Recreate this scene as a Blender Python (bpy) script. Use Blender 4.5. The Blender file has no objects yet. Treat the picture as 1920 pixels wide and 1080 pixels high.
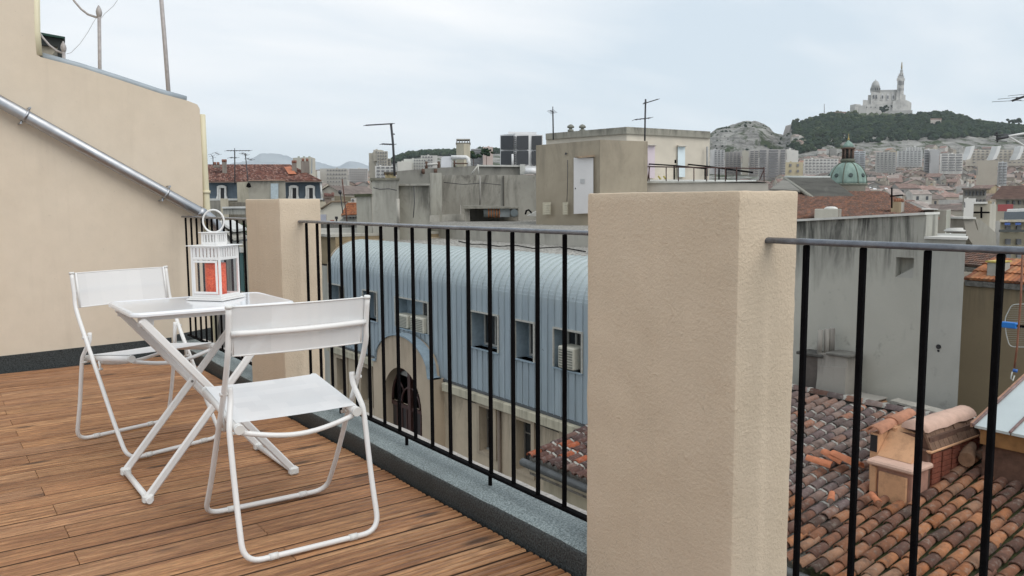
import bpy, math, random
from mathutils import Vector, Matrix, noise
random.seed(7)
SC = bpy.context.scene
COL = SC.collection
PI = math.pi

# ------------------------------------------------------------------ camera
F = 1540.0; PITCH = math.atan(161/F); ROLL = math.radians(0.32); YAW = math.radians(36.1); EYE = 1.2
Z = Vector((0, 0, 1))
F0 = Vector((math.sin(YAW), math.cos(YAW), 0)); R0 = Vector((math.cos(YAW), -math.sin(YAW), 0))
FW = F0*math.cos(PITCH) - Z*math.sin(PITCH); U0 = F0*math.sin(PITCH) + Z*math.cos(PITCH)
RT = R0*math.cos(ROLL) - U0*math.sin(ROLL); UP = R0*math.sin(ROLL) + U0*math.cos(ROLL)
CAM = Vector((0, 0, EYE))
cd = bpy.data.cameras.new('camera'); cam = bpy.data.objects.new('camera', cd); COL.objects.link(cam)
m = Matrix.Identity(4)
for i in range(3):
    m[i][0] = RT[i]; m[i][1] = UP[i]; m[i][2] = -FW[i]; m[i][3] = CAM[i]
cam.matrix_world = m
cd.sensor_width = 36; cd.lens = F/1920*36; cd.clip_start = 0.05; cd.clip_end = 60000
SC.camera = cam

# ------------------------------------------------------------------ sky, sun, exposure
SUN_EL = math.radians(48); SUN_AZ = math.radians(168)     # azimuth from +Y towards +X
w = bpy.data.worlds.new('World'); SC.world = w; w.use_nodes = True
nt = w.node_tree; nt.nodes.clear()
def N(nt, t, **kw):
    n = nt.nodes.new(t)
    for k, v in kw.items():
        if k in n.inputs: n.inputs[k].default_value = v
        else: setattr(n, k, v)
    return n
def L(nt, a, b): nt.links.new(a, b)
out = N(nt, 'ShaderNodeOutputWorld'); bg = N(nt, 'ShaderNodeBackground'); bg.inputs['Strength'].default_value = 0.1
sky = N(nt, 'ShaderNodeTexSky'); sky.sky_type = 'NISHITA'; sky.sun_disc = False
sky.sun_elevation = SUN_EL; sky.sun_rotation = SUN_AZ; sky.altitude = 40; sky.dust_density = 2.2
tc = N(nt, 'ShaderNodeTexCoord')
sep = N(nt, 'ShaderNodeSeparateXYZ'); L(nt, tc.outputs['Generated'], sep.inputs[0])
# cloud sheet: direction projected on a plane overhead
zc = N(nt, 'ShaderNodeMath', operation='MAXIMUM'); L(nt, sep.outputs[2], zc.inputs[0]); zc.inputs[1].default_value = 0.0
zo = N(nt, 'ShaderNodeMath', operation='ADD'); L(nt, zc.outputs[0], zo.inputs[0]); zo.inputs[1].default_value = 0.16
dv = N(nt, 'ShaderNodeVectorMath', operation='DIVIDE'); L(nt, tc.outputs['Generated'], dv.inputs[0])
cb = N(nt, 'ShaderNodeCombineXYZ')
for i in range(3): L(nt, zo.outputs[0], cb.inputs[i])
L(nt, cb.outputs[0], dv.inputs[1])
mp = N(nt, 'ShaderNodeMapping'); L(nt, dv.outputs[0], mp.inputs[0])
mp.inputs['Rotation'].default_value = (0, 0, math.radians(24)); mp.inputs['Scale'].default_value = (0.55, 1.15, 1); mp.inputs['Location'].default_value = (18.37, 6.9, 0)
n1 = N(nt, 'ShaderNodeTexNoise', Scale=0.85, Detail=7.0, Roughness=0.5, Distortion=0.15); L(nt, mp.outputs[0], n1.inputs['Vector'])
r1 = N(nt, 'ShaderNodeValToRGB'); L(nt, n1.outputs[0], r1.inputs[0])
r1.color_ramp.elements[0].position = 0.38; r1.color_ramp.elements[1].position = 0.68
# veil everywhere (high overcast) and brighter cloud lumps on it
mix1 = N(nt, 'ShaderNodeMixRGB'); mix1.inputs[0].default_value = 0.86
L(nt, sky.outputs[0], mix1.inputs[1]); mix1.inputs[2].default_value = (6.4, 7.3, 8.05, 1)
ez = N(nt, 'ShaderNodeValToRGB'); L(nt, sep.outputs[2], ez.inputs[0]); ez.color_ramp.elements[0].position = 0.0; ez.color_ramp.elements[0].color = (.15, .15, .15, 1); ez.color_ramp.elements[1].position = 0.17
cf = N(nt, 'ShaderNodeMath', operation='MULTIPLY'); L(nt, r1.outputs[0], cf.inputs[0]); L(nt, ez.outputs[0], cf.inputs[1])
mix2 = N(nt, 'ShaderNodeMixRGB'); L(nt, cf.outputs[0], mix2.inputs[0]); L(nt, mix1.outputs[0], mix2.inputs[1]); mix2.inputs[2].default_value = (8.7, 8.85, 9.0, 1)
L(nt, mix2.outputs[0], bg.inputs['Color']); L(nt, bg.outputs[0], out.inputs[0])
sd = bpy.data.lights.new('sun', 'SUN'); so = bpy.data.objects.new('sun', sd); COL.objects.link(so)
sd.energy = 1.35; sd.angle = math.radians(55); sd.color = (1.0, 0.95, 0.88)
sdir = Vector((math.sin(SUN_AZ)*math.cos(SUN_EL), math.cos(SUN_AZ)*math.cos(SUN_EL), math.sin(SUN_EL)))
so.rotation_euler = sdir.to_track_quat('Z', 'Y').to_euler()
SC.view_settings.view_transform = 'Standard'; SC.view_settings.look = 'None'
SC.view_settings.exposure = 0.28; SC.view_settings.gamma = 1; SC.view_settings.use_curve_mapping = False
SC.render.engine = 'CYCLES'

# ------------------------------------------------------------------ measuring: real points from lines of sight
def ray(x, y): return FW + RT*((x-960)/F) + UP*((540-y)/F)
def onX(x, y, c): d = ray(x, y); return CAM + d*(c/d[0])
def onY(x, y, c): d = ray(x, y); return CAM + d*(c/d[1])
def onZ(x, y, c): d = ray(x, y); return CAM + d*((c-EYE)/d[2])
def at(x, y, d): return CAM + ray(x, y)*d

# ------------------------------------------------------------------ mesh builder
class MB:
    def __init__(s): s.v = []; s.f = []; s.m = []; s.sm = []
    def poly(s, pts, mi=0, smooth=False):
        b = len(s.v); s.v += [tuple(p) for p in pts]; s.f.append(tuple(range(b, b+len(pts)))); s.m.append(mi); s.sm.append(smooth); return s
    def raw(s, vs, fs, mi=0, smooth=False):
        b = len(s.v); s.v += [tuple(p) for p in vs]
        for f in fs: s.f.append(tuple(b+i for i in f)); s.m.append(mi); s.sm.append(smooth)
        return s
    def box(s, x0, x1, y0, y1, z0, z1, mi=0, M=None):
        if x0 > x1: x0, x1 = x1, x0
        if y0 > y1: y0, y1 = y1, y0
        if z0 > z1: z0, z1 = z1, z0
        vs = [Vector(p) for p in ((x0,y0,z0),(x1,y0,z0),(x1,y1,z0),(x0,y1,z0),(x0,y0,z1),(x1,y0,z1),(x1,y1,z1),(x0,y1,z1))]
        if M: vs = [M @ v for v in vs]
        return s.raw(vs, ((0,3,2,1),(4,5,6,7),(0,1,5,4),(1,2,6,5),(2,3,7,6),(3,0,4,7)), mi)
    def bbox(s, x0, x1, y0, y1, z0, z1, b=0.004, mi=0, M=None):
        """box with all edges bevelled"""
        if x0 > x1: x0, x1 = x1, x0
        if y0 > y1: y0, y1 = y1, y0
        if z0 > z1: z0, z1 = z1, z0
        b = min(b, (x1-x0)*.45, (y1-y0)*.45, (z1-z0)*.45)
        def ring(i, z):
            return [Vector(p) for p in ((x0+b,y0+i,z),(x1-b,y0+i,z),(x1-i,y0+b,z),(x1-i,y1-b,z),(x1-b,y1-i,z),(x0+b,y1-i,z),(x0+i,y1-b,z),(x0+i,y0+b,z))]
        def ring0(z):
            return [Vector(p) for p in ((x0+b,y0+b,z),(x1-b,y0+b,z),(x1-b,y0+b,z),(x1-b,y1-b,z),(x1-b,y1-b,z),(x0+b,y1-b,z),(x0+b,y1-b,z),(x0+b,y0+b,z))]
        rr = [ring(0, z0+b), ring(0, z1-b)]
        vs = rr[0]+rr[1]
        fs = [(i, (i+1) % 8, 8+(i+1) % 8, 8+i) for i in range(8)]
        top = [Vector((x0+b,y0+b,z1)), Vector((x1-b,y0+b,z1)), Vector((x1-b,y1-b,z1)), Vector((x0+b,y1-b,z1))]
        bot = [Vector((p.x, p.y, z0)) for p in top]
        vs += top+bot
        T, B = 16, 20
        fs += [(T, T+1, T+2, T+3), (B+3, B+2, B+1, B)]
        fs += [(8, 9, T+1, T), (9, 10, T+1), (10, 11, T+2, T+1), (11, 12, T+2), (12, 13, T+3, T+2), (13, 14, T+3), (14, 15, T, T+3), (15, 8, T)]
        fs += [(1, 0, B, B+1), (2, 1, B+1), (3, 2, B+1, B+2), (4, 3, B+2), (5, 4, B+2, B+3), (6, 5, B+3), (7, 6, B+3, B), (0, 7, B)]
        if M: vs = [M @ v for v in vs]
        return s.raw(vs, fs, mi)
    def tube(s, pts, r, n=8, mi=0, smooth=True, closed=False, flat=1.0, caps=True):
        pts = [Vector(p) for p in pts]
        k = len(pts); rs = r if isinstance(r, (list, tuple)) else [r]*k
        rings = []; ref = None
        for i, p in enumerate(pts):
            if closed: t = pts[(i+1) % k]-pts[i-1]
            else: t = pts[min(i+1, k-1)]-pts[max(i-1, 0)]
            if t.length < 1e-9: t = Vector((0, 0, 1))
            t.normalize()
            if ref is None:
                ref = Vector((0, 0, 1)) if abs(t.z) < 0.9 else Vector((0, 1, 0))
            a = ref - t*ref.dot(t)
            if a.length < 1e-6: a = t.orthogonal()
            a.normalize(); ref = a; b = t.cross(a)
            rings.append([p + a*(rs[i]*math.cos(2*PI*j/n)) + b*(rs[i]*flat*math.sin(2*PI*j/n)) for j in range(n)])
        base = len(s.v)
        for rg in rings: s.v += [tuple(p) for p in rg]
        segs = k if closed else k-1
        for i in range(segs):
            i2 = (i+1) % k
            for j in range(n):
                j2 = (j+1) % n
                s.f.append((base+i*n+j, base+i*n+j2, base+i2*n+j2, base+i2*n+j)); s.m.append(mi); s.sm.append(smooth)
        if not closed and caps:
            s.f.append(tuple(base+j for j in reversed(range(n)))); s.m.append(mi); s.sm.append(False)
            s.f.append(tuple(base+(k-1)*n+j for j in range(n))); s.m.append(mi); s.sm.append(False)
        return s
    def lathe(s, prof, c=(0, 0, 0), n=16, mi=0, smooth=True, a0=0):
        c = Vector(c); base = len(s.v)
        for r, z in prof:
            for j in range(n):
                a = a0+2*PI*j/n; s.v.append((c.x+r*math.cos(a), c.y+r*math.sin(a), c.z+z))
        for i in range(len(prof)-1):
            for j in range(n):
                j2 = (j+1) % n
                s.f.append((base+i*n+j, base+i*n+j2, base+(i+1)*n+j2, base+(i+1)*n+j)); s.m.append(mi); s.sm.append(smooth)
        s.f.append(tuple(base+j for j in reversed(range(n)))); s.m.append(mi); s.sm.append(False)
        s.f.append(tuple(base+(len(prof)-1)*n+j for j in range(n))); s.m.append(mi); s.sm.append(False)
        return s
    def prism(s, foot, z0, z1, mi=0, mtop=None):
        """foot: ccw list of (x,y); z1 number or list per vertex"""
        n = len(foot)
        ar = sum(foot[i][0]*foot[(i+1) % n][1]-foot[(i+1) % n][0]*foot[i][1] for i in range(n))
        zs = list(z1) if isinstance(z1, (list, tuple)) else [z1]*n
        if ar < 0: foot = foot[::-1]; zs = zs[::-1]
        vs = [(p[0], p[1], z0) for p in foot]+[(p[0], p[1], zs[i]) for i, p in enumerate(foot)]
        s.raw(vs, [(i, (i+1) % n, n+(i+1) % n, n+i) for i in range(n)]+[tuple(reversed(range(n)))], mi)
        s.raw([vs[n+i] for i in range(n)], [tuple(range(n))], mi if mtop is None else mtop)
        return s
    def extrude(s, outline, d, mi=0):
        """planar outline (list of Vector), pushed along vector d: closed solid"""
        n = len(outline); vs = [Vector(p) for p in outline]+[Vector(p)+Vector(d) for p in outline]
        nrm = Vector((0, 0, 0))
        for i in range(n): nrm += Vector(outline[i]).cross(Vector(outline[(i+1) % n]))
        flip = nrm.dot(Vector(d)) > 0
        fs = [tuple(range(n)), tuple(reversed(range(n, 2*n)))]+[(i, n+i, n+(i+1) % n, (i+1) % n) for i in range(n)]
        if flip: fs = [tuple(reversed(f)) for f in fs]
        return s.raw(vs, fs, mi)

def origin(o):
    v = Vector((0, 0, 0))
    while o is not None: v += o.location; o = o.parent
    return v
def mesh(name, mb, mats, off=None):
    me = bpy.data.meshes.new(name)
    vs = mb.v if off is None else [(v[0]-off[0], v[1]-off[1], v[2]-off[2]) for v in mb.v]
    me.from_pydata(vs, [], mb.f)
    if not isinstance(mats, (list, tuple)): mats = [mats]
    for mt in mats: me.materials.append(mt)
    me.polygons.foreach_set('material_index', mb.m); me.polygons.foreach_set('use_smooth', mb.sm)
    me.update(); return me
def tagit(o, label=None, cat=None, group=None, kind=None):
    if label: o['label'] = label
    if cat: o['category'] = cat
    if group: o['group'] = group
    if kind: o['kind'] = kind
    return o
def thing(name, label, cat, loc=(0, 0, 0), group=None, rz=0):
    o = bpy.data.objects.new(name, None); COL.objects.link(o); o.location = loc; o.rotation_euler = (0, 0, rz)
    o.empty_display_size = 0.2
    return tagit(o, label, cat, group)
def part(name, mb, mats, parent, local=False, label=None, kind=None):
    off = None if local else origin(parent)
    o = bpy.data.objects.new(name, mesh(name, mb, mats, off)); COL.objects.link(o); o.parent = parent
    return tagit(o, label, None, None, kind)
def solo(name, mb, mats, label, cat, group=None, loc=None):
    off = None if loc is None else Vector(loc)
    o = bpy.data.objects.new(name, mesh(name, mb, mats, off)); COL.objects.link(o)
    if loc is not None: o.location = loc
    return tagit(o, label, cat, group)
def struct(name, mb, mats, kind='structure', parent=None):
    o = bpy.data.objects.new(name, mesh(name, mb, mats)); COL.objects.link(o)
    if parent: o.parent = parent
    return tagit(o, kind=kind)
def inst(name, data, M, parent):
    o = bpy.data.objects.new(name, data); COL.objects.link(o); o.parent = parent; o.matrix_local = M; return o
def copy_tree(o, parent=None):
    c = o.copy(); COL.objects.link(c); c.parent = parent
    for ch in o.children: copy_tree(ch, c)
    return c

# ------------------------------------------------------------------ materials
def lin(c): return tuple(((x/255)/12.92 if x/255 <= .04045 else ((x/255+.055)/1.055)**2.4) for x in c)
def newmat(name):
    mt = bpy.data.materials.new(name); mt.use_nodes = True; nt = mt.node_tree; nt.nodes.clear()
    o = N(nt, 'ShaderNodeOutputMaterial'); b = N(nt, 'ShaderNodeBsdfPrincipled'); L(nt, b.outputs[0], o.inputs[0])
    return mt, nt, b, o
def ramp(nt, fac, stops):
    r = N(nt, 'ShaderNodeValToRGB'); L(nt, fac, r.inputs[0]); e = r.color_ramp.elements
    while len(e) < len(stops): e.new(0.5)
    for i, (p, c) in enumerate(stops):
        e[i].position = p; e[i].color = (c if isinstance(c, (tuple, list)) else (c, c, c)) + (() if isinstance(c, (tuple, list)) and len(c) == 4 else (1,))
    return r.outputs[0]
def mul(c, k): return tuple(min(1, x*k) for x in c)
def coords(nt, scale=(1, 1, 1), kind='Object', rot=(0, 0, 0)):
    if kind == 'World':
        g = N(nt, 'ShaderNodeNewGeometry'); src = g.outputs['Position']
    else:
        t = N(nt, 'ShaderNodeTexCoord'); src = t.outputs[kind]
    mpn = N(nt, 'ShaderNodeMapping'); L(nt, src, mpn.inputs[0]); mpn.inputs['Scale'].default_value = scale; mpn.inputs['Rotation'].default_value = rot
    return mpn.outputs[0]
def noise_t(nt, vec, scale, detail=4, rough=.55, dist=0):
    n = N(nt, 'ShaderNodeTexNoise', Scale=scale, Detail=detail, Roughness=rough, Distortion=dist); L(nt, vec, n.inputs['Vector']); return n.outputs[0]
def mixc(nt, fac, a, b, mode='MIX'):
    mx = N(nt, 'ShaderNodeMixRGB', blend_type=mode)
    for i, v in ((0, fac), (1, a), (2, b)):
        if isinstance(v, bpy.types.NodeSocket): L(nt, v, mx.inputs[i])
        elif isinstance(v, (int, float)): mx.inputs[i].default_value = v if i == 0 else (v, v, v, 1)
        else: mx.inputs[i].default_value = tuple(v)+(1,)
    return mx.outputs[0]
def math_(nt, op, a, b=None):
    n = N(nt, 'ShaderNodeMath', operation=op)
    for i, v in ((0, a), (1, b)):
        if v is None: continue
        if isinstance(v, bpy.types.NodeSocket): L(nt, v, n.inputs[i])
        else: n.inputs[i].default_value = v
    return n.outputs[0]
def bump(nt, b, h, strength=.3, dist=.01):
    bn = N(nt, 'ShaderNodeBump', Strength=strength, Distance=dist); L(nt, h, bn.inputs['Height']); L(nt, bn.outputs[0], b.inputs['Normal'])
def plain(name, col, rough=.6, metal=0, var=.12, scale=6, bmp=0, bscale=60, spec=.5, dirt=None, dirtscale=2.0):
    """base colour broken up by two octaves of noise, optional relief and dirt"""
    mt, nt, b, o = newmat(name); v = coords(nt, kind='World')
    n = noise_t(nt, v, scale, 6, .6)
    c = mixc(nt, ramp(nt, n, [(.3, 0.), (.7, 1.)]), mul(col, 1-var), mul(col, 1+var))
    if dirt is not None:
        d = ramp(nt, noise_t(nt, v, dirtscale, 8, .7), [(.48, 0.), (.72, 1.)])
        c = mixc(nt, d, c, dirt)
    L(nt, c, b.inputs['Base Color']); b.inputs['Roughness'].default_value = rough; b.inputs['Metallic'].default_value = metal
    b.inputs['Specular IOR Level'].default_value = spec
    if bmp: bump(nt, b, noise_t(nt, v, bscale, 5, .6), bmp, .01)
    return mt
def stucco(name, col, col2, bscale=90, bstr=.5, dist=.006, patch=1.1, rough=.9, flecks=True):
    mt, nt, b, o = newmat(name); v = coords(nt, kind='World')
    n = noise_t(nt, v, patch, 5, .6, .3)
    c = mixc(nt, ramp(nt, n, [(.32, 0.), (.68, 1.)]), col, col2)
    n2 = noise_t(nt, v, 7, 6, .65)
    c = mixc(nt, ramp(nt, n2, [(.3, .88), (.7, 1.06)]), (0, 0, 0), c, 'MULTIPLY') if False else mixc(nt, 1., c, ramp(nt, n2, [(.3, .93), (.7, 1.0)]), 'MULTIPLY')
    if flecks:
        f = ramp(nt, noise_t(nt, v, 55, 3, .5), [(.70, 0.), (.76, 1.)])
        c = mixc(nt, math_(nt, 'MULTIPLY', f, .35), c, mul(col, .6))
        f2 = ramp(nt, noise_t(nt, v, 5.3, 4, .6), [(.735, 0.), (.755, 1.)])
        c = mixc(nt, math_(nt, 'MULTIPLY', f2, .5), c, mul(col, .55))
    sv = ramp(nt, noise_t(nt, coords(nt, (5, 5, .35), 'World'), 1.0, 6, .65, .4), [(.56, 0.), (.72, .22)])
    c = mixc(nt, sv, c, mul(col, .68))
    L(nt, c, b.inputs['Base Color']); b.inputs['Roughness'].default_value = rough; b.inputs['Specular IOR Level'].default_value = .25
    a = noise_t(nt, v, bscale, 6, .7)
    v2 = coords(nt, (1, 1, .55), 'World', (.5, .6, .2))
    a2 = noise_t(nt, v2, bscale*.22, 5, .6, 1.2)
    a3 = noise_t(nt, v, 2.2, 3, .5)
    h = math_(nt, 'ADD', a, math_(nt, 'MULTIPLY', math_(nt, 'MULTIPLY', ramp(nt, a2, [(.55, 0.), (.66, 1.)]), ramp(nt, a3, [(.45, 0.), (.62, 1.)])), .3))
    bump(nt, b, h, bstr, dist)
    return mt
def concrete(name, col, dark, ztop=None, zfall=1.5, streak=.8, sx=2.2, patches=True, rough=.92, bstr=.3, bot=None):
    """weathered render: blotches and rain streaks running down from the top edge"""
    mt, nt, b, o = newmat(name); v = coords(nt, kind='World')
    n = noise_t(nt, v, .55, 7, .62, .4)
    c = mixc(nt, ramp(nt, n, [(.3, 0.), (.7, 1.)]), mul(col, .86), mul(col, 1.08))
    vs = coords(nt, (sx, sx, .22), 'World')
    st = noise_t(nt, vs, 1.0, 8, .72, .9)
    sf = ramp(nt, st, [(.45, 0.), (.60, 1.)])
    if ztop is not None:
        g = N(nt, 'ShaderNodeNewGeometry'); sp = N(nt, 'ShaderNodeSeparateXYZ'); L(nt, g.outputs['Position'], sp.inputs[0])
        mr = N(nt, 'ShaderNodeMapRange'); L(nt, sp.outputs[2], mr.inputs[0])
        mr.inputs[1].default_value = ztop-zfall; mr.inputs[2].default_value = ztop; mr.inputs[3].default_value = 0; mr.inputs[4].default_value = 1
        wob = math_(nt, 'ADD', mr.outputs[0], math_(nt, 'MULTIPLY', math_(nt, 'SUBTRACT', noise_t(nt, coords(nt, (1, 1, .3), 'World'), sx*1.6, 4, .6), .5), 1.1))
        sf = math_(nt, 'MULTIPLY', math_(nt, 'ADD', math_(nt, 'MULTIPLY', sf, .85), .15), ramp(nt, wob, [(.12, 0.), (.85, 1.)]))
    c = mixc(nt, math_(nt, 'MULTIPLY', sf, streak), c, dark)
    if patches:
        p = ramp(nt, noise_t(nt, v, 3.1, 8, .7), [(.6, 0.), (.75, .5)])
        c = mixc(nt, p, c, mul(dark, 1.5))
    L(nt, c, b.inputs['Base Color']); b.inputs['Roughness'].default_value = rough; b.inputs['Specular IOR Level'].default_value = .2
    bump(nt, b, noise_t(nt, v, 25, 8, .7), bstr, .012)
    return mt
def tilemat(name, stops, lichen=(.36, .33, .28), lich=.5, moss=None):
    """terracotta, colour picked per tile"""
    mt, nt, b, o = newmat(name)
    oi = N(nt, 'ShaderNodeObjectInfo'); g = N(nt, 'ShaderNodeNewGeometry')
    rnd = math_(nt, 'FRACT', math_(nt, 'ADD', oi.outputs['Random'], g.outputs['Random Per Island']))
    k = len(stops); r = ramp(nt, rnd, [(i/k, s) for i, s in enumerate(stops)])
    r.node.color_ramp.interpolation = 'CONSTANT'
    v = coords(nt, kind='World')
    n = noise_t(nt, v, 9, 7, .65)
    c = mixc(nt, 1., r, ramp(nt, n, [(.25, .62), (.75, 1.12)]), 'MULTIPLY')
    lf = ramp(nt, noise_t(nt, v, 16, 8, .7), [(.52, 0.), (.70, lich)])
    c = mixc(nt, lf, c, lichen)
    dk = ramp(nt, noise_t(nt, v, 6, 8, .68), [(.48, 0.), (.72, .62)])
    c = mixc(nt, dk, c, (.045, .04, .038))
    L(nt, c, b.inputs['Base Color']); b.inputs['Roughness'].default_value = .88; b.inputs['Specular IOR Level'].default_value = .25
    bump(nt, b, noise_t(nt, v, 70, 6, .7), .35, .006)
    return mt
def fillet(pts, r, n=6):
    pts = [Vector(p) for p in pts]; out_ = [pts[0]]
    for i in range(1, len(pts)-1):
        a, b, c = pts[i-1], pts[i], pts[i+1]
        u = (a-b); v = (c-b); rr = min(r, u.length*.48, v.length*.48)
        p0 = b+u.normalized()*rr; p1 = b+v.normalized()*rr
        for k in range(n+1):
            t = k/n; out_.append(p0*(1-t)**2 + b*2*t*(1-t) + p1*t*t)
    out_.append(pts[-1]); return out_
def rough_box(x0, x1, y0, y1, z0, z1, step=.03, rad=.0055, amp=.0014, skip=()):
    """plastered block: rounded edges that waver a little"""
    mb = MB(); c0 = Vector((x0, y0, z0)); c1 = Vector((x1, y1, z1))
    def fix(p):
        q = Vector([min(max(p[i], c0[i]+rad), c1[i]-rad) for i in range(3)]); d = p-q
        if d.length > 1e-6: p = q+d.normalized()*rad if d.length > rad*1.0001 or sum(abs(x) > 1e-6 for x in d) > 1 else p
        nz = noise.noise(p*9)*amp*1.6+noise.noise(p*31)*amp
        dd = (p-q); 
        if dd.length > 1e-6: p = p+dd.normalized()*nz
        return p
    ax = [(0, 1, 2), (1, 2, 0), (2, 0, 1)]
    for a, b, c in ax:
        for side in (0, 1):
            nb = max(2, int((c1[b]-c0[b])/step)); nc = max(2, int((c1[c]-c0[c])/step))
            tb = [0, rad/(c1[b]-c0[b])]+[k/nb for k in range(1, nb)]+[1-rad/(c1[b]-c0[b]), 1]
            tc_ = [0, rad/(c1[c]-c0[c])]+[k/nc for k in range(1, nc)]+[1-rad/(c1[c]-c0[c]), 1]
            vs = []; fs = []
            for i in tb:
                for j in tc_:
                    p = Vector((0, 0, 0)); p[a] = (c0, c1)[side][a]; p[b] = c0[b]+i*(c1[b]-c0[b]); p[c] = c0[c]+j*(c1[c]-c0[c])
                    vs.append(fix(p))
            W = len(tc_)
            for i in range(len(tb)-1):
                for j in range(W-1):
                    f = (i*W+j, (i+1)*W+j, (i+1)*W+j+1, i*W+j+1)
                    fs.append(f if side else f[::-1])
            mb.raw(vs, fs, 0, True)
    return mb

# ================================================================== materials
M_plaster = stucco('warm plaster', (.64, .52, .385), (.69, .57, .435), 105, .65, .007, 1.3)
M_wall = stucco('house wall plaster', (.655, .555, .435), (.70, .605, .49), 60, .22, .004, .8, flecks=True)
M_rail = plain('black railing paint', (.005, .0045, .005), .8, 0, .3, 20, .2, 60, .04)
M_handrail = plain('worn handrail paint', (.075, .082, .10), .24, .2, .35, 30, .25, 50, 1.0, (.16, .16, .17), 9)
M_cream = plain('cream pvc pipe', (.66, .6, .42), .5, 0, .06, 4)
M_zinc = plain('blue grey zinc strip', (.33, .37, .40), .55, .3, .12, 12, .15, 30)
def brushed():
    mt, nt, b, o = newmat('galvanised steel pipe'); v = coords(nt, (1, 1, 1), 'World')
    n = noise_t(nt, v, 14, 6, .6)
    L(nt, mixc(nt, n, (.30, .31, .33), (.50, .51, .53)), b.inputs['Base Color']); b.inputs['Metallic'].default_value = .9
    L(nt, ramp(nt, noise_t(nt, v, 5, 4, .6), [(.3, .28), (.7, .46)]), b.inputs['Roughness']); return mt
M_steel = brushed()
M_white = plain('white enamelled steel', (.78, .77, .755), .32, 0, .02, 8, 0, 60, .5)
M_whitegloss = plain('white gloss table top', (.78, .79, .81), .1, 0, .015, 6, 0, 60, .6)
M_cap = plain('white plastic cap', (.74, .735, .71), .45, 0, .03, 20)
M_screw = plain('grey bolt', (.3, .3, .3), .4, .8)
def fabric():
    mt, nt, b, o = newmat('white mesh fabric'); v = coords(nt, (1, 1, 1), 'Object')
    ck = N(nt, 'ShaderNodeTexBrick', offset=.5, squash=1.0, Scale=1.0); L(nt, v, ck.inputs['Vector'])
    ck.inputs['Brick Width'].default_value = .07; ck.inputs['Row Height'].default_value = .055; ck.inputs['Mortar Size'].default_value = 0
    ck.inputs['Color1'].default_value = (.78, .785, .79, 1); ck.inputs['Color2'].default_value = (.85, .85, .85, 1)
    wv = noise_t(nt, v, 900, 2, .5)
    L(nt, ck.outputs[0], b.inputs['Base Color']); b.inputs['Roughness'].default_value = .75
    bump(nt, b, wv, .15, .001)
    tr = N(nt, 'ShaderNodeBsdfTranslucent'); tr.inputs[0].default_value = (.8, .8, .78, 1)
    tp = N(nt, 'ShaderNodeBsdfTransparent')
    m1 = N(nt, 'ShaderNodeMixShader'); m1.inputs[0].default_value = .14; L(nt, b.outputs[0], m1.inputs[1]); L(nt, tr.outputs[0], m1.inputs[2])
    m2 = N(nt, 'ShaderNodeMixShader'); m2.inputs[0].default_value = .07; L(nt, m1.outputs[0], m2.inputs[1]); L(nt, tp.outputs[0], m2.inputs[2])
    L(nt, m2.outputs[0], o.inputs[0]); return mt
M_fabric = fabric()
def glass(name='clear glass', tint=(1, 1, 1), rough=0.0, trans=.9):
    mt, nt, b, o = newmat(name)
    tp = N(nt, 'ShaderNodeBsdfTransparent'); tp.inputs[0].default_value = tint+(1,)
    gl = N(nt, 'ShaderNodeBsdfGlossy', Roughness=rough); fr = N(nt, 'ShaderNodeLayerWeight', Blend=.12)
    mx = N(nt, 'ShaderNodeMixShader'); L(nt, math_(nt, 'ADD', math_(nt, 'MULTIPLY', fr.outputs['Facing'], .12), .015), mx.inputs[0]); L(nt, tp.outputs[0], mx.inputs[1]); L(nt, gl.outputs[0], mx.inputs[2])
    L(nt, mx.outputs[0], o.inputs[0]); return mt
M_glass = glass()
def wax():
    mt, nt, b, o = newmat('orange red candle wax'); v = coords(nt, kind='World')
    n = ramp(nt, noise_t(nt, v, 120, 4, .6), [(.35, 0.), (.62, 1.)])
    L(nt, mixc(nt, n, (.62, .06, .022), (.88, .15, .055)), b.inputs['Base Color']); b.inputs['Roughness'].default_value = .45
    b.inputs['Subsurface Weight'].default_value = .15; b.inputs['Subsurface Radius'].default_value = (.02, .004, .002); return mt
M_wax = wax()
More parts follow.
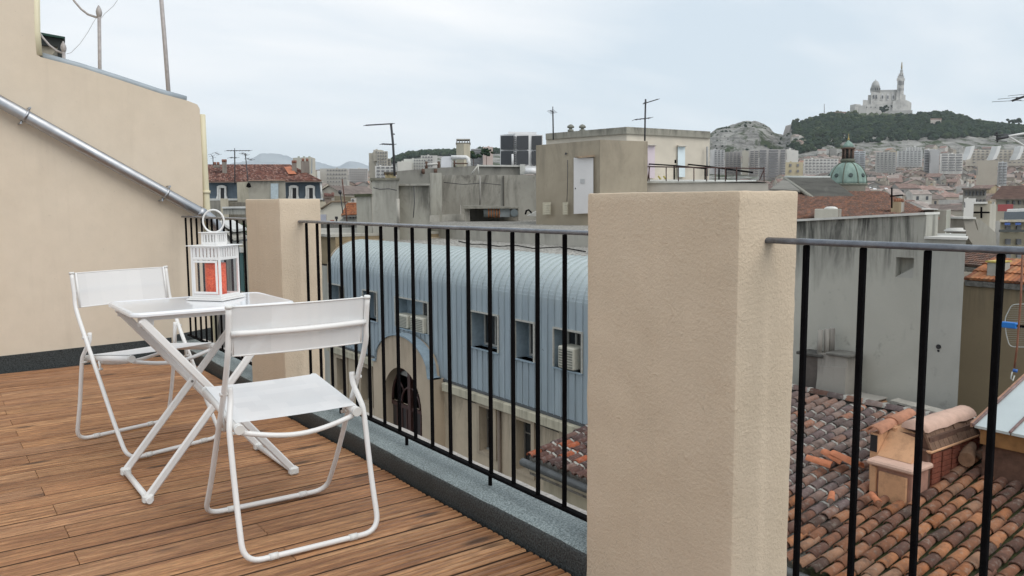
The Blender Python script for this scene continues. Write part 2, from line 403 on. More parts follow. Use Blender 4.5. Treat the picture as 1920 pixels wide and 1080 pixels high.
def deckwood():
    mt, nt, b, o = newmat('weathered deck wood')
    oi = N(nt, 'ShaderNodeObjectInfo'); g = N(nt, 'ShaderNodeNewGeometry')
    off = N(nt, 'ShaderNodeCombineXYZ'); L(nt, math_(nt, 'MULTIPLY', oi.outputs['Random'], 37.0), off.inputs[0]); L(nt, math_(nt, 'MULTIPLY', oi.outputs['Random'], 11.0), off.inputs[2])
    ad = N(nt, 'ShaderNodeVectorMath', operation='ADD'); L(nt, g.outputs['Position'], ad.inputs[0]); L(nt, off.outputs[0], ad.inputs[1])
    def mpv(sc):
        q = N(nt, 'ShaderNodeMapping'); L(nt, ad.outputs[0], q.inputs[0]); q.inputs['Scale'].default_value = sc; return q.outputs[0]
    grain = noise_t(nt, mpv((1.1, 26, 26)), 1.6, 8, .62, .7)
    fine = noise_t(nt, mpv((16, 190, 190)), 1.0, 6, .7, .3)
    big = noise_t(nt, mpv((.7, 3.0, 1)), 1.0, 3, .5)
    c = ramp(nt, grain, [(.27, (.15, .062, .027)), (.40, (.285, .135, .060)), (.54, (.41, .218, .105)), (.72, (.56, .335, .18))])
    hue = ramp(nt, oi.outputs['Random'], [(0., (.80, .72, .66)), (.35, (1.02, .95, .90)), (.6, (.92, .90, .94)), (.85, (1.12, 1.06, .98)), (1., (.86, .84, .84))])
    c = mixc(nt, 1., c, hue, 'MULTIPLY')
    c = mixc(nt, 1., c, ramp(nt, fine, [(.32, .52), (.68, 1.22)]), 'MULTIPLY')
    c = mixc(nt, 1., c, ramp(nt, big, [(.3, .84), (.7, 1.15)]), 'MULTIPLY')
    vo = N(nt, 'ShaderNodeTexVoronoi', Scale=1.0); L(nt, mpv((2.1, 7.3, 1)), vo.inputs['Vector'])
    dk = math_(nt, 'ADD', vo.outputs['Distance'], math_(nt, 'MULTIPLY', math_(nt, 'SUBTRACT', grain, .5), .14))
    k = ramp(nt, dk, [(.07, 1.), (.17, 0.)])
    c = mixc(nt, math_(nt, 'MULTIPLY', k, .82), c, (.045, .022, .012))
    pale = ramp(nt, noise_t(nt, mpv((.5, 4.5, 1)), 1.3, 6, .7, .5), [(.66, 0.), (.78, .5)])
    c = mixc(nt, pale, c, (.40, .31, .23))
    L(nt, c, b.inputs['Base Color'])
    L(nt, ramp(nt, grain, [(.3, .42), (.7, .62)]), b.inputs['Roughness']); b.inputs['Specular IOR Level'].default_value = .4
    bump(nt, b, math_(nt, 'ADD', grain, math_(nt, 'MULTIPLY', fine, .6)), .45, .003)
    return mt
M_deck = deckwood()
def felt(name, col, dk, sp, rough=.62):
    mt, nt, b, o = newmat(name); v = coords(nt, kind='World')
    n = noise_t(nt, v, 150, 3, .7); big = noise_t(nt, v, 3.2, 5, .65)
    c = mixc(nt, ramp(nt, n, [(.40, 0.), (.60, 1.)]), dk, col)
    c = mixc(nt, 1., c, ramp(nt, big, [(.3, .72), (.7, 1.1)]), 'MULTIPLY')
    f = ramp(nt, noise_t(nt, v, 420, 2, .5), [(.68, 0.), (.74, 1.)]); c = mixc(nt, math_(nt, 'MULTIPLY', f, sp), c, (.5, .52, .52))
    L(nt, c, b.inputs['Base Color']); b.inputs['Roughness'].default_value = rough; b.inputs['Specular IOR Level'].default_value = .45
    bump(nt, b, n, .7, .004); return mt
M_felt_lit = felt('granule felt with sky sheen', (.35, .40, .40), (.12, .15, .15), .2)  # curb top felt, sky sheen painted in as a lighter tone
M_tar_shade = felt('black bitumen and shaded felt', (.07, .08, .08), (.015, .017, .018), .12, .6)  # black flashing; on the curb front also painted shade of the felt
M_mortar = plain('pale gritty mortar', (.42, .39, .36), .95, 0, .25, 40, .8, 90)

# ================================================================== terrace
# deck: every board a piece of its own
BW = .1365
deck = struct('deck', MB().box(-3.2, 1.64, -3, 6.86, -.12, -.034), plain('dark joists', (.03, .022, .016), .9))
def board_mesh():
    mb = MB(); h = .0; g = .0052
    prof = [(g, -.03), (g, -.010), (g+.0015, -.005), (g+.005, -.0015), (g+.012, 0)]
    for i in range(1, 4):
        y = i*BW/4; prof += [(y-.0075, 0), (y-.0040, -.0050), (y+.0040, -.0050), (y+.0075, 0)]
    prof += [(BW-g-.012, 0), (BW-g-.005, -.0015), (BW-g-.0015, -.005), (BW-g, -.010), (BW-g, -.03)]
    n = len(prof)
    vs = [(0, y, z) for y, z in prof]+[(1, y, z) for y, z in prof]
    mb.raw(vs, [(i, i+1, n+i+1, n+i) for i in range(n-1)], 0)
    mb.raw(vs, [tuple(range(n-1, -1, -1)), tuple(range(n, 2*n))], 0)
    mb.f = [tuple(reversed(f)) if k < n-1 else f for k, f in enumerate(mb.f)]
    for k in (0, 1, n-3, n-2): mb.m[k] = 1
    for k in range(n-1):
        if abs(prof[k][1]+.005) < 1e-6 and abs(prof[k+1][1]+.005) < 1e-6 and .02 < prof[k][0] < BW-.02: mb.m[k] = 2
    return mesh('deck_board', mb, [M_deck, plain('stained board edge with seam shade', (.055, .028, .015), .9, 0, .3, 20), plain('groove grime and shade', (.10, .048, .024), .9, 0, .4, 30)])  # edges and groove floors: dirt plus seam shade painted as darker browns
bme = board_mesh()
rows = range(-12, 36)
y_ref = 2.591-0.5*0                      # a seam measured in the photograph
for i in rows:
    y = y_ref+(i-3)*BW
    if y > 6.72 or y < -2.5: continue
    cuts = [-3.1]
    if i % 2 == 0: cuts += [.385+random.uniform(-.01, .01)]
    elif i in (3, 5): cuts += [.98]
    else: cuts += [-1.2+random.uniform(-.3, .5)]
    cuts += [1.655-random.uniform(0, .006)]
    dz = random.uniform(-.0012, .0012)
    for a, b_ in zip(cuts[:-1], cuts[1:]):
        M = Matrix.Translation((a+.0012, y, dz)) @ Matrix.Diagonal((b_-a-.0024, 1, 1, 1))
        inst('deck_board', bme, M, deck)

# bituminous curb
def along(prof, y0, y1, ny, amp, mi=0, smooth=False, mfun=None):
    mb = MB(); n = len(prof); vs = []
    for k in range(ny+1):
        y = y0+(y1-y0)*k/ny
        for j, (x, z) in enumerate(prof):
            w_ = amp*(noise.noise(Vector((x*7, y*3.1, z*9)))+.5*noise.noise(Vector((x*17, y*13, 3))))
            vs.append((x+(w_ if j else 0)*.6, y, z+w_))
    fs = []
    for k in range(ny):
        for j in range(n-1): fs.append((k*n+j, k*n+j+1, (k+1)*n+j+1, (k+1)*n+j))
    b = len(mb.v); mb.raw(vs, fs, 0, smooth)
    if mfun:
        for idx in range(len(fs)): mb.m[idx] = mfun(idx % (n-1))
    return mb
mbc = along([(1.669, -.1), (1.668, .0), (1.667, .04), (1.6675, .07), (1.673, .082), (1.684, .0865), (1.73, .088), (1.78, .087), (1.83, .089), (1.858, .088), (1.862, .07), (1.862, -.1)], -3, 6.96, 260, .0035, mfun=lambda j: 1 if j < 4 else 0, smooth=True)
curb = struct('curb', mbc, [M_felt_lit, M_tar_shade])
mbm = along([(1.862, -.1), (1.8625, .080), (1.88, .0835), (1.915, .080), (1.932, .07), (1.935, -.1)], -3, 6.96, 200, .005, smooth=True)
struct('mortar_coping', mbm, M_mortar)

# the building under the terrace
tb = thing('terrace_building', 'tan rendered building directly below the wooden deck terrace', 'building', (0, 0, -16))
part('wall', MB().box(-6, 1.925, -6, 6.85, -16, -.121), M_wall, tb)

# pillars
def pillar(y0, y1, lab):
    mb = rough_box(1.664, 1.905, y0, y1, -.02 if y0 > 0 else -.02, 1.225)
    return solo('pillar', mb, M_plaster, lab, 'pillar', 'plastered parapet pillars', (1.785, (y0+y1)/2, 0))
pillar(1.321, 1.890, 'large tan plastered pillar in the foreground between the two long railings')
pillar(4.474, 5.048, 'smaller looking tan plastered pillar beyond the nearer chair')
pillar(-2.3, -1.73, 'tan plastered pillar at the right end of the near railing')

# railings
XR = 1.784
def railing(y0, y1, ys, lab, stubs, grp='black iron railings of the terrace'):
    t = thing('railing', lab, 'railing', (XR, (y0+y1)/2, .088), grp)
    mb = MB(); n = 10; k = 30
    prof = [(-.0175, -.003), (-.0175, .0025), (-.013, .0070), (-.0055, .0092), (.0055, .0092), (.013, .0070), (.0175, .0025), (.0175, -.003), (.014, -.006), (-.014, -.006)]
    vs = []
    for q in range(k+1):
        y = y0+(y1-y0)*q/k; s_ = .0008*noise.noise(Vector((0, y*5, 1)))
        vs += [(XR+px_+s_, y, 1.097+pz_+s_) for px_, pz_ in prof]
    fs = [(q*n+j, (q+1)*n+j, (q+1)*n+(j+1) % n, q*n+(j+1) % n) for q in range(k) for j in range(n)]
    fs = [f[::-1] for f in fs]
    mb.raw(vs, fs, 0, True)
    mb.raw(vs, [tuple(range(n)), tuple(k*n+j for j in reversed(range(n)))], 0)
    part('handrail', mb, M_handrail, t)
    part('bottom_rail', MB().bbox(XR-.014, XR+.014, y0, y1, .126, .138, .003), M_rail, t)
    o1 = None
    for y in ys:
        if o1 is None:
            bm_ = MB().bbox(-.0068, .0068, -.0068, .0068, .138, 1.09, .002)
            me = mesh('baluster', bm_, M_rail)
        tilt = random.uniform(-.0012, .0012)
        M = Matrix.Translation(Vector((XR, y, 0))-t.location) @ Matrix.Rotation(tilt, 4, 'X') @ Matrix.Rotation(random.uniform(-.05, .05), 4, 'Z')
        o1 = inst('baluster', me, M, t)
    for y in stubs: part('foot_post', MB().tube([(XR, y, .08), (XR, y, .126)], .008, 8), M_rail, t)
    return t
railing(1.890-.0, 4.474-.0, [2.142+.1501*i for i in range(16)]+[1.99], 'long black iron railing running between the two tan pillars', [2.6, 3.278, 4.0])
railing(-1.73, 1.321, [1.211-.1505*i for i in range(19)], 'black iron railing at the right in front of the tiled roof', [.9, 0, -1])
railing(5.048, 6.955, [5.16, 5.31, 5.461, 5.604, 5.743, 5.90, 6.049, 6.166+.02, 6.30, 6.44, 6.584, 6.734, 6.89], 'short black iron railing between the house wall and the far pillar', [5.6, 6.5])

# ---- house wall with sloping top on the left
def WY(x): return 6.88+.09*x
def rdir(px, py=380):
    v = ray(px, py); v.z = 0; return v.normalized()
def wpt(px, py, off=0.0):
    d = ray(px, py); t_ = (6.88-off)/(d[1]-.09*d[0]); return CAM+d*t_
hw = thing('house_wall', 'beige plastered end wall with sloping top closing off the left end of the terrace', 'wall', (0, 6.9, -.05))
pr = [wpt(384, 560), wpt(379, 300), wpt(374.5, 204), wpt(370, 196), wpt(352, 189), wpt(300, 175), wpt(225, 150), wpt(150, 126), wpt(76, 107), wpt(70, 100), wpt(64, 0)]
xs = [(p.x, p.z) for p in pr]
xs = [(2.03, -16), (2.03, 0)] + xs + [(.80, 3.9), (-5, 3.9), (-5, -16)]
mb = MB(); mb.extrude([Vector((x, WY(x), z)) for x, z in xs], Vector((-.09*3.2, 3.2, 0)))
part('wall', mb, M_wall, hw)
mb = MB(); q = [Vector((x, WY(x)-.014, z)) for x, z in ((-5, -.12), (1.663, -.12), (1.663, .112), (-5, .112))]
mb.extrude(q, Vector((0, .02, 0))); part('base_flashing', mb, M_tar_shade, hw)
mb = MB(); q = [Vector((x, WY(x)-.012, z)) for x, z in ((1.69, .05), (2.0, .05), (2.0, .16), (1.69, .13))]
mb.extrude(q, Vector((0, .02, 0))); part('corner_flashing', mb, M_tar_shade, hw)
# zinc roll along the sloping top
top = [wpt(76, 108, -.02), wpt(150, 128, -.02), wpt(225, 151.5, -.02), wpt(300, 176, -.02), wpt(350, 189.5, -.02)]
part('zinc_roll', MB().tube([p+Vector((0, .03, .016)) for p in top], .030, 12), M_zinc, hw)
part('corner_strip', MB().tube([wpt(67.5, -40, .0)+Vector((0, .02, 0)), wpt(69, 60, 0)+Vector((0, .02, 0)), wpt(73, 103, 0)+Vector((0, .02, 0))], .026, 10), M_cream, hw)
cp = [wpt(379.5, 214)+Vector((.004, .035, 0)), wpt(383, 300)+Vector((.006, .035, 0)), wpt(388, 400)+Vector((.01, .035, 0)), wpt(392, 560)+Vector((.01, .035, 0)), Vector((2.06, 7.1, -1.5))]
part('corner_pipe', MB().tube(cp, .030, 12), M_cream, hw)
j = wpt(386.5, 360)+Vector((.008, .035, 0))
part('pipe_collar', MB().tube([j-Z*.012, j+Z*.012], .037, 12), M_cream, hw)
# steel rain pipe crossing the wall
rp = thing('rain_pipe', 'shiny galvanised rain pipe running diagonally down the beige house wall', 'pipe', wpt(200, 300))
A0, A1 = wpt(-420, -42, .075), wpt(392, 407.5, .075)
dirp = (A1-A0).normalized()
e0 = A1+dirp*.03
pts = fillet([A0, e0+dirp*.06, e0+dirp*.06+Vector((.01, .04, -2.4))], .13, 8)
part('pipe', MB().tube(pts, .044, 20), M_steel, rp)
jn = A1-dirp*.10; part('joint', MB().tube([jn-dirp*.004, jn+dirp*.05], .0475, 20), M_steel, rp)
for (a, b_) in ((50, 212), (308, 368)):
    c = wpt(a, b_, .075); c = A0+dirp*(c-A0).dot(dirp)
    mbk = MB(); mbk.tube([c-dirp*.009, c+dirp*.009], .0485, 20)
    up = (Z-dirp*Z.dot(dirp)).normalized(); wn = Vector((.09, -1, 0)).normalized()
    for sgn in (1, -1):
        mbk.tube([c+up*sgn*.045-dirp*.0, c+up*sgn*.066], .009, 8)
        mbk.tube([c+up*sgn*.066+wn*.016, c+up*sgn*.066-wn*.07], .006, 8)
    part('pipe_clamp', mbk, M_steel, rp)

# ---- poles, rods and the little roof behind the wall
M_pole = plain('pale grey painted pole', (.40, .37, .36), .6, .2, .2, 30)
M_wire = plain('thin grey wire', (.35, .34, .33), .6)
def finial_pole(x, ytop, ybot, d, lab, rod):
    a = at(x+2, ybot+60, d); b_ = at(x, ytop, d); b2 = Vector((b_.x, b_.y, b_.z))
    t = thing('roof_pole', lab, 'pole', a, 'stay poles on the roof behind the wall')
    part('pole', MB().tube([a, b2], .017, 10), M_pole, t)
    pf = [(.006, -.01), (.018, 0), (.026, .02), (.03, .045), (.024, .075), (.012, .1), (.004, .115)]
    part('finial', MB().lathe(pf, b2-Z*.01, 10), M_pole, t)
    part('curved_rod', MB().tube([at(*q, d) for q in rod], .011, 8), M_pole, t)
finial_pole(186, 30, 150, 8.2, 'grey stay pole with acorn tip and curved rod rising above the sloping wall', [(128, -14), (140, 3), (152, 17), (165, 27), (178, 31.5), (188, 32)])
finial_pole(119.5, 96, 130, 8.8, 'short grey stay pole with acorn tip beside the green edged roof', [(70, 55), (80, 70), (93, 85), (106, 95), (114, 98.5), (121, 99)])
solo('roof_pole', MB().tube([at(321, 240, 7.9), at(309, 80, 7.9), at(297.5, -60, 7.9)], .0195, 10), M_pole, 'long slanting bare pole rising above the sloping wall', 'pole', loc=at(321, 240, 7.9))
solo('cable', MB().tube([at(*q, 8.5) for q in ((125, 101), (133, 99), (150, 82), (165, 60), (175, 42), (180, 34), (190, 34), (196, 26), (212, 12), (226, -8))], .0022, 5), M_wire, 'thin sagging wire linking the two stay poles', 'wire', loc=at(180, 34, 8.5))
dr = thing('roof_dormer', 'small roof dormer with dark green edge seen behind the left wall', 'dormer', at(80, 110, 10))
mb = MB(); P_ = [at(*q, 10) for q in ((40, 78), (112, 84), (96, 106), (84, 112), (40, 120))]
mb.extrude(P_, rdir(105)*1.2); part('wall', mb, plain('dormer plaster', (.40, .36, .29), .9, 0, .2, 6), dr)
M_green = plain('dark green fascia', (.012, .05, .035), .5, 0, .2, 10)
mb = MB(); mb.extrude([at(*q, 9.95) for q in ((40, 55), (60, 61), (121, 70), (119, 74), (108, 88), (40, 80))], rdir(120)*1.5); part('fascia', mb, plain('shaded dark eave board', (.02, .024, .022), .7), dr)  # eave board of a near black tone
mb = MB(); mb.extrude([at(*q, 9.9) for q in ((40, 50), (62, 58), (122, 69), (122, 72.5), (40, 59))], rdir(121)*1.6); part('edge_trim', mb, M_green, dr)

# ================================================================== folding chairs
def make_chair(lab):
    t = thing('folding_chair', lab, 'chair', (0, 0, 0), 'white folding chairs at the table')
    W = .243; r = .0098
    A = lambda s: [(s*W, -.205, .862), (s*W, -.188, .76), (s*(W+.002), -.175, .69), (s*W, -.100, .555), (s*W, .02, .37), (s*W, .14, .18), (s*W, .262, .013)]
    pa = [Vector(p) for p in A(-1)]; pb = [Vector(p) for p in A(1)]
    path = fillet(pa[:2]+pa[2:], .05, 4)[:-1]; 
    fb = fillet([pa[-2], pa[-1], pb[-1], pb[-2]], .065, 8)
    full = pa[:-2]+fb+pb[:-2][::-1]
    full = [full[0]]+[full[i] for i in range(1, len(full)-1)]+[full[-1]]
    part('back_frame', MB().tube(smooth_path(full, 2), r, 10), M_white, t, True)
    W2 = W
    B = lambda s: [(s*(W2-.021), -.096, .574), (s*(W2-.020), -.104, .53), (s*(W2-.006), -.135, .47), (s*W2, -.152, .42), (s*W2, -.198, .22), (s*W2, -.262, .013)]
    pa = [Vector(p) for p in B(-1)]; pb = [Vector(p) for p in B(1)]
    fb = fillet([pa[-2], pa[-1], pb[-1], pb[-2]], .065, 8)
    part('rear_frame', MB().tube(smooth_path(pa[:-2]+fb+pb[:-2][::-1], 2), r, 10), M_white, t, True)
    SR, SF, ZR, ZF = -.158, .285, .438, .487; SX = .212
    for s in (-1, 1):
        rl = part('seat_rail', MB().tube([(s*SX, SR, ZR), (s*SX, SF, ZF)], .0165, 12), M_white, t, True)
        for q, dq in ((Vector((s*SX, SR, ZR)), -1), (Vector((s*SX, SF, ZF)), 1)):
            dd = Vector((0, SF-SR, ZF-ZR)).normalized()*dq
            o = bpy.data.objects.new('end_cap', mesh('end_cap', MB().tube([q-dd*.004, q+dd*.006], [.0185, .0175], 12), M_cap)); COL.objects.link(o); o.parent = rl
        # pivots
        part('pivot', MB().tube([(s*(W-.012), -.1, .553), (s*(W2+.014), -.1, .553)], .007, 8), M_cap, t, True)
        part('pivot', MB().tube([(s*(SX-.01), -.146, .425), (s*(W2+.006), -.146, .425)], .006, 8), M_cap, t, True)
        part('link', MB().tube([(s*(W-.02), -.005, .40), (s*(W-.02), -.01, .445)], .006, 8).tube([(s*(W+.004), -.003, .405), (s*(W-.03), -.003, .405)], .006, 8), M_cap, t, True)
        part('fabric_rod', MB().tube([(s*(W-.017), -.197, .865), (s*(W-.017), -.172, .695)], .005, 8), M_white, t, True)
    def bow(y, z, dy, dz, x):
        return [(x*(-1+2*k/14), y+dy*math.sin(PI*k/14), z-dz*math.sin(PI*k/14)) for k in range(15)]
    part('seat_bar', MB().tube(bow(SR+.012, ZR-.016, -.012, .032, .2), .0095, 10), M_white, t, True)
    part('seat_bar', MB().tube(bow(SF-.012, ZF-.016, .012, .030, .2), .0095, 10), M_white, t, True)
    part('back_bar', MB().tube([(.236*(-1+2*k/16), -.196-.034*math.sin(PI*k/16), .772) for k in range(17)], .0105, 10, flat=1.0), M_white, t, True)
    # seat fabric: a thin sling between the rails
    def sheet(f, nu, nv, th, nrm):
        mb = MB(); vs = [f(i/nu, j/nv) for i in range(nu+1) for j in range(nv+1)]
        k = len(vs); vs2 = [Vector(v)-nrm*th for v in vs]; Wd = nv+1
        fs = [(i*Wd+j, (i+1)*Wd+j, (i+1)*Wd+j+1, i*Wd+j+1) for i in range(nu) for j in range(nv)]
        mb.raw(list(vs), fs, 0, True)
        return mb
    f = lambda u, v: Vector((-.218+.436*u, SR+.016+(SF-SR-.03)*v, ZR+.019+(ZF-ZR)*(.03+.94*v)-.003*math.sin(PI*u)))
    part('seat', sheet(f, 14, 8, .002, Z), M_fabric, t, True)
    f = lambda u, v: Vector((-.232+.464*u, -.203+.028*v-.020*math.sin(PI*u), .862-.168*v))
    part('backrest', sheet(f, 16, 6, .002, Vector((0, 1, 0))), M_fabric, t, True)
    for z, y in ((.8615, -.2035), (.6945, -.1755)):
        part('hem', MB().tube([(.232*(-1+2*k/16), y-.020*math.sin(PI*k/16), z) for k in range(17)], .0028, 6), M_white, t, True)
    for s in (-1, 1):
        for y in (.262, -.262):
            ww = W
            part('foot_clip', MB().tube([(s*(ww-.085), y, .0135), (s*(ww-.115), y, .0135)], .0122, 10), M_cap, t, True)
        part('end_cap', MB().tube([(s*W, -.2045, .858), (s*W, -.206, .868)], [.0122, .0112], 10), M_cap, t, True)
    return t
def smooth_path(p, sub=2):
    """Catmull-Rom through the points"""
    p = [Vector(q) for q in p]; o = []
    for i in range(len(p)-1):
        a = p[max(i-1, 0)]; b_ = p[i]; c = p[i+1]; d = p[min(i+2, len(p)-1)]
        if (c-b_).length < .02: o.append(b_); continue
        for k in range(sub+1):
            t_ = k/(sub+1)
            o.append(.5*((2*b_)+(c-a)*t_+(2*a-5*b_+4*c-d)*t_*t_+(3*b_-a-3*c+d)*t_**3))
    o.append(p[-1]); return o
ch = make_chair('white folding chair in the foreground seen from behind, facing the table')
ch.location = (1.070, 2.885, .002); ch.rotation_euler = (0, 0, math.radians(-2.5))
c2 = copy_tree(ch); c2['label'] = 'white folding chair on the far side of the table near the house wall'
c2.location = (.910, 4.390, .002); c2.rotation_euler = (0, 0, math.radians(180+15.5))

# ================================================================== folding table
TB = thing('folding_table', 'small white folding table with glossy top and crossed flat legs between the chairs', 'table', (1.0, 3.66, 0))
def rrect(x0, x1, y0, y1, r, n=6):
    o = []
    for cx, cy, a0 in ((x1-r, y1-r, 0), (x0+r, y1-r, 90), (x0+r, y0+r, 180), (x1-r, y0+r, 270)):
        for k in range(n+1):
            a = math.radians(a0+90*k/n); o.append((cx+r*math.cos(a), cy+r*math.sin(a)))
    return o
mb = MB(); n = None
ring = []
for ins, z in ((.004, .757), (0, .760), (0, .768), (.003, .774), (.008, .776), (.014, .7745), (.02, .7735)):
    ring.append([(x, y, z) for x, y in rrect(.668+ins, 1.338-ins, 3.428+ins, 3.928-ins, .045-ins*.5)])
n = len(ring[0])
for k in range(len(ring)-1):
    mb.raw(ring[k]+ring[k+1], [(i, (i+1) % n, n+(i+1) % n, n+i) for i in range(n)], 0, True)
mb.raw(ring[-1], [tuple(range(n))], 0); mb.raw(ring[0], [tuple(reversed(range(n)))], 0)
part('table_top', mb, M_whitegloss, TB)
part('underframe', MB().box(.72, 1.29, 3.47, 3.49, .738, .757).box(.72, 1.29, 3.87, 3.89, .738, .757).box(.72, .74, 3.49, 3.87, .738, .757).box(1.27, 1.29, 3.49, 3.87, .738, .757), M_white, TB)
def flatbar(p, q, w_, th, y):
    """bar in the XZ plane at y, w_ wide in that plane, th thick along Y"""
    p = Vector(p); q = Vector(q); d = (q-p).normalized(); n_ = Vector((-d.z, 0, d.x))
    mb = MB(); Lh = (q-p).length
    M = Matrix((( d.x, 0, n_.x, p.x), (0, 1, 0, y), (d.z, 0, n_.z, p.z), (0, 0, 0, 1)))
    mb.bbox(0, Lh, -th/2, th/2, -w_/2, w_/2, .006, M=M)
    return mb
for y in (3.445, 3.905):
    s = 1 if y > 3.6 else -1
    a = part('leg', flatbar((.705, 0, .748), (1.302, 0, .022), .032, .016, y), M_white, TB)
    bq = part('leg', flatbar((1.295, 0, .748), (.700, 0, .022), .032, .016, y-s*.019), M_white, TB)
    part('bolt', MB().tube([(1.0, y+s*.012, .387), (1.0, y-s*.03, .387)], .006, 10), M_screw, TB)
    part('bracket', MB().bbox(.70, .76, y-s*.034, y-s*.030, .715, .757, .001), M_white, TB)
    part('bracket', MB().bbox(1.25, 1.31, y-s*.012, y-s*.008, .715, .757, .001), M_white, TB)
for x, w_ in ((.700, .0), (1.303, .019)):
    part('foot_bar', MB().tube([(x, 3.43, .017), (x, 3.92, .017)], .0125, 10), M_white, TB)
    for y in (3.445, 3.905):
        yy = y if x > 1 else y-(1 if y > 3.6 else -1)*.019
        part('foot_cap', MB().bbox(x-.021, x+.021, yy-.017, yy+.017, .0005, .036, .007), M_cap, TB)

# ================================================================== lantern and candle
LX, LY, LZ = 1.092, 3.757, .776
LAN = thing('lantern', 'white metal lantern with ring handle standing on the table', 'lantern', (LX, LY, LZ), rz=0)
RL = Matrix.Translation((LX, LY, LZ)) @ Matrix.Rotation(math.radians(39), 4, 'Z')
h = .0735
def lbox(mb, *a, b=.0015): return mb.bbox(*a, b=b, M=RL)
part('base_plate', lbox(lbox(MB(), -.092, .092, -.092, .092, 0, .006), -.083, .083, -.083, .083, .006, .014), M_white, LAN)
mb = MB()
for sx in (-1, 1):
    for sy in (-1, 1): lbox(mb, sx*h, sx*(h-.010), sy*h, sy*(h-.010), .014, .238)
for k in range(4):
    Rk = RL @ Matrix.Rotation(k*PI/2, 4, 'Z')
    mb.bbox(-h+.010, h-.010, -h, -h+.006, .014, .026, .001, M=Rk)
    mb.bbox(-h+.010, h-.010, -h, -h+.006, .178, .190, .001, M=Rk)
    mb.bbox(-h+.010, h-.010, -h, -h+.006, .230, .238, .001, M=Rk)
part('frame', mb, M_white, LAN)
for k in range(4):
    Rk = RL @ Matrix.Rotation(k*PI/2, 4, 'Z')
    mbs = MB()
    n_ = 7
    for i in range(n_):
        c = -h+.010+(2*h-.020)*(i+.5)/n_
        mbs.box(c-.0062, c+.0062, -h+.001, -h+.003, .190, .230, M=Rk)
    part('slotted_band', mbs, M_white, LAN)
    door = MB()
    door.bbox(-h+.012, -h+.022, -h-.004, -h, .028, .176, .001, M=Rk).bbox(h-.022, h-.012, -h-.004, -h, .028, .176, .001, M=Rk)
    door.bbox(-h+.022, h-.022, -h-.004, -h, .028, .038, .001, M=Rk).bbox(-h+.022, h-.022, -h-.004, -h, .166, .176, .001, M=Rk)
    if k in (3,): part('door', door, M_white, LAN)
    part('pane', MB().box(-h+.012, h-.012, -h+.0005, -h+.0018, .026, .178, M=Rk), M_glass, LAN)
part('roof_plate', lbox(MB(), -.088, .088, -.088, .088, .238, .2415), M_white, LAN)
mb = MB(); g = .040
for sx in (-1, 1):
    for sy in (-1, 1): lbox(mb, sx*g, sx*(g-.010), sy*g, sy*(g-.010), .2415, .296)
for k in range(4):
    Rk = RL @ Matrix.Rotation(k*PI/2, 4, 'Z')
    mb.box(-g+.010, g-.010, -g+.001, -g+.003, .2415, .255, M=Rk).box(-g+.010, g-.010, -g+.001, -g+.003, .288, .296, M=Rk)
    for i in range(4):
        c = -g+.010+(2*g-.020)*(i+.5)/4; mb.box(c-.0048, c+.0048, -g+.001, -g+.003, .255, .288, M=Rk)
part('cupola', mb, M_white, LAN)
part('top_plate', lbox(MB(), -.048, .048, -.048, .048, .296, .299), M_white, LAN)
hv = (R0).normalized()
cH = Vector((LX, LY, LZ+.347))
part('ring_handle', MB().tube([cH+hv*(.047*math.sin(a))+Z*(.050*math.cos(a)) for a in [2*PI*k/36 for k in range(36)]], .0042, 8, closed=True), M_white, LAN)
cn = thing('candle', 'speckled orange red pillar candle inside the lantern', 'candle', (LX, LY, LZ+.0145))
part('wax', MB().lathe([(.0435, 0), (.045, .002), (.045, .143), (.0435, .146), (.030, .146), (.027, .141)], (LX, LY, LZ+.0145), 28), M_wax, cn)
part('wick', MB().tube([(LX, LY, LZ+.155), (LX+.001, LY, LZ+.168)], .0012, 5), plain('charred wick', (.02, .02, .02), .9), cn)
# ================================================================== street level
M_ground = plain('asphalt and paving', (.06, .058, .055), .95, 0, .3, .05)
struct('street', MB().box(-60, 120, -60, 160, -16.6, -16.0), M_ground)

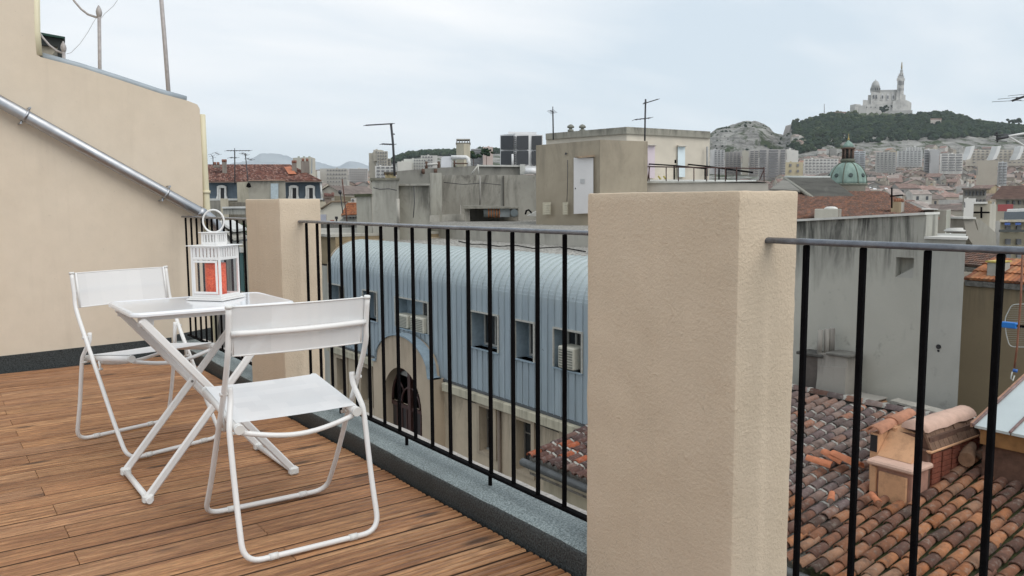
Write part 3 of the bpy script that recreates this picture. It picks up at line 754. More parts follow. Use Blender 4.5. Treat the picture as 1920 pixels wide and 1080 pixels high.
def fslab(cols, zbot, depth, mb=None, mi=0, mtop=None, dirn=None):
    """walls whose front top edge runs through measured points (px, py, distance); pushed away by depth"""
    mb = mb or MB(); dirn = dirn or rdir(sum(c[0] for c in cols)/len(cols))
    fr = [at(*c) for c in cols]; bk = [p+dirn*depth for p in fr]
    foot = [(p.x, p.y) for p in fr]+[(p.x, p.y) for p in reversed(bk)]
    zs = [p.z for p in fr]+[p.z for p in reversed(fr)]
    return mb.prism(foot, zbot, zs, mi, mtop)
def front(cols, thick=.06, proud=.03, mb=None, mi=0):
    """flat plate standing slightly proud: cols = four (px,py,d) corners"""
    mb = mb or MB(); P_ = [at(*c)-F0*proud for c in cols]
    return mb.extrude(P_, F0*thick, mi)
def hole_wall(c, y0, y1, z0, z1, holes, rec, mb=None, mi=0, mback=1, thick=.25):
    """wall in the plane X=c seen from -X with recessed openings"""
    mb = mb or MB()
    ys = sorted(set([y0, y1]+[h_[0] for h_ in holes]+[h_[1] for h_ in holes])); zs = sorted(set([z0, z1]+[h_[2] for h_ in holes]+[h_[3] for h_ in holes]))
    ins = lambda y, z: any(h_[0] < y < h_[1] and h_[2] < z < h_[3] for h_ in holes)
    for i in range(len(ys)-1):
        for j in range(len(zs)-1):
            a, b_, p, q = ys[i], ys[i+1], zs[j], zs[j+1]
            if not ins((a+b_)/2, (p+q)/2): mb.poly([(c, a, p), (c, a, q), (c, b_, q), (c, b_, p)], mi)
    for a, b_, p, q in holes:
        r = c+rec
        mb.poly([(c, a, p), (r, a, p), (r, a, q), (c, a, q)], mi); mb.poly([(c, b_, p), (c, b_, q), (r, b_, q), (r, b_, p)], mi)
        mb.poly([(c, a, p), (c, b_, p), (r, b_, p), (r, a, p)], mi); mb.poly([(c, a, q), (r, a, q), (r, b_, q), (c, b_, q)], mi)
        mb.poly([(r, a, p), (r, a, q), (r, b_, q), (r, b_, p)], mback)
    return mb

M_dark = plain('dark interior', (.012, .012, .014), .5)
M_pane = plain('dark window glass', (.018, .022, .026), .12, 0, .3, 1.0, spec=.7)
M_frame = plain('grey painted window frame', (.30, .30, .28), .6, 0, .15, 12)

# ================================================================== blue metal clad building across the street
BX = 13.0; ZL = -4.23; ZB = -1.33; RA, RB = 1.35, 1.08; PW = .2725
def bluemat():
    mt, nt, b, o = newmat('pale blue metal cladding'); v = coords(nt, kind='World')
    oi = N(nt, 'ShaderNodeObjectInfo')
    c = mixc(nt, oi.outputs['Random'], (.31, .37, .41), (.345, .405, .44))
    n = noise_t(nt, coords(nt, (3, 3, .5), 'World'), 1.3, 6, .6)
    c = mixc(nt, 1., c, ramp(nt, n, [(.3, .86), (.7, 1.08)]), 'MULTIPLY')
    g = N(nt, 'ShaderNodeNewGeometry'); sp = N(nt, 'ShaderNodeSeparateXYZ'); L(nt, g.outputs['Position'], sp.inputs[0])
    mr = N(nt, 'ShaderNodeMapRange'); L(nt, sp.outputs[2], mr.inputs[0])
    mr.inputs[1].default_value = -1.5; mr.inputs[2].default_value = -.5
    c = mixc(nt, math_(nt, 'MULTIPLY', mr.outputs[0], .6), c, (.50, .55, .53))     # paler towards the curved top
    sp_ = ramp(nt, noise_t(nt, v, 9, 2, .5), [(.735, 0.), (.75, 1.)]); c = mixc(nt, math_(nt, 'MULTIPLY', sp_, .7), c, (.06, .06, .06))
    L(nt, c, b.inputs['Base Color']); b.inputs['Roughness'].default_value = .48; b.inputs['Specular IOR Level'].default_value = .4
    bump(nt, b, noise_t(nt, v, 6, 4, .6), .12, .01); return mt
M_blue = bluemat()
M_blueframe = plain('blue grey window lining', (.25, .32, .37), .6, 0, .15, 9)
M_pale = plain('pale dusty sheet edge', (.42, .41, .37), .7, 0, .2, 14)
M_facade = concrete('tan street facade', (.52, .43, .32), (.10, .09, .075), -4.5, 2.5, .55, 1.2)
bb = thing('blue_clad_building', 'long building across the street with rounded pale blue metal cladding and tan ground facade', 'building', (BX, 20, -16))
Y0, Y1 = 9.2, 29.95
NP = int(round((Y1-Y0)/PW)); 
def snap(y): return Y0+round((y-Y0)/PW)*PW
wins = [(15.0, 16.05, -1.985, -2.965, 'ac'), (16.75, 17.75, -1.965, -2.99, 'frame'), (18.6, 19.72, -1.95, -2.98, 'frame'), (22.2, 24.4, -1.95, -2.94, 'acs'), (25.9, 26.97, -1.92, -2.95, 'frame'), (28.65, 29.8, -1.92, -2.95, 'ac'), (13.2, 14.2, -1.98, -2.98, 'frame'), (11.3, 12.3, -1.98, -2.98, 'frame')]
wins = [(snap(a), snap(b_), zt, zb, k) for a, b_, zt, zb, k in wins]
def prof(zlo, zhi, arc):
    p = [(0, zlo), (0, zhi)]
    if arc:
        for k in range(1, 19):
            a = PI/2*k/18; e = .007 if k < 18 else 0; x_, z_ = RA*(1-math.cos(a)), ZB+RB*math.sin(a)
            p += [(x_-e*math.cos(a), z_+e*math.sin(a)), (x_+.012*math.sin(a), z_+.012*math.cos(a))] if k < 18 else [(x_, z_)]
    return p
def panel_mesh(zlo, zhi, arc):
    p = prof(zlo, zhi, arc); mb = MB(); n = len(p)
    def nrm(i):
        a = p[max(i-1, 0)]; b_ = p[min(i+1, n-1)]; d = Vector((b_[0]-a[0], b_[1]-a[1])).normalized(); return Vector((-d.y, d.x))
    def sheet(ya, yb, oa, ob, smooth=False):
        vs = []
        for i in range(n):
            nn = nrm(i); vs += [(p[i][0]+nn.x*oa, ya, p[i][1]+nn.y*oa), (p[i][0]+nn.x*ob, yb, p[i][1]+nn.y*ob)]
        mb.raw(vs, [(2*i, 2*i+2, 2*i+3, 2*i+1) for i in range(n-1)], 0)
    s = .034
    sheet(.012, PW/2-.02, 0, 0); sheet(PW/2-.02, PW/2, 0, .008); sheet(PW/2, PW/2+.02, .008, 0); sheet(PW/2+.02, PW-.012, 0, 0)
    sheet(-.012, -.012+.0001, 0, s); sheet(-.012, .012, s, s); sheet(.012, .0121, s, 0)
    return mb
cache = {}
def add_panel(k, zlo, zhi, arc):
    key = (round(zlo, 3), round(zhi, 3), arc)
    if key not in cache: cache[key] = mesh('cladding_panel', panel_mesh(*key), M_blue)
    inst('cladding_panel', cache[key], Matrix.Translation(Vector((BX, Y0+k*PW, 0))-bb.location), bb)
for k in range(NP):
    y = Y0+(k+.5)*PW
    wz = [wv for wv in wins if wv[0] < y < wv[1]]
    if wz: add_panel(k, wz[0][2], ZB, True); add_panel(k, ZL, wz[0][3], False)
    else: add_panel(k, ZL, ZB, True)
# window recesses
M_acbox = plain('cream air conditioner casing', (.52, .50, .42), .6, 0, .1, 10); M_acg = plain('air conditioner grille', (.20, .20, .17), .7)
def ac_unit(c, sx, sy, sz, lab, par=None):
    t = thing('air_conditioner', lab, 'air conditioner', c, 'window air conditioners of the blue building')
    x, y, z = c
    part('casing', MB().bbox(x-sx/2, x+sx/2, y-sy/2, y+sy/2, z, z+sz, .03), M_acbox, t)
    mb = MB()
    for k in range(7):
        zz = z+.05+(sz-.1)*k/7; mb.box(x-sx/2-.008, x-sx/2-.001, y-sy/2+.05, y+sy/2-.05, zz, zz+(sz-.1)/7*.6)
    part('grille', mb, M_acg, t); return t
aclab = iter(['cream air conditioner in the window recess nearest the big pillar', 'right hand cream air conditioner of the pair above the arched gable', 'left hand cream air conditioner of the pair above the arched gable', 'cream air conditioner in the leftmost window recess of the blue building'])
for (a, b_, zt, zb, kind) in wins:
    rec = .42
    mb = MB()
    mb.poly([(BX, a, zb), (BX+rec, a, zb), (BX+rec, a, zt), (BX, a, zt)]); mb.poly([(BX, b_, zb), (BX, b_, zt), (BX+rec, b_, zt), (BX+rec, b_, zb)])
    mb.poly([(BX, a, zb), (BX, b_, zb), (BX+rec, b_, zb), (BX+rec, a, zb)]); mb.poly([(BX, a, zt), (BX+rec, a, zt), (BX+rec, b_, zt), (BX, b_, zt)])
    mb.poly([(BX+rec, a, zb), (BX+rec, a, zt), (BX+rec, b_, zt), (BX+rec, b_, zb)])
    wn_ = part('window', mb, M_blueframe, bb)
    def sub(name, mbx, mt): return part(name, mbx, mt, wn_)
    sub('flashing', MB().box(BX-.05, BX+.02, a-.02, b_+.02, zt, zt+.045).box(BX-.05, BX-.012, a-.03, a+.015, zb, zt).box(BX-.05, BX-.012, b_-.015, b_+.03, zb, zt), M_pale)
    sub('sill', MB().box(BX-.07, BX+.3, a-.03, b_+.03, zb-.035, zb), M_blueframe)
    if kind == 'acs': wa, wb = a+.1, a+1.0
    elif kind == 'ac': wa, wb = a+.3, b_-.08
    else: wa, wb = a+.06, b_-.12
    X = BX+rec
    zt2 = zt-.05; zb2 = zb+.04
    sub('frame', MB().box(X-.07, X-.01, wa, wa+.06, zb2, zt2).box(X-.07, X-.01, wb-.06, wb, zb2, zt2).box(X-.07, X-.01, wa+.06, wb-.06, zb2, zb2+.06).box(X-.07, X-.01, wa+.06, wb-.06, zt2-.06, zt2).box(X-.08, X-.01, (wa+wb)/2-.025, (wa+wb)/2+.025, zb2+.06, zt2-.06), M_frame)
    sub('pane', MB().box(X-.04, X-.03, wa+.06, wb-.06, zb2+.06, zt2-.06), M_pane)
    if kind == 'ac' and a < 20: ac_unit((BX+.12, a+.52, zb+.03), .46, .62, .56, next(aclab))
    if kind == 'acs':
        ac_unit((BX+.10, a+.58, zb), .46, .86, .50, next(aclab)); ac_unit((BX+.12, a+1.68, zb+.02), .40, .80, .44, next(aclab))
    if kind == 'ac' and a > 20: ac_unit((BX+.16, a+.55, zb+.02), .36, .5, .32, next(aclab))
# base gutter and ledge
part('gutter', MB().box(BX-.07, BX+.05, Y0, Y1, ZL-.05, ZL+.015), plain('dark gutter line', (.07, .075, .08), .6, 0, .2, 8), bb)
M_ledge = concrete('stained cream ledge', (.52, .48, .37), (.16, .14, .11), -4.3, .5, .5, 3)
for ya, yb in ((Y0, 21.25), (25.55, Y1)):
    part('ledge', MB().bbox(BX-.20, BX+.05, ya, yb, ZL-.31, ZL-.052, .02), M_ledge, bb)
holes = []
for (pxa, pya, pxb, pyb) in ((901, 758, 928, 852), (972, 785, 998, 890)):
    p = onX(pxa, pya, BX); q = onX(pxb, pyb, BX); holes.append((q.y, p.y, q.z, p.z))
holes[0] = (18.68, 19.38, -5.98, -4.66); holes[1] = (16.92, 17.58, -6.05, -4.66)
holes += [(26.35, 27.15, -6.0, -4.72), (28.45, 29.25, -6.0, -4.72), (14.9, 15.6, -6.05, -4.66), (12.9, 13.6, -6.05, -4.66)]
for k in range(len(holes)): holes.append((holes[k][0], holes[k][1], holes[k][2]-4.0, holes[k][3]-3.7))
hw_ = hole_wall(BX-.03, Y0, Y1, -16, ZL-.31, holes, .28)
part('wall', hw_, [M_facade, M_dark], bb)
M_surround = concrete('tan window surround', (.43, .355, .265), (.14, .12, .10), None, streak=.25, sx=1)
for (a, b_, zb, zt) in holes:
    c = BX-.03; wv = part('window', MB().box(c+.20, c+.275, a+.001, b_-.001, zb+.001, zb+.05), M_frame, bb)
    part('surround', MB().box(c-.045, c-.002, a-.14, a, zb-.10, zt+.13).box(c-.045, c-.002, b_, b_+.14, zb-.10, zt+.13).box(c-.045, c-.002, a, b_, zt, zt+.13).box(c-.045, c-.002, a, b_, zb-.10, zb), M_surround, wv)
    part('pane', MB().box(c+.25, c+.27, a+.05, b_-.05, zb+.05, zt-.05), M_pane, wv)
    part('frame', MB().box(c+.22, c+.26, a, a+.05, zb+.05, zt).box(c+.22, c+.26, b_-.05, b_, zb+.05, zt).box(c+.22, c+.26, a+.05, b_-.05, zt-.05, zt).box(c+.22, c+.26, a+.05, b_-.05, (zb+zt)/2+.28, (zb+zt)/2+.31), plain('brown grey sash', (.16, .14, .12), .6), wv)
# downpipe lines
for y in (26.0, 18.35): part('downpipe', MB().tube([(BX-.09, y, ZL-.3), (BX-.09, y, -15)], .05, 10), plain('brown downpipe', (.16, .12, .09), .6), bb)
# arched gable portal
M_portal = concrete('weathered portal render', (.49, .40, .30), (.16, .12, .09), -3.0, 1.6, .4, 2.4)
PX_ = BX-.42; yc = 23.40
outl = []
hw2 = 2.02
def gable(y):      # height of the curved gable over its half width
    u = abs(y-yc)
    if u > 1.72: return -4.20
    return -4.02+(.93)*math.sqrt(max(0, 1-(u/1.74)**2))**1.15*1.0
ys_ = [yc-hw2+2*hw2*k/48 for k in range(49)]
ytop = [(y, gable(y)) for y in ys_]
# door opening arch
dy = 1.30; dz0 = -5.45; darch = lambda y: dz0+1.30*math.sqrt(max(0, 1-((y-yc)/dy)**2))
mb = MB(); dep = .40
for i in range(48):
    ya, yb = ys_[i], ys_[i+1]; za, zb = gable(ya), gable(yb)
    la = darch(ya) if abs(ya-yc) < dy else None; lb = darch(yb) if abs(yb-yc) < dy else None
    if la is None and lb is None: lo_a = lo_b = -16
    elif la is None or lb is None: lo_a = dz0 if la is None else la; lo_b = dz0 if lb is None else lb
    else: lo_a, lo_b = la, lb
    if (la is None) != (lb is None):
        # jamb column: cut the strip at the opening edge
        ye = yc+math.copysign(dy, ya-yc if la is None else yb-yc); ze = gable(ye)
        if la is None:
            mb.poly([(PX_, ya, -16), (PX_, ya, za), (PX_, ye, ze), (PX_, ye, -16)]); mb.poly([(PX_, ye, dz0), (PX_, ye, ze), (PX_, yb, zb), (PX_, yb, lb)])
        else:
            mb.poly([(PX_, ya, la), (PX_, ya, za), (PX_, ye, ze), (PX_, ye, dz0)]); mb.poly([(PX_, ye, -16), (PX_, ye, ze), (PX_, yb, zb), (PX_, yb, -16)])
    else: mb.poly([(PX_, ya, lo_a), (PX_, ya, za), (PX_, yb, zb), (PX_, yb, lo_b)])
    mb.poly([(PX_, ya, za), (PX_+dep, ya, za), (PX_+dep, yb, zb), (PX_, yb, zb)])
for s in (-1, 1):
    ye = yc+s*hw2; mb.poly([(PX_, ye, -16), (PX_+dep, ye, -16), (PX_+dep, ye, -4.2), (PX_, ye, -4.2)])
ins = [(yc+dy*math.cos(a), dz0+1.30*math.sin(a)) for a in [PI*k/24 for k in range(25)]]
ins = [(yc+dy, -16)]+ins+[(yc-dy, -16)]
for (ya, za), (yb, zb) in zip(ins[:-1], ins[1:]): mb.poly([(PX_, ya, za), (PX_, yb, zb), (PX_+.38, yb, zb), (PX_+.38, ya, za)])
ptl = part('portal', mb, M_portal, bb)
mb = MB(); pts_ = [Vector((PX_-.02, y, z+.03)) for y, z in ytop]
for i in range(48):
    (ya, za), (yb, zb) = ytop[i], ytop[i+1]
    mb.raw([(PX_-.06, ya, za), (PX_-.06, yb, zb), (PX_+.30, yb, zb), (PX_+.30, ya, za), (PX_-.06, ya, za+.055), (PX_-.06, yb, zb+.055), (PX_+.30, yb, zb+.055), (PX_+.30, ya, za+.055)], [(0, 1, 5, 4), (4, 5, 6, 7), (3, 7, 6, 2), (0, 3, 2, 1)])
part('coping', mb, M_blueframe, ptl)
M_door = plain('dark red brown door wood', (.055, .022, .018), .5, 0, .3, 14)
XD = PX_+.36
dr_ = part('door', MB().box(XD, XD+.06, yc-dy, yc-.09, -9, -5.62).box(XD, XD+.06, yc+.09, yc+dy, -9, -5.62), plain('dark door leaf', (.03, .024, .024), .4), bb)
part('door_frame', MB().box(XD-.09, XD+.05, yc-.09, yc+.09, -9, -4.2).box(XD-.05, XD+.05, yc-dy, yc-.09, -5.62, -5.50).box(XD-.05, XD+.05, yc+.09, yc+dy, -5.62, -5.50), M_door, dr_)
mb = MB()
for s in (-1, 1):
    for k in range(3): mb.box(XD-.03, XD+.01, yc+s*(.30+.33*k)-.03, yc+s*(.30+.33*k)+.03, -9, -5.62)
part('door_rail', mb, M_door, dr_)
mb = MB()
for r_ in (1.27, .62): mb.tube([(XD-.02, yc+r_*math.cos(a), -5.48+r_*math.sin(a)) for a in [PI*k/20 for k in range(21)]], .04, 6)
for a in (45, 90, 135): mb.tube([(XD-.02, yc+.62*math.cos(math.radians(a)), -5.48+.62*math.sin(math.radians(a))), (XD-.02, yc+1.27*math.cos(math.radians(a)), -5.48+1.27*math.sin(math.radians(a)))], .03, 6)
fan = part('fanlight', mb, M_door, bb)
mb = MB(); o_ = [Vector((XD+.03, yc+1.27*math.cos(PI*k/20), -5.48+1.27*math.sin(PI*k/20))) for k in range(21)]
mb.extrude(o_, Vector((.01, 0, 0))); part('pane', mb, plain('dusty pale glass', (.36, .36, .34), .25, 0, .25, 2), fan)
part('end_wall', MB().extrude([Vector((BX+.0, Y1, -16)), Vector((BX+9, Y1, -16)), Vector((BX+9, Y1, ZB+RB))]+[Vector((BX+x+.0, Y1, z)) for x, z in reversed(prof(ZL, ZB, True)[1:])], Vector((0, .12, 0))), M_facade, bb)

# ---- flat gravel roofs behind the rounded cladding
def gravelmat(name, a, b2, sc=14):
    mt, nt, b, o = newmat(name); v = coords(nt, kind='World')
    vo = N(nt, 'ShaderNodeTexVoronoi', Scale=sc); L(nt, v, vo.inputs['Vector'])
    c = mixc(nt, ramp(nt, vo.outputs['Color'], [(.2, 0.), (.8, 1.)]), a, b2)
    c = mixc(nt, 1., c, ramp(nt, vo.outputs['Distance'], [(.05, 1.1), (.6, .5)]), 'MULTIPLY')
    c = mixc(nt, 1., c, ramp(nt, noise_t(nt, v, .6, 5, .6), [(.3, .8), (.7, 1.1)]), 'MULTIPLY')
    L(nt, c, b.inputs['Base Color']); b.inputs['Roughness'].default_value = .95
    bump(nt, b, vo.outputs['Distance'], 1., .03); return mt
M_gravel = gravelmat('grey roof gravel', (.27, .255, .225), (.66, .63, .57))
M_conc = concrete('stained grey concrete', (.39, .375, .325), (.09, .086, .075), 1.9, 2.4, .85, 1.1)
M_conc2 = concrete('pale grey concrete', (.44, .42, .37), (.10, .095, .085), .4, .8, .6, 1.6)
ZG = -.30; XW = onX(1000, 457, 18.1).x
struct('gravel_roof', MB().box(BX+RA+.02, 18.2, Y0, 31.5, -.9, ZG), M_gravel)
part('roof_slab', MB().box(BX+.5, 18.1, Y0+.05, Y1-.05, -15.9, -.91), M_dark, bb)
zt = onX(1000, 431, 18.1).z
lw = solo('roof_kerb_wall', MB().box(18.1, 18.35, Y0, 31.5, -.6, zt), M_conc2, 'low concrete upstand wall between the lower and upper gravel roofs', 'wall', loc=(18.1, 20, -.6))
struct('upper_gravel_roof', MB().prism([(18.36, 12.5), (18.36, 31.0), (24, 42), (40, 75), (50, 60), (44, 34), (30, 22.5)], -.6, zt-.06), M_gravel)
# electrical strip and small things lying on the gravel
for q, lab in (((762, 437), 'black cable lying on the gravel roof near the concrete wall'),):
    pass
solo('cable', MB().tube([onZ(*q, ZG+.03) for q in ((860, 452), (884, 458), (905, 458), (935, 462), (968, 460), (1000, 466), (1050, 463), (1098, 472))], .018, 5), M_rail, 'black cable lying along the lower gravel roof', 'cable', loc=onZ(935, 462, ZG))

# ---- grey concrete walls and blocks beyond the gravel
ZU = zt-.06
c1 = thing('concrete_annex', 'stained grey concrete block with stepped top left of the gravel roof', 'building', at(735, 430, 33))
part('wall', fslab([(668, 366, 33.6), (697, 366, 33.3)], -16, 8), M_conc, c1)
part('wall', fslab([(697, 337.5, 33.2), (747, 337.5, 32.8)], -16, 7), concrete('paler block render', (.45, .43, .375), (.10, .095, .085), 2.2, 2.6, .5, 1.0), c1)
part('roof_cap', fslab([(694, 333.5, 33.1), (749, 333.5, 32.7)], at(720, 338, 33).z, 7.2), plain('lichened cap slab', (.20, .19, .15), .95, 0, .4, 5), c1)
part('wall', fslab([(747, 347, 33.4), (805, 346, 33.0)], -16, 12), M_conc, c1)
part('moss_cap', fslab([(664, 364, 33.5), (697, 363, 33.2)], at(680, 368.5, 33.4).z, 8), plain('mossy gutter', (.06, .065, .035), .95, 0, .5, 6), c1)
part('downpipe', MB().tube([at(746, 373, 32.6), at(747, 430, 32.6)], .07, 8), M_conc2, c1)
part('cornice', fslab([(747, 345, 33.2), (806, 344, 32.8)], at(780, 348, 33).z, .5), M_conc2, c1)
ct = thing('chimney', 'low chimney with terracotta slabs on top of the concrete block', 'chimney', at(733, 334, 34))
part('stack', fslab([(722, 327, 34), (742, 327, 34)], at(730, 334, 33).z, 1.2), plain('ochre chimney render', (.34, .28, .16), .9, 0, .4, 8), ct)
part('cap', fslab([(719.5, 322.5, 33.9), (744, 322.5, 33.9)], at(730, 325.5, 34).z, 1.5), plain('dark chimney slab', (.10, .085, .06), .9, 0, .4, 8), ct)
for x in (723, 731, 740): part('brick', fslab([(x-2, 325.5, 34), (x+2, 325.5, 34)], at(730, 327.2, 34).z, 1.2), plain('chimney brick', (.3, .17, .1), .9), ct)
c2_ = thing('concrete_wall', 'long stained grey concrete wall behind the gravel roof', 'wall', at(900, 405, 50))
part('wall', fslab([(805, 326, 46), (829, 326, 46)], -2, 8), M_conc, c2_)
part('pilaster', fslab([(806, 324, 45.6), (828, 324, 45.6)], -2, .5), concrete('pilaster', (.42, .41, .36), (.12, .11, .1), None, streak=.4), c2_)
M_concL = concrete('streaked concrete panel', (.40, .385, .34), (.085, .08, .07), 2.9, 3.4, .8, .75)
prev = 829
for x in (863, 944, 1006):
    part('panel', fslab([(prev+.5, 328, 49.5), (x-.5, 328, 49.5)], -2, 6), M_concL, c2_); prev = x
part('joint', fslab([(942.6, 330, 49.35), (945.2, 330, 49.35)], -1.5, .3), plain('dark joint', (.09, .085, .075), .9), c2_)
part('skirting', fslab([(805, 404, 44.8), (870, 401, 48.5)], -1.5, .3), plain('pale skirting', (.42, .41, .37), .9, 0, .15, 3), c2_)
c3 = thing('roof_parapet', 'grey parapet wall with rust stains on the roof behind the concrete wall', 'wall', at(860, 320, 62))
part('wall', fslab([(743, 321, 56), (800, 316, 58), (896, 310.5, 60), (975, 311.5, 61)], 1, 2.2), concrete('parapet', (.25, .245, .22), (.07, .065, .06), 3.9, 1.0, .7, .8), c3)
part('coping', fslab([(896, 309, 59.8), (976, 310, 60.8)], at(930, 312, 60).z, 2.5), plain('pale coping', (.5, .5, .47), .8), c3)
part('end_post', front([(975, 308, 60.5), (985, 308, 60.5), (985, 327, 60.5), (975, 327, 60.5)], .5), plain('pale post', (.45, .45, .42), .8), c3)
M_rust = plain('rusty brown post', (.09, .05, .035), .85, 0, .4, 6)
gp = solo('roof_slab_stub', MB().tube([at(985, 321, 60.2), at(1012, 321, 60.2)], .22, 8), plain('white pipe', (.7, .7, .7), .5), 'white horizontal pipe below the dark cooling unit', 'pipe', loc=at(1000, 321, 60.2))
gp.name = 'white_pipe'
def tubes(name, segs, d, r, mt, lab, cat, group=None):
    mb = MB()
    for s_ in segs: mb.tube([at(x, y, d) for x, y in s_], r, 6)
    return solo(name, mb, mt, lab, cat, group, at(segs[0][0][0], segs[0][0][1], d))
br = thing('pipe_bracket', 'rusty posts carrying a pale pipe on the concrete parapet', 'bracket', at(812, 315, 59))
for x in (799.5, 822.5): part('post', MB().tube([at(x, 303, 59), at(x, 317, 59)], .10, 6), M_rust, br)
for x in (793.5, 816.5): part('post', MB().tube([at(x, 317, 57.5), at(x, 326, 57.5)], .12, 6), M_rust, br)
part('pipe', MB().tube([at(797, 309, 59), at(824, 307, 59)], .09, 6), plain('pale pipe', (.5, .49, .46), .7), br)
duct = thing('white_duct', 'rounded white ventilation duct box on the roof left of the tall chimney', 'duct', at(850, 310, 63))
cols = [(827, 314), (827, 298), (828.5, 294.5), (832, 293), (874, 293), (878.5, 295), (879.5, 300), (879.5, 314)]
part('casing', MB().extrude([at(x, y, 63) for x, y in cols[:4]]+[at(x, y, 63) for x, y in ((846, 293), (846, 314))], F0*1.2), plain('white casing', (.60, .61, .63), .4, 0, .05, 2), duct)
part('bend', MB().tube([at(846, 295, 63), at(874, 295, 63), at(877.5, 297.5, 63), at(878.5, 303, 63), at(878.5, 316, 63)], .16, 8), plain('white duct', (.66, .66, .64), .4), duct)
part('rail', MB().tube([at(850, 307, 62.7), at(877, 306.5, 62.7)], .05, 5).tube([at(852, 301, 62.7), at(852, 313, 62.7)], .07, 5), M_rust, duct)
ch2 = thing('chimney', 'tall pale plastered chimney with slotted cap beside the white duct', 'chimney', at(869, 312, 65))
part('stack', fslab([(855.5, 270, 65), (869.5, 269.5, 64.4), (881.5, 270, 65)], 3, 1.3), concrete('chimney plaster', (.50, .46, .36), (.2, .17, .14), 5.8, 2, .35, 1), ch2)
part('cap', fslab([(854.5, 267.3, 64.9), (882.5, 267.3, 64.9)], at(869, 270, 65).z, 1.5), plain('cap grey', (.22, .21, .18), .9), ch2)
for x in (856.5, 861.5, 866.5, 871.5, 876.5, 880.5): part('slot_post', fslab([(x-.8, 262.5, 64.8), (x+.8, 262.5, 64.8)], at(869, 267.5, 65).z, 1.3), plain('cap post', (.16, .15, .13), .9), ch2)
part('lid', fslab([(855.5, 260.3, 64.8), (881.5, 260.3, 64.8)], at(869, 262.6, 65).z, 1.4), plain('cap lid', (.34, .33, .29), .9), ch2)
cu = thing('cooling_unit', 'large rooftop cooling unit with black panels in a white frame', 'cooling unit', at(978, 312, 68))
M_blk = plain('black coil panel', (.018, .021, .026), .5, 0, .15, 2); M_wf = plain('white unit frame', (.66, .66, .66), .5, 0, .05, 3)
part('body', fslab([(937.5, 253, 69.5), (966, 250, 68), (1018, 253, 69)], at(970, 311.5, 68).z, 2.5), M_wf, cu)
for (xa, xb, d1, d2) in ((939, 962.5, 69.4, 68.15), (969, 991, 68.05, 68.55), (997, 1016, 68.7, 68.95)):
    for (ya, yb) in ((255, 280.5), (283.5, 309)):
        part('coil_panel', MB().extrude([at(xa, ya, d1)-F0*.14, at(xb, ya-.6, d2)-F0*.14, at(xb, yb, d2)-F0*.14, at(xa, yb, d1)-F0*.14], F0*.10), M_blk, cu)
for k in range(13): part('vent_slot', front([(964.7, 256+k*4.1, 68), (966.7, 256+k*4.1, 68), (966.7, 258.2+k*4.1, 68), (964.7, 258.2+k*4.1, 68)], .05, .06), M_blk, cu)
part('top_fan_deck', fslab([(953, 247, 69), (1006, 247.5, 69)], at(975, 252, 69).z, 2), M_wf, cu)
part('leg', front([(985, 312, 68), (1010, 312, 68), (1010, 316, 68), (985, 316, 68)], .3), M_wf, cu)
part('pipe', MB().tube([at(961, 289, 67.3), at(961, 311, 67.3)], .09, 6), M_wf, cu)
tubes('stay_rods', [((896, 308), (897.5, 327)), ((896, 310), (884, 327))], 57, .05, plain('pale stays', (.5, .49, .45), .7), 'pale slanting stay rods leaning on the grey parapet', 'stays')

# ---- duct unit on gravel
du = thing('duct_unit', 'low concrete hood with orange ringed flexible duct and grey fan box on the gravel', 'ventilation unit', at(920, 405, 46))
dD = 45.5
part('hood', fslab([(868, 385.5, dD-.3), (973, 387.5, dD-.3)], at(920, 391, dD).z, 2.4), plain('hood slab', (.27, .26, .225), .9, 0, .3, 3), du)
part('side', fslab([(871, 391, dD), (881, 391, dD)], ZU-.3, 2), M_conc2, du)
part('back', fslab([(881, 391, dD+1.9), (972, 391, dD+1.9)], ZU-.3, .2), M_conc2, du)
part('flexible_duct', MB().tube([at(907, 398, dD+.2), at(938, 397.5, dD+.2)], .28, 14), plain('grey flexible duct', (.20, .22, .22), .6), du)
for k in range(5): part('duct_ring', MB().tube([at(915.5+k*5, 397.8, dD+.2), at(917.7+k*5, 397.8, dD+.2)], .31, 14), plain('orange duct tape', (.45, .17, .06), .7), du)
part('fan_box', fslab([(937, 390.5, dD-.1), (956, 390.5, dD-.1)], at(945, 407, dD).z, 1.3), plain('blue grey box', (.25, .28, .29), .6), du)
part('fan_box', fslab([(956.5, 391.5, dD), (972, 391.5, dD)], at(945, 407.5, dD).z, 1.3), plain('grey box', (.22, .22, .20), .7), du)
part('fan_outlet', MB().tube([at(964, 399, dD-.25), at(964, 399, dD+.1)], .21, 16), plain('outlet ring', (.15, .18, .19), .5), du)
tubes('bent_pipe', [((985, 402), (987, 395), (991, 393.5), (995, 397), (997, 401))], 44, .05, M_rail, 'small bent black pipe rising from the gravel beside the tan shed', 'pipe')
solo('roof_cowl', MB().extrude([at(x, y, 43.5) for x, y in ((989, 404.5), (1005, 396), (1012, 396), (1012, 406))], F0*1.0), plain('white cowl', (.62, .61, .57), .7), 'small white sloping cowl at the foot of the tan shed', 'cowl', loc=at(1000, 404, 43.5))

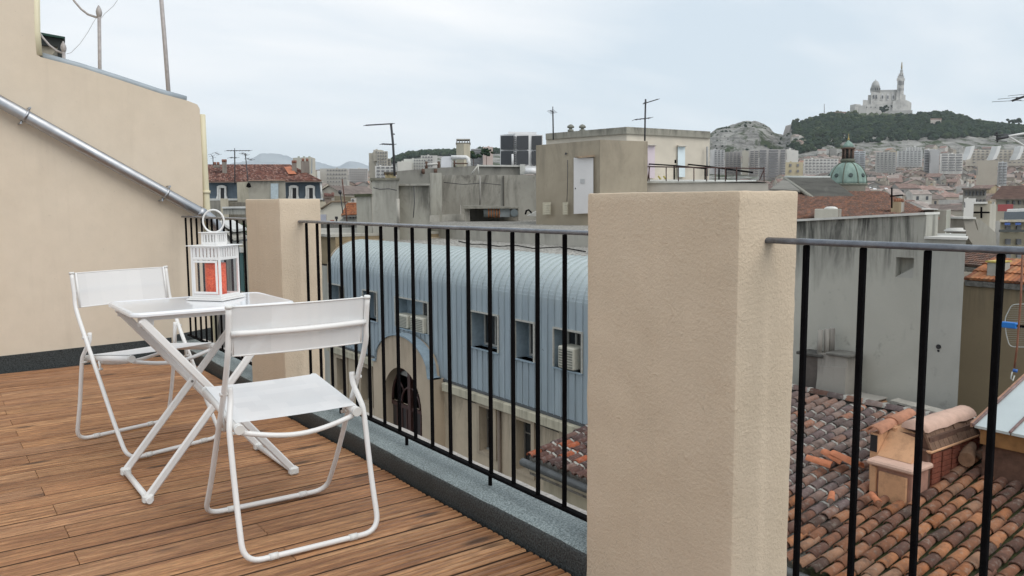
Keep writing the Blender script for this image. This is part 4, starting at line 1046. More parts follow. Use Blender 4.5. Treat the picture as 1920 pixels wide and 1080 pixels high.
# ---- tan plant shed with white metal door
M_shed = concrete('tan shed render', (.37, .32, .245), (.14, .12, .095), 3.9, 3.5, .45, .8)
sh = thing('plant_room', 'tan rendered rooftop plant room with tall white metal door', 'building', at(1100, 400, 40))
dc, dl, dr2 = 36., 38.3, 37.3
part('wall', fslab([(1005, 272.5, dl), (1125.5, 262, dc), (1214.5, 265, dr2)], -1, 4.5), M_shed, sh)
def shd(x): return dl+(dc-dl)*(x-1005)/(1120.5)
lerpd = lambda x: dl+(dc-dl)*(x-1005)/120.5
dd_ = part('door', MB().extrude([at(x, y, lerpd(x))-F0*.10 for x, y in ((1075.5, 296), (1112, 296), (1112, 399.5), (1075.5, 401))], F0*.09), plain('white sheet door', (.62, .60, .59), .55, 0, .04, 1), sh)
part('handle', front([(1078, 352, lerpd(1078)-.1), (1079.5, 352, lerpd(1078)-.1), (1079.5, 354.5, lerpd(1078)-.1), (1078, 354.5, lerpd(1078)-.1)], .06), M_rail, dd_)
part('notice', front([(1088, 335.5, lerpd(1088)-.1), (1096, 335.5, lerpd(1096)-.1), (1096, 343.5, lerpd(1096)-.1), (1088, 343.5, lerpd(1088)-.1)], .03), plain('grey notice', (.42, .42, .42), .7), dd_)
part('door_canopy', front([(1078, 294.5, lerpd(1078)), (1114, 290.5, lerpd(1114)), (1114, 294.5, lerpd(1114)), (1084, 297, lerpd(1084))], .35, .30), plain('rusty canopy', (.34, .25, .17), .9, 0, .4, 5), sh)
for (xa, xb) in ((1017.5, 1033), (1055, 1065)):
    v_ = part('vent', front([(xa, 379.5, lerpd(xa)), (xb, 379, lerpd(xb)), (xb, 402.5, lerpd(xb)), (xa, 402.5, lerpd(xa))], .05, .04), plain('cream vent frame', (.46, .42, .32), .8), sh)
    for k in range(6): part('slat', front([(xa+2, 382.5+k*3.3, lerpd(xa)), (xb-2, 382.3+k*3.3, lerpd(xb)), (xb-2, 384.3+k*3.3, lerpd(xb)), (xa+2, 384.5+k*3.3, lerpd(xa))], .04, .07), plain('cream vent slat', (.56, .52, .41), .8), v_)

# ---- pale penthouse behind it
M_pent = concrete('pale penthouse render', (.60, .545, .46), (.25, .23, .2), 5.4, .9, .3, .9)
M_band = concrete('stained parapet band', (.34, .325, .275), (.075, .07, .06), 5.55, 1.0, 1.0, .9)
ph = thing('penthouse', 'pale rendered rooftop building with dark stained parapet and two doors', 'building', at(1200, 330, 46))
pc = [(1024, 262, 48.9), (1175, 249.5, 45), (1331, 257.5, 48.5)]
part('wall', fslab(pc, -1, 6), M_pent, ph)
part('parapet', fslab([(1023, 250.5, 48.7), (1175, 237.7, 44.8), (1332, 246.5, 48.3)], min(at(*c).z for c in pc)+.001, 6.3), M_band, ph)
lr = lambda x: 45+(48.5-45)*(x-1175)/156
for (xa, xb, yt, yb, col, lb) in ((1214, 1227.5, 273, 334, (.56, .48, .52), 'pinkish door'), (1270.5, 1284, 275, 332, (.60, .68, .71), 'pale blue door')):
    part('door', MB().extrude([at(x, y, lr(x))-F0*.08 for x, y in ((xa, yt), (xb, yt+.5), (xb, yb), (xa, yb))], F0*.07), plain(lb, col, .6, 0, .05, 1), ph, label=lb)
    part('door_hood', front([(xa-1, yt-2.5, lr(xa)), (xb+1.5, yt-2, lr(xb)), (xb+1.5, yt+.3, lr(xb)), (xa-1, yt, lr(xa))], .4, .35), plain('door hood', (.5, .46, .4), .8), ph)
part('downpipe', MB().tube([at(1326, 275, 48.1), at(1326, 330, 48.1)], .07, 6), plain('grey pipe', (.3, .3, .29), .7), ph)
part('meter_box', front([(1264.5, 300, 46.8), (1267.5, 300, 46.8), (1267.5, 306, 46.8), (1264.5, 306, 46.8)], .1, .12), M_rail, ph)
for x in (1070, 1092): 
    vt = solo('roof_vent', MB().lathe([(.18, 0), (.18, .12), (.10, .14), (.10, .2), (.20, .22), (.22, .3), (.12, .4), (.02, .44)], at(x, 247, 49), 12), plain('grey vent cap', (.20, .20, .17), .8), 'small grey mushroom vent on the penthouse parapet, %s of two' % ('left' if x < 1080 else 'right'), 'vent', 'mushroom vents on the penthouse', at(x, 247, 49))
# ---- roof terrace edge with iron railing in front of the penthouse
te = thing('roof_terrace', 'pale parapet band of the roof terrace in front of the penthouse', 'terrace', at(1320, 350, 40))
part('parapet', fslab([(1200, 341.5, 38.6), (1440.5, 343.5, 36.8)], -1, 9), plain('beige parapet', (.50, .46, .40), .85, 0, .1, 1.5), te)
part('coping', fslab([(1200, 339.5, 38.5), (1441, 341, 36.7)], at(1300, 342.5, 38).z+.0, 9.3), plain('grey white coping', (.50, .50, .46), .8, 0, .2, 3), te)
part('white_ledge', fslab([(1214, 336.5, 42), (1418, 337.5, 40)], at(1300, 341, 41).z, .5), plain('white ledge', (.74, .74, .72), .7), te)
M_iron = plain('rusty dark rail iron', (.07, .035, .03), .8, 0, .4, 4)
rl_ = thing('terrace_railing', 'thin rusty iron railing along the pale roof terrace', 'railing', at(1320, 340, 38.5))
lt = lambda x: 38.5+(36.9-38.5)*(x-1215)/225
part('handrail', MB().tube([at(x, y, lt(x)) for x, y in ((1214.5, 312.5), (1300, 314), (1433, 316))], .03, 5), M_iron, rl_)
for x in (1217, 1249, 1272, 1301, 1325, 1341, 1360, 1381, 1432.5): part('post', MB().tube([at(x, 313, lt(x)), at(x, 341, lt(x))], .026, 5), M_iron, rl_)
part('brace', MB().tube([at(1214, 340, 38.4), at(1218, 313, 38.4)], .025, 5).tube([at(1433, 317, 37), at(1424, 338, 37)], .025, 5), M_iron, rl_)
rl2 = thing('terrace_railing', 'slanting dark iron rails running back across the roof terrace', 'railing', at(1320, 340, 43))
part('handrail', MB().tube([at(1214, 307.5, 46), at(1264, 310.5, 44), at(1325, 316.5, 41.5)], .04, 5), M_rail, rl2)
part('handrail', MB().tube([at(1287, 308, 48), at(1330, 312.5, 45), at(1411, 323.5, 39.5)], .045, 5), M_rail, rl2)
for x, y, d in ((1264, 311, 44), (1322, 316, 42), (1348, 314, 44), (1361, 316, 43), (1381, 318.5, 42)): part('post', MB().tube([at(x, y, d), at(x, 338, d)], .045, 5), M_rail, rl2)
solo('metal_brackets', MB().tube([at(1234, 330, 44), at(1239, 337, 44)], .05, 5).tube([at(1244, 330, 44), at(1249, 337, 44)], .05, 5), plain('yellow bracket', (.4, .33, .08), .7), 'pair of small yellow slanting brackets at the foot of the penthouse wall', 'brackets', loc=at(1240, 337, 44))

# ---- aerials
M_aer = plain('dark aerial metal', (.05, .05, .055), .6, .3, .2, 5)
def aerial(d, mast, r, parts_, lab, thin=.4):
    t = thing('aerial', lab, 'aerial', at(*mast[0], d), 'television aerials on the roofs')
    part('mast', MB().tube([at(x, y, d) for x, y in mast], r, 6), M_aer, t)
    for (x0, y0, x1, y1, nel, hl) in parts_:
        a, b_ = at(x0, y0, d), at(x1, y1, d-.0)
        part('boom', MB().tube([a, b_], r*.6, 5), M_aer, t)
        if nel:
            mb = MB(); dirb = (b_-a).normalized(); side = (F0*.75+R0*.45+Z*.18).normalized()
            for k in range(nel):
                c = a+(b_-a)*(k/(nel-1)); hh = hl*d/1540; mb.tube([c-side*hh*2.2, c+side*hh*2.2], r*.28, 4)
            part('elements', mb, M_aer, t)
    return t
aerial(32, ((740, 330), (737, 270), (733, 232)), .045, ((686, 235, 736, 232, 16, 3), (716, 270, 739, 271, 6, 3), (733, 250, 740, 252, 0, 0)), 'tall tilted television aerial on the stepped concrete block')
aerial(46, ((1037.5, 262), (1037, 230), (1036.5, 208)), .04, ((1032, 207, 1038.5, 212, 4, 6), (1036.5, 200, 1036.5, 212, 0, 0)), 'thin mast with small aerial between cooling unit and plant room')
aerial(38, ((1209, 264), (1209.5, 225), (1210.5, 186)), .04, ((1208, 194, 1234, 186, 12, 4), (1190, 224.5, 1220, 221, 5, 6), (1206, 195, 1212, 190, 0, 0)), 'tall mast with two small aerials above the plant room')

# ---- small services on the roofs
M_cab = plain('dark cable', (.05, .05, .05), .7)
part('cable', MB().tube([at(x, y, 32.4) for x, y in ((700, 352), (712, 355), (730, 354), (744, 357))], .02, 5), M_cab, c1)
part('cable', MB().tube([at(x, y, 32.3) for x, y in ((776, 348), (777, 380), (775, 408))], .018, 5), M_cab, c1)
part('pipe', MB().tube([at(x, y, 49.0) for x, y in ((900, 330), (900.5, 360), (900, 384))], .045, 6), plain('grey service pipe', (.28, .27, .25), .7), c2_)
part('cable', MB().tube([at(x, y, 49.1) for x, y in ((832, 342), (870, 346), (905, 343), (940, 347))], .022, 5), M_cab, c2_)
part('cable', MB().tube([at(1064, 300, lerpd(1064)-.05), at(1064.5, 330, lerpd(1064)-.05), at(1063, 378, lerpd(1063)-.05)], .016, 5), M_cab, sh)
part('pipe_stub', MB().tube([at(1061, 288, lerpd(1061)-.12), at(1061, 288, lerpd(1061)+.1)], .05, 8), M_cab, sh)
part('cable', MB().tube([Vector((BX-.06, y, ZL-.36-.03*math.sin(y*1.7))) for y in [Y0+.5+k*.5 for k in range(24)]], .012, 5), M_cab, bb)
# ================================================================== canal tile roof below on the right
TS = .2; XE, ZE, XRG = 7.3, -2.6, 11.22
def roofz(x): return ZE+(x-XE)*TS
T_stops = [(.36, .15, .07), (.26, .12, .07), (.15, .08, .06), (.44, .20, .10), (.30, .14, .08), (.20, .10, .07), (.38, .18, .10), (.34, .19, .12), (.28, .13, .08), (.12, .075, .06)]
M_tile = tilemat('old terracotta canal tile', T_stops, lich=.5)
T_left = [(.27, .185, .155), (.20, .145, .135), (.32, .19, .145), (.17, .13, .12), (.36, .18, .12), (.25, .165, .145), (.19, .14, .135), (.30, .22, .19)]
M_tile2 = tilemat('faded mortared canal tile', T_left, lichen=(.33, .31, .29), lich=.65)
M_tmort = plain('grey tile mortar', (.34, .33, .30), .95, 0, .25, 25, .6, 60)
def undermat():
    mt, nt, b, o = newmat('mortar and moss between tiles'); v = coords(nt, kind='World')
    n = noise_t(nt, v, 12, 7, .7)
    g = N(nt, 'ShaderNodeNewGeometry'); sp = N(nt, 'ShaderNodeSeparateXYZ'); L(nt, g.outputs['Position'], sp.inputs[0])
    side = ramp(nt, math_(nt, 'ADD', math_(nt, 'MULTIPLY', math_(nt, 'SUBTRACT', sp.outputs[1], 5.0), 1.4), math_(nt, 'SUBTRACT', noise_t(nt, v, 1.5, 4, .6), .2)), [(0., 0.), (.7, 1.)])
    mort = ramp(nt, n, [(.3, (.10, .09, .08)), (.6, (.27, .26, .24))])
    moss = ramp(nt, n, [(.3, (.022, .022, .014)), (.5, (.05, .055, .02)), (.68, (.10, .115, .035))])
    L(nt, mixc(nt, side, moss, mort), b.inputs['Base Color']); b.inputs['Roughness'].default_value = .95
    bump(nt, b, n, 1., .03); return mt
M_under = undermat()
TLEN = .315; EXP = .243; CW = .160
def tile_mb(lip=False, r0=.066, r1=.052, n=6, L_=TLEN, M=None, mb=None):
    """half round tile, lower (wide) end at x=0, running up +x"""
    mb = mb or MB(); vs = []
    for x, r in ((0, r0), (L_, r1)):
        for k in range(n+1):
            a = PI*k/n; vs.append((x, -r*math.cos(a), r*.86*math.sin(a)))
    for k in range(n+1):
        a = PI*k/n; r = r0-.013; vs.append((0, -r*math.cos(a), r*.86*math.sin(a)))
    for k in range(n+1):
        a = PI*k/n; r = r0-.013; vs.append((.09, -r*math.cos(a), r*.86*math.sin(a)))
    if M: vs = [M @ Vector(v) for v in vs]
    W = n+1
    fs = [(k, W+k, W+k+1, k+1) for k in range(n)]+[(k, k+1, 2*W+k+1, 2*W+k) for k in range(n)]+[(2*W+k, 2*W+k+1, 3*W+k+1, 3*W+k) for k in range(n)]
    fs = [f[::-1] for f in fs]
    mb.raw(vs, fs[:n], 0, True); b0 = len(mb.v)-len(vs)
    for f in fs[n:]: mb.f.append(tuple(b0+i for i in f)); mb.m.append(0); mb.sm.append(False)
    if lip:
        vs = []
        for x, r in ((TLEN-.092, r1+.010), (TLEN-.064, r1+.015), (TLEN-.05, r1+.004)):
            for k in range(n+1):
                a = PI*(k+.0)/n; vs.append((x+.012*math.sin(k*2.1), -r*math.cos(a), r*.86*math.sin(a)))
        if M: vs = [M @ Vector(v) for v in vs]
        mb.raw(vs, [(j*W+k, j*W+k+1, (j+1)*W+k+1, (j+1)*W+k)[::-1] for j in range(2) for k in range(n)], 1, True)
    return mb
tr = thing('tiled_roof', 'weathered terracotta canal tile roof just below the right hand railing', 'roof', (9.2, 5, -16))
yv = 9.66
mb = MB()
mb.prism([(XE+.02, .2), (XE+.02, yv-.05), (XRG, yv-.05), (XRG, .2)], -2.9, [ZE-.02, ZE-.02, roofz(XRG)-.02, roofz(XRG)-.02])
part('roof_bed', mb, M_under, tr)
M_cw = concrete('cream house wall', (.50, .46, .36), (.17, .15, .12), -2.9, 1.5, .4, 1.4)
mbw = MB().box(XE+.18, XRG+.2, .3, yv-.18, -16, -2.91)
part('wall', mbw, M_cw, tr)
part('eave_board', MB().bbox(XE+.0, XE+.22, .2, yv-.04, -2.86, -2.72, .02), plain('cream eave moulding', (.46, .42, .33), .85, 0, .2, 6), tr)
# channels under the covers: concave strips
M_tile3 = tilemat('dark maroon tile', [(.13, .07, .06), (.10, .06, .055), (.17, .09, .075), (.40, .12, .06), (.12, .075, .07), (.20, .12, .10), (.15, .075, .06)], lichen=(.40, .37, .34), lich=.5)
mesh_c = mesh('tile', tile_mb(True), [M_tile3, M_tmort])
mesh_a = mesh('tile', tile_mb(False), [M_tile]); mesh_b = mesh('tile', tile_mb(True), [M_tile2, M_tmort])
slope = math.atan(TS)
cands = []
ncol = int((yv-.3)/CW)
for c in range(ncol):
    y = yv-.11-c*CW
    nrow = int((XRG-.05-XE)/EXP*1/math.cos(slope))+1
    for r_ in range(nrow):
        s_ = r_*EXP+random.uniform(-.018, .018)
        x = XE-.05+s_*math.cos(slope)
        if x > XRG-.28: continue
        if 4.62 < y < 5.14 and 8.95 < x+.2 < 10.75: continue
        cands.append((x, y+random.uniform(-.011, .011), c, r_))
random.seed(11)
def visible_rank(x, y):
    p = Vector((x+.2, y, roofz(x+.2)+.05))-CAM; dx = 960+F*p.dot(RT)/p.dot(FW); dy = 540-F*p.dot(UP)/p.dot(FW)
    vis = (1470 < dx < 1950 and dy < 1110) or (dx < 1115 and dy > 700)
    return (0 if vis else 1, p.length)
cands.sort(key=lambda t: visible_rank(t[0], t[1]))
rest = [MB(), MB()]
for i, (x, y, c, r_) in enumerate(cands):
    left = (y > 5.25+.5*noise.noise(Vector((x, y, 0)))*2) and x > XE+.25*(9-y)*.0+(.9 if y < 6.0 else .3)
    z = roofz(x)+.018
    M = Matrix.Translation((x, y, z)) @ Matrix.Rotation(random.uniform(-.06, .06), 4, 'Z') @ Matrix.Rotation(-slope+random.uniform(.0, .04)+.03, 4, 'Y') @ Matrix.Rotation(random.uniform(-.08, .08), 4, 'X') @ Matrix.Diagonal((1, random.uniform(.94, 1.06), random.uniform(.9, 1.12), 1))
    if i < 290: inst('tile', mesh_c if y > 8.2 else mesh_b if left else mesh_a, Matrix.Translation(-tr.location) @ M, tr)
    else: tile_mb(False, M=M, mb=rest[1 if left else 0])
if rest[0].v: part('tiles', rest[0], M_tile, tr, kind='stuff')
if rest[1].v: part('tiles', rest[1], M_tile2, tr, kind='stuff')
# ridge tiles
for k in range(30):
    y = yv-.05-k*.31
    M = Matrix.Translation((XRG, y, roofz(XRG)+.03)) @ Matrix.Rotation(-PI/2, 4, 'Z') @ Matrix.Rotation(-.03, 4, 'Y') @ Matrix.Scale(1.2, 4)
    inst('ridge_tile', mesh_b if k % 7 else mesh_a, Matrix.Translation(-tr.location) @ M, tr)
part('gutter', MB().tube([(XE-.08, .2, -2.70), (XE-.08, yv, -2.70)], .06, 10), plain('dark zinc gutter', (.12, .125, .125), .6, .3, .3, 6), tr)
# rear slope hidden behind the ridge
part('rear_slope', MB().prism([(XRG+.05, .2), (XRG+.05, yv), (XRG+.42, yv), (XRG+.42, .2)], -2.9, [roofz(XRG), roofz(XRG), roofz(XRG)-.12, roofz(XRG)-.12]), M_under, tr)
# arched opening in the cream wall under the eave
mb = MB(); cyy = 8.15
mb.tube([(XE+.16, cyy+.62*math.cos(a), -3.95+.5*math.sin(a)) for a in [PI*k/16 for k in range(17)]], .035, 6)
aw = part('window', mb, M_cw, tr)
part('pane', MB().extrude([Vector((XE+.172, cyy+.60*math.cos(PI*k/16), -3.97+.48*math.sin(PI*k/16))) for k in range(17)], Vector((.004, 0, 0))), plain('pale dusty arched pane', (.42, .44, .42), .4, 0, .2, 3), aw)
# loose broken tiles
random.seed(3)
for k, (px, py, rz, s_) in enumerate(((1567, 888, 1.9, .9), (1590, 884, 1.35, 1.0), (1620, 892, 1.45, 1.2), (1566, 955, .5, .6), (1655, 958, .9, .6))):
    d = ray(px, py); t_ = (ZE-XE*TS-EYE)/(d[2]-TS*d[0]); p = CAM+d*t_
    mm = mesh('loose_tile', tile_mb(False), [plain('fresh orange tile', (.46, .17, .085), .85, 0, .2, 12)]) if k == 0 else mm
    o = bpy.data.objects.new('loose_tile', mm); COL.objects.link(o)
    o.matrix_world = Matrix.Translation(p+Vector((-.1, 0, .12))) @ Matrix.Rotation(rz, 4, 'Z') @ Matrix.Rotation(-.15, 4, 'Y') @ Matrix.Rotation(.25*(k % 3-1), 4, 'X') @ Matrix.Scale(1.1*s_, 4)
    tagit(o, ['broken orange tile lying leftmost beside the terracotta chimney housing', 'broken orange tile, middle one of the three left of the chimney housing', 'broken orange tile touching the left side of the chimney housing', 'small broken tile shard among the mortared tiles', 'small broken tile below the plaster front of the chimney housing'][k], 'tile', 'loose broken tiles on the roof')

# ---- terracotta chimney housing on the roof
M_tan = plain('smooth orange render', (.60, .34, .19), .85, 0, .12, 6, .3, 30, dirt=(.25, .14, .08), dirtscale=3)
M_pink = plain('pink cement capping', (.55, .37, .29), .85, 0, .12, 9, .3, 40)
M_brick = plain('dark red brick', (.20, .06, .035), .9, 0, .3, 14, .4, 50); M_bjoint = plain('brown render', (.12, .065, .045), .95, 0, .3, 10)
M_slat = plain('brown terracotta slab', (.17, .10, .065), .9, 0, .25, 14, .4, 40)
hs = thing('chimney_housing', 'terracotta and brick chimney housing with pink capping on the tiled roof', 'chimney', (9.6, 4.9, roofz(9.6)))
ya, yb = 4.64, 5.12
part('front_body', MB().bbox(9.0, 9.36, ya, yb, roofz(9)-.2, -1.90, .01), plain('pinkish brown render', (.36, .20, .15), .9, 0, .2, 10), hs)
part('front_panel', MB().bbox(8.965, 8.999, ya+.05, yb-.09, roofz(9)-.06, -1.955, .01), M_tan, hs)
part('side_panel', MB().bbox(8.97, 9.12, yb-.06, yb+.02, roofz(9)-.05, -1.92, .01), M_tan, hs)
part('front_cap', MB().bbox(8.93, 9.40, ya-.04, yb+.05, -1.90, -1.835, .02), M_pink, hs)
part('body', MB().bbox(9.36, 10.62, ya+.02, yb, roofz(9.3)-.2, -1.70, .01), M_bjoint, hs)
random.seed(5)
zb0 = roofz(9.5)
nb = 5
for k in range(nb):            # brick panels on the side facing the near wall
    x0 = 9.42+k*(1.18/nb)
    z = max(roofz(x0+.1)-.02, -2.25)
    j = 0
    while z < -1.76:
        h_ = .062; part('brick', MB().bbox(x0+.015, x0+1.18/nb-.02, ya-.006, ya+.03, z, min(z+h_-.006, -1.735), .004), M_brick, hs); z += h_; j += 1
part('string_course', MB().bbox(9.36, 10.64, ya-.02, ya+.05, -1.73, -1.70, .008), M_tan, hs)
for k in range(11):            # leaning upright slabs
    x0 = 9.40+k*.108; tp = random.uniform(-.01, .01)
    mb = MB(); mb.extrude([Vector((x0, ya-.01, -1.70)), Vector((x0+.10, ya-.01, -1.70)), Vector((x0+.10, ya+.10+tp, -1.47)), Vector((x0, ya+.10+tp, -1.47))], Vector((0, .03, 0)))
    part('slab', mb, M_slat, hs)
part('upper_core', MB().prism([(9.42, ya+.03), (10.56, ya+.03), (10.56, yb-.03), (9.42, yb-.03)], -1.70, -1.56), M_bjoint, hs)
for x0_, x1_, n_ in ((9.40, 10.62, 8),):
    mbk = MB(); vs = []
    for q in range(n_+1):
        x = x0_+(x1_-x0_)*q/n_; rr_ = .145+.008*math.sin(q*2.3)+(.012 if q == 0 else 0); cz_ = -1.50+.006*math.sin(q*1.7)
        for j in range(9):
            a_ = PI*j/8; vs.append((x, (ya+yb)/2-.03-rr_*math.cos(a_)*1.05, cz_+rr_*.75*math.sin(a_)))
    mbk.raw(vs, [(q*9+j, (q+1)*9+j, (q+1)*9+j+1, q*9+j+1)[::-1] for q in range(n_) for j in range(8)]+[tuple(range(9))[::-1], tuple(n_*9+j for j in range(9))], 0, True)
    part('ridge_cap', mbk, M_pink, hs)
part('upper_side', MB().extrude([Vector((9.40, yb-.06, -1.84)), Vector((10.0, yb-.06, -1.70)), Vector((10.0, yb-.06, -1.50)), Vector((9.40, yb-.04, -1.53))], Vector((0, .04, 0))), M_tan, hs)
part('sloping_panel', MB().extrude([Vector((9.14, ya+.10, -1.83)), Vector((9.14, yb+.03, -1.83)), Vector((9.46, yb+.03, -1.50)), Vector((9.46, ya+.16, -1.56))], Vector((.05, 0, -.02))), M_tan, hs)
for k in range(2):
    mbk = MB(); M = Matrix.Translation((9.12+k*.40, yb+.08, -1.56+.05*k)) @ Matrix.Rotation(-.12, 4, 'Y') @ Matrix.Diagonal((1.4, 1.5, 1.4, 1)); tile_mb(False, M=M, mb=mbk); part('side_tile', mbk, plain('orange tile', (.44, .21, .13), .85, 0, .2, 10), hs)
part('tile_support', MB().bbox(9.16, 9.9, yb+.035, yb+.14, roofz(9.3)-.1, -1.58, .01), M_tan, hs)
part('dark_opening', MB().box(9.15, 9.159, yb+.045, yb+.13, -1.80, -1.60), M_dark, hs)
for k in range(2):
    mbk = MB(); M = Matrix.Translation((10.5+k*.33, 4.85-.26*k, -1.58-.05*k)) @ Matrix.Rotation(-.9+.2*k, 4, 'Z') @ Matrix.Rotation(.12, 4, 'Y') @ Matrix.Diagonal((1.6, 2.4, 1.3, 1)); tile_mb(False, M=M, mb=mbk); part('cap_tile', mbk, M_pink, hs)
pot = solo('chimney_pot', MB().lathe([(.09, 0), (.085, .2), (.075, .40), (.06, .40), (.06, .3)], (0, 0, 0), 14), plain('clay pot', (.26, .15, .09), .9, 0, .3, 10), 'clay pipe lying tilted beside the brick side of the chimney housing', 'pot', loc=(0, 0, 0))
d = ray(1820, 880); t_ = (ZE-XE*TS-EYE)/(d[2]-TS*d[0]); p = CAM+d*t_
pot.matrix_world = Matrix.Translation(p+Vector((-.12, .0, .14))) @ Matrix.Rotation(.35, 4, 'Z') @ Matrix.Rotation(1.40, 4, 'Y')

# ---- grey stained gable wall behind the ridge
XDW = 11.85
M_dwall = concrete('grey green rendered gable', (.45, .44, .39), (.055, .055, .05), .95, 1.25, .95, 2.6, bstr=.2)
M_dwall2 = concrete('plain grey render', (.41, .405, .37), (.11, .11, .10), .8, 1.5, .35, 2.0, bstr=.15)
gw = thing('gable_wall', 'tall grey wall with black rain streaks and small tapered niche behind the tiled roof', 'wall', (XDW, 7, -16))
ed = onX(1811, 450, XDW); e2 = onX(1735, 437, XDW); tl_ = onX(1499, 414.8, XDW); tr_ = onX(1735, 402.5, XDW)
sgt = (ed-CAM); sgt.z = 0; sgt.normalize()
k_ = (tl_.z-tr_.z)/(tl_.y-tr_.y)
yL = 9.0; zL = tr_.z+k_*(yL-tr_.y)
nA, nB_ = onX(1680, 482, XDW), onX(1712, 522, XDW)
# main streaked part with the niche
mb = MB(); zcut = min(tl_.z, zL)-.02
hole_wall(XDW, e2.y, yL, -16, zcut, [(nB_.y, nA.y, nB_.z, nA.z)], .16, mb, 0, 0)
mb.poly([(XDW, e2.y, zcut), (XDW, e2.y, tr_.z), (XDW, yL, zL), (XDW, yL, zcut)], 0)
mb.poly([(XDW, yL, zL), (XDW, e2.y, tr_.z), (XDW+.35, e2.y, tr_.z), (XDW+.35, yL, zL)], 0)
mb.poly([(XDW, e2.y, ed.z-.2), (XDW+.35, e2.y, ed.z-.2), (XDW+.35, e2.y, tr_.z), (XDW, e2.y, tr_.z)], 0)
part('wall', mb, M_dwall, gw)
part('rear', MB().box(XDW+.17, XDW+.35, e2.y+.001, yL, -16, zcut-.05), M_dwall2, gw)
# wedge inside the niche makes its slanting bottom
mb = MB(); mb.extrude([Vector((XDW+.001, nB_.y, nB_.z)), Vector((XDW+.001, nA.y, nB_.z)), Vector((XDW+.001, nB_.y, nB_.z+.16))], Vector((.15, 0, 0))); part('niche_slope', mb, M_dwall2, gw)
mb = MB(); fo = [(XDW, e2.y-.001), (XDW, ed.y), (XDW+sgt.x*2.4, ed.y+sgt.y*2.4), (XDW+1.9, e2.y+1.2), (XDW+.5, e2.y-.001)]
mb.prism(fo, -16, ed.z); part('wall', mb, M_dwall2, gw, label='plain grey lower right section')
mb = MB(); mb.extrude([Vector((XDW-.05, e2.y-.01, tr_.z)), Vector((XDW-.05, yL, zL)), Vector((XDW-.05, yL, zL+.035)), Vector((XDW-.05, e2.y-.01, tr_.z+.035))], Vector((.42, 0, 0)))
M_wcope = plain('white coping', (.60, .59, .55), .8, 0, .15, 6)
part('coping', mb, M_wcope, gw)
part('coping', MB().prism([(XDW-.05, e2.y-.01), (XDW-.05, ed.y-.03), (XDW+sgt.x*.5, ed.y+sgt.y*.5-.03), (XDW+.45, e2.y-.01)], ed.z+.001, ed.z+.035), M_wcope, gw)
hl = onX(1760, 650, XDW); part('pipe_hole', MB().tube([(XDW-.012, hl.y, hl.z), (XDW+.002, hl.y, hl.z)], .035, 10).tube([(XDW-.006, hl.y, hl.z-.06), (XDW+.002, hl.y, hl.z-.06)], .018, 8), M_dark, gw)

# ---- chimney stack standing in front of the grey wall
XS = 11.45
st = thing('chimney_stack', 'grey plastered chimney stack with three upright flues against the grey wall', 'chimney', (XS, 7.1, -2.2))
M_stk = concrete('chimney stack plaster', (.36, .34, .305), (.11, .10, .09), -1.1, .5, .7, 4)
a0 = onX(1533, 680, XS); a1 = onX(1588, 668, XS); a2 = onX(1500, 676, XS+.3)
part('stack', MB().prism([(XS, a0.y), (XS, a1.y), (XS+.3, a1.y+.02), (XS+.3, a0.y)], -2.3, -1.20), M_stk, st)
mb = MB(); mb.extrude([Vector((XS-.02, a0.y-.02, -2.2)), Vector((XS-.02, a0.y+.05, -2.2)), Vector((XS-.02, a0.y, -1.7)), Vector((XS-.02, a0.y-.03, -1.4)), Vector((XS-.02, a1.y-.0, -1.35)), Vector((XS-.02, a1.y-.0, -2.2))], Vector((.05, 0, 0))); part('flared_base', mb, M_stk, st)
part('side_stack', MB().prism([(XS+.02, a0.y+.001), (XS+.3, a0.y+.001), (XS+.3, a0.y+.34), (XS+.02, a0.y+.34)], -2.3, -1.27), plain('dark side render', (.10, .085, .075), .95, 0, .3, 5), st)  # left part of the stack in a darker render than the front
part('cap', MB().bbox(XS-.03, XS+.33, a0.y-.10, a0.y+.38, -1.269, -1.22, .01), plain('sooty cap', (.075, .072, .065), .95, 0, .3, 8), st)
part('cap', MB().bbox(XS-.04, XS+.34, a1.y-.05, a0.y-.16, -1.199, -1.155, .01), plain('grey cap', (.15, .145, .13), .95, 0, .3, 8), st)
for k, px in enumerate((1535, 1547, 1556)):
    c = onX(px, 668, XS+.06+.05*k); 
    part('flue', MB().tube([(XS+.08+.06*k, c.y, -1.25), (XS+.08+.06*k, c.y, onX(px, 618-k*1.5, XS+.08+.06*k).z)], .043, 4 if False else 10), M_stk, st)
# ---- small tile topped vent, plank
sv = thing('tile_vent', 'small roof vent topped with stacked broken tiles beside the chimney stack', 'vent', onX(1620, 760, 11.4))
q0 = onX(1592, 742, 11.4); q1 = onX(1638, 757, 11.4)
part('body', MB().box(11.42, 11.7, q1.y+.03, q0.y-.03, -2.1, -1.87), M_stk, sv)
part('opening', MB().box(11.41, 11.419, q1.y+.06, q1.y+.16, -2.0, -1.88), M_dark, sv)
for k in range(4):
    mb = MB(); mb.bbox(11.34+.02*k, 11.75, q1.y-.02*(k % 2), q0.y+.02*(k % 2), -1.868+.027*k, -1.845+.027*k, .006); part('slab', mb, [M_slat, M_tan, M_slat, M_stk][k], sv)
pk = onX(1668, 754, 11.35); pk2 = onX(1832, 796, 11.1)
mb = MB(); mb.extrude([pk, pk2, pk2+Z*.03, pk+Z*.03], Vector((.22, 0, 0)))
solo('capping_strip', mb, plain('grey weathered strip', (.36, .34, .30), .9, 0, .25, 8), 'long grey capping strip along the top edge of the tiled roof', 'strip', loc=pk)
mb = MB(); mb.extrude([pk+Vector((.03, -.1, -.02)), pk2+Vector((.03, .1, -.02)), pk2+Vector((.03, .1, -.14)), pk+Vector((.03, -.1, -.16))], Vector((.2, 0, 0)))
part('upstand', mb, plain('dark masonry', (.11, .09, .075), .95, 0, .3, 12), tr)

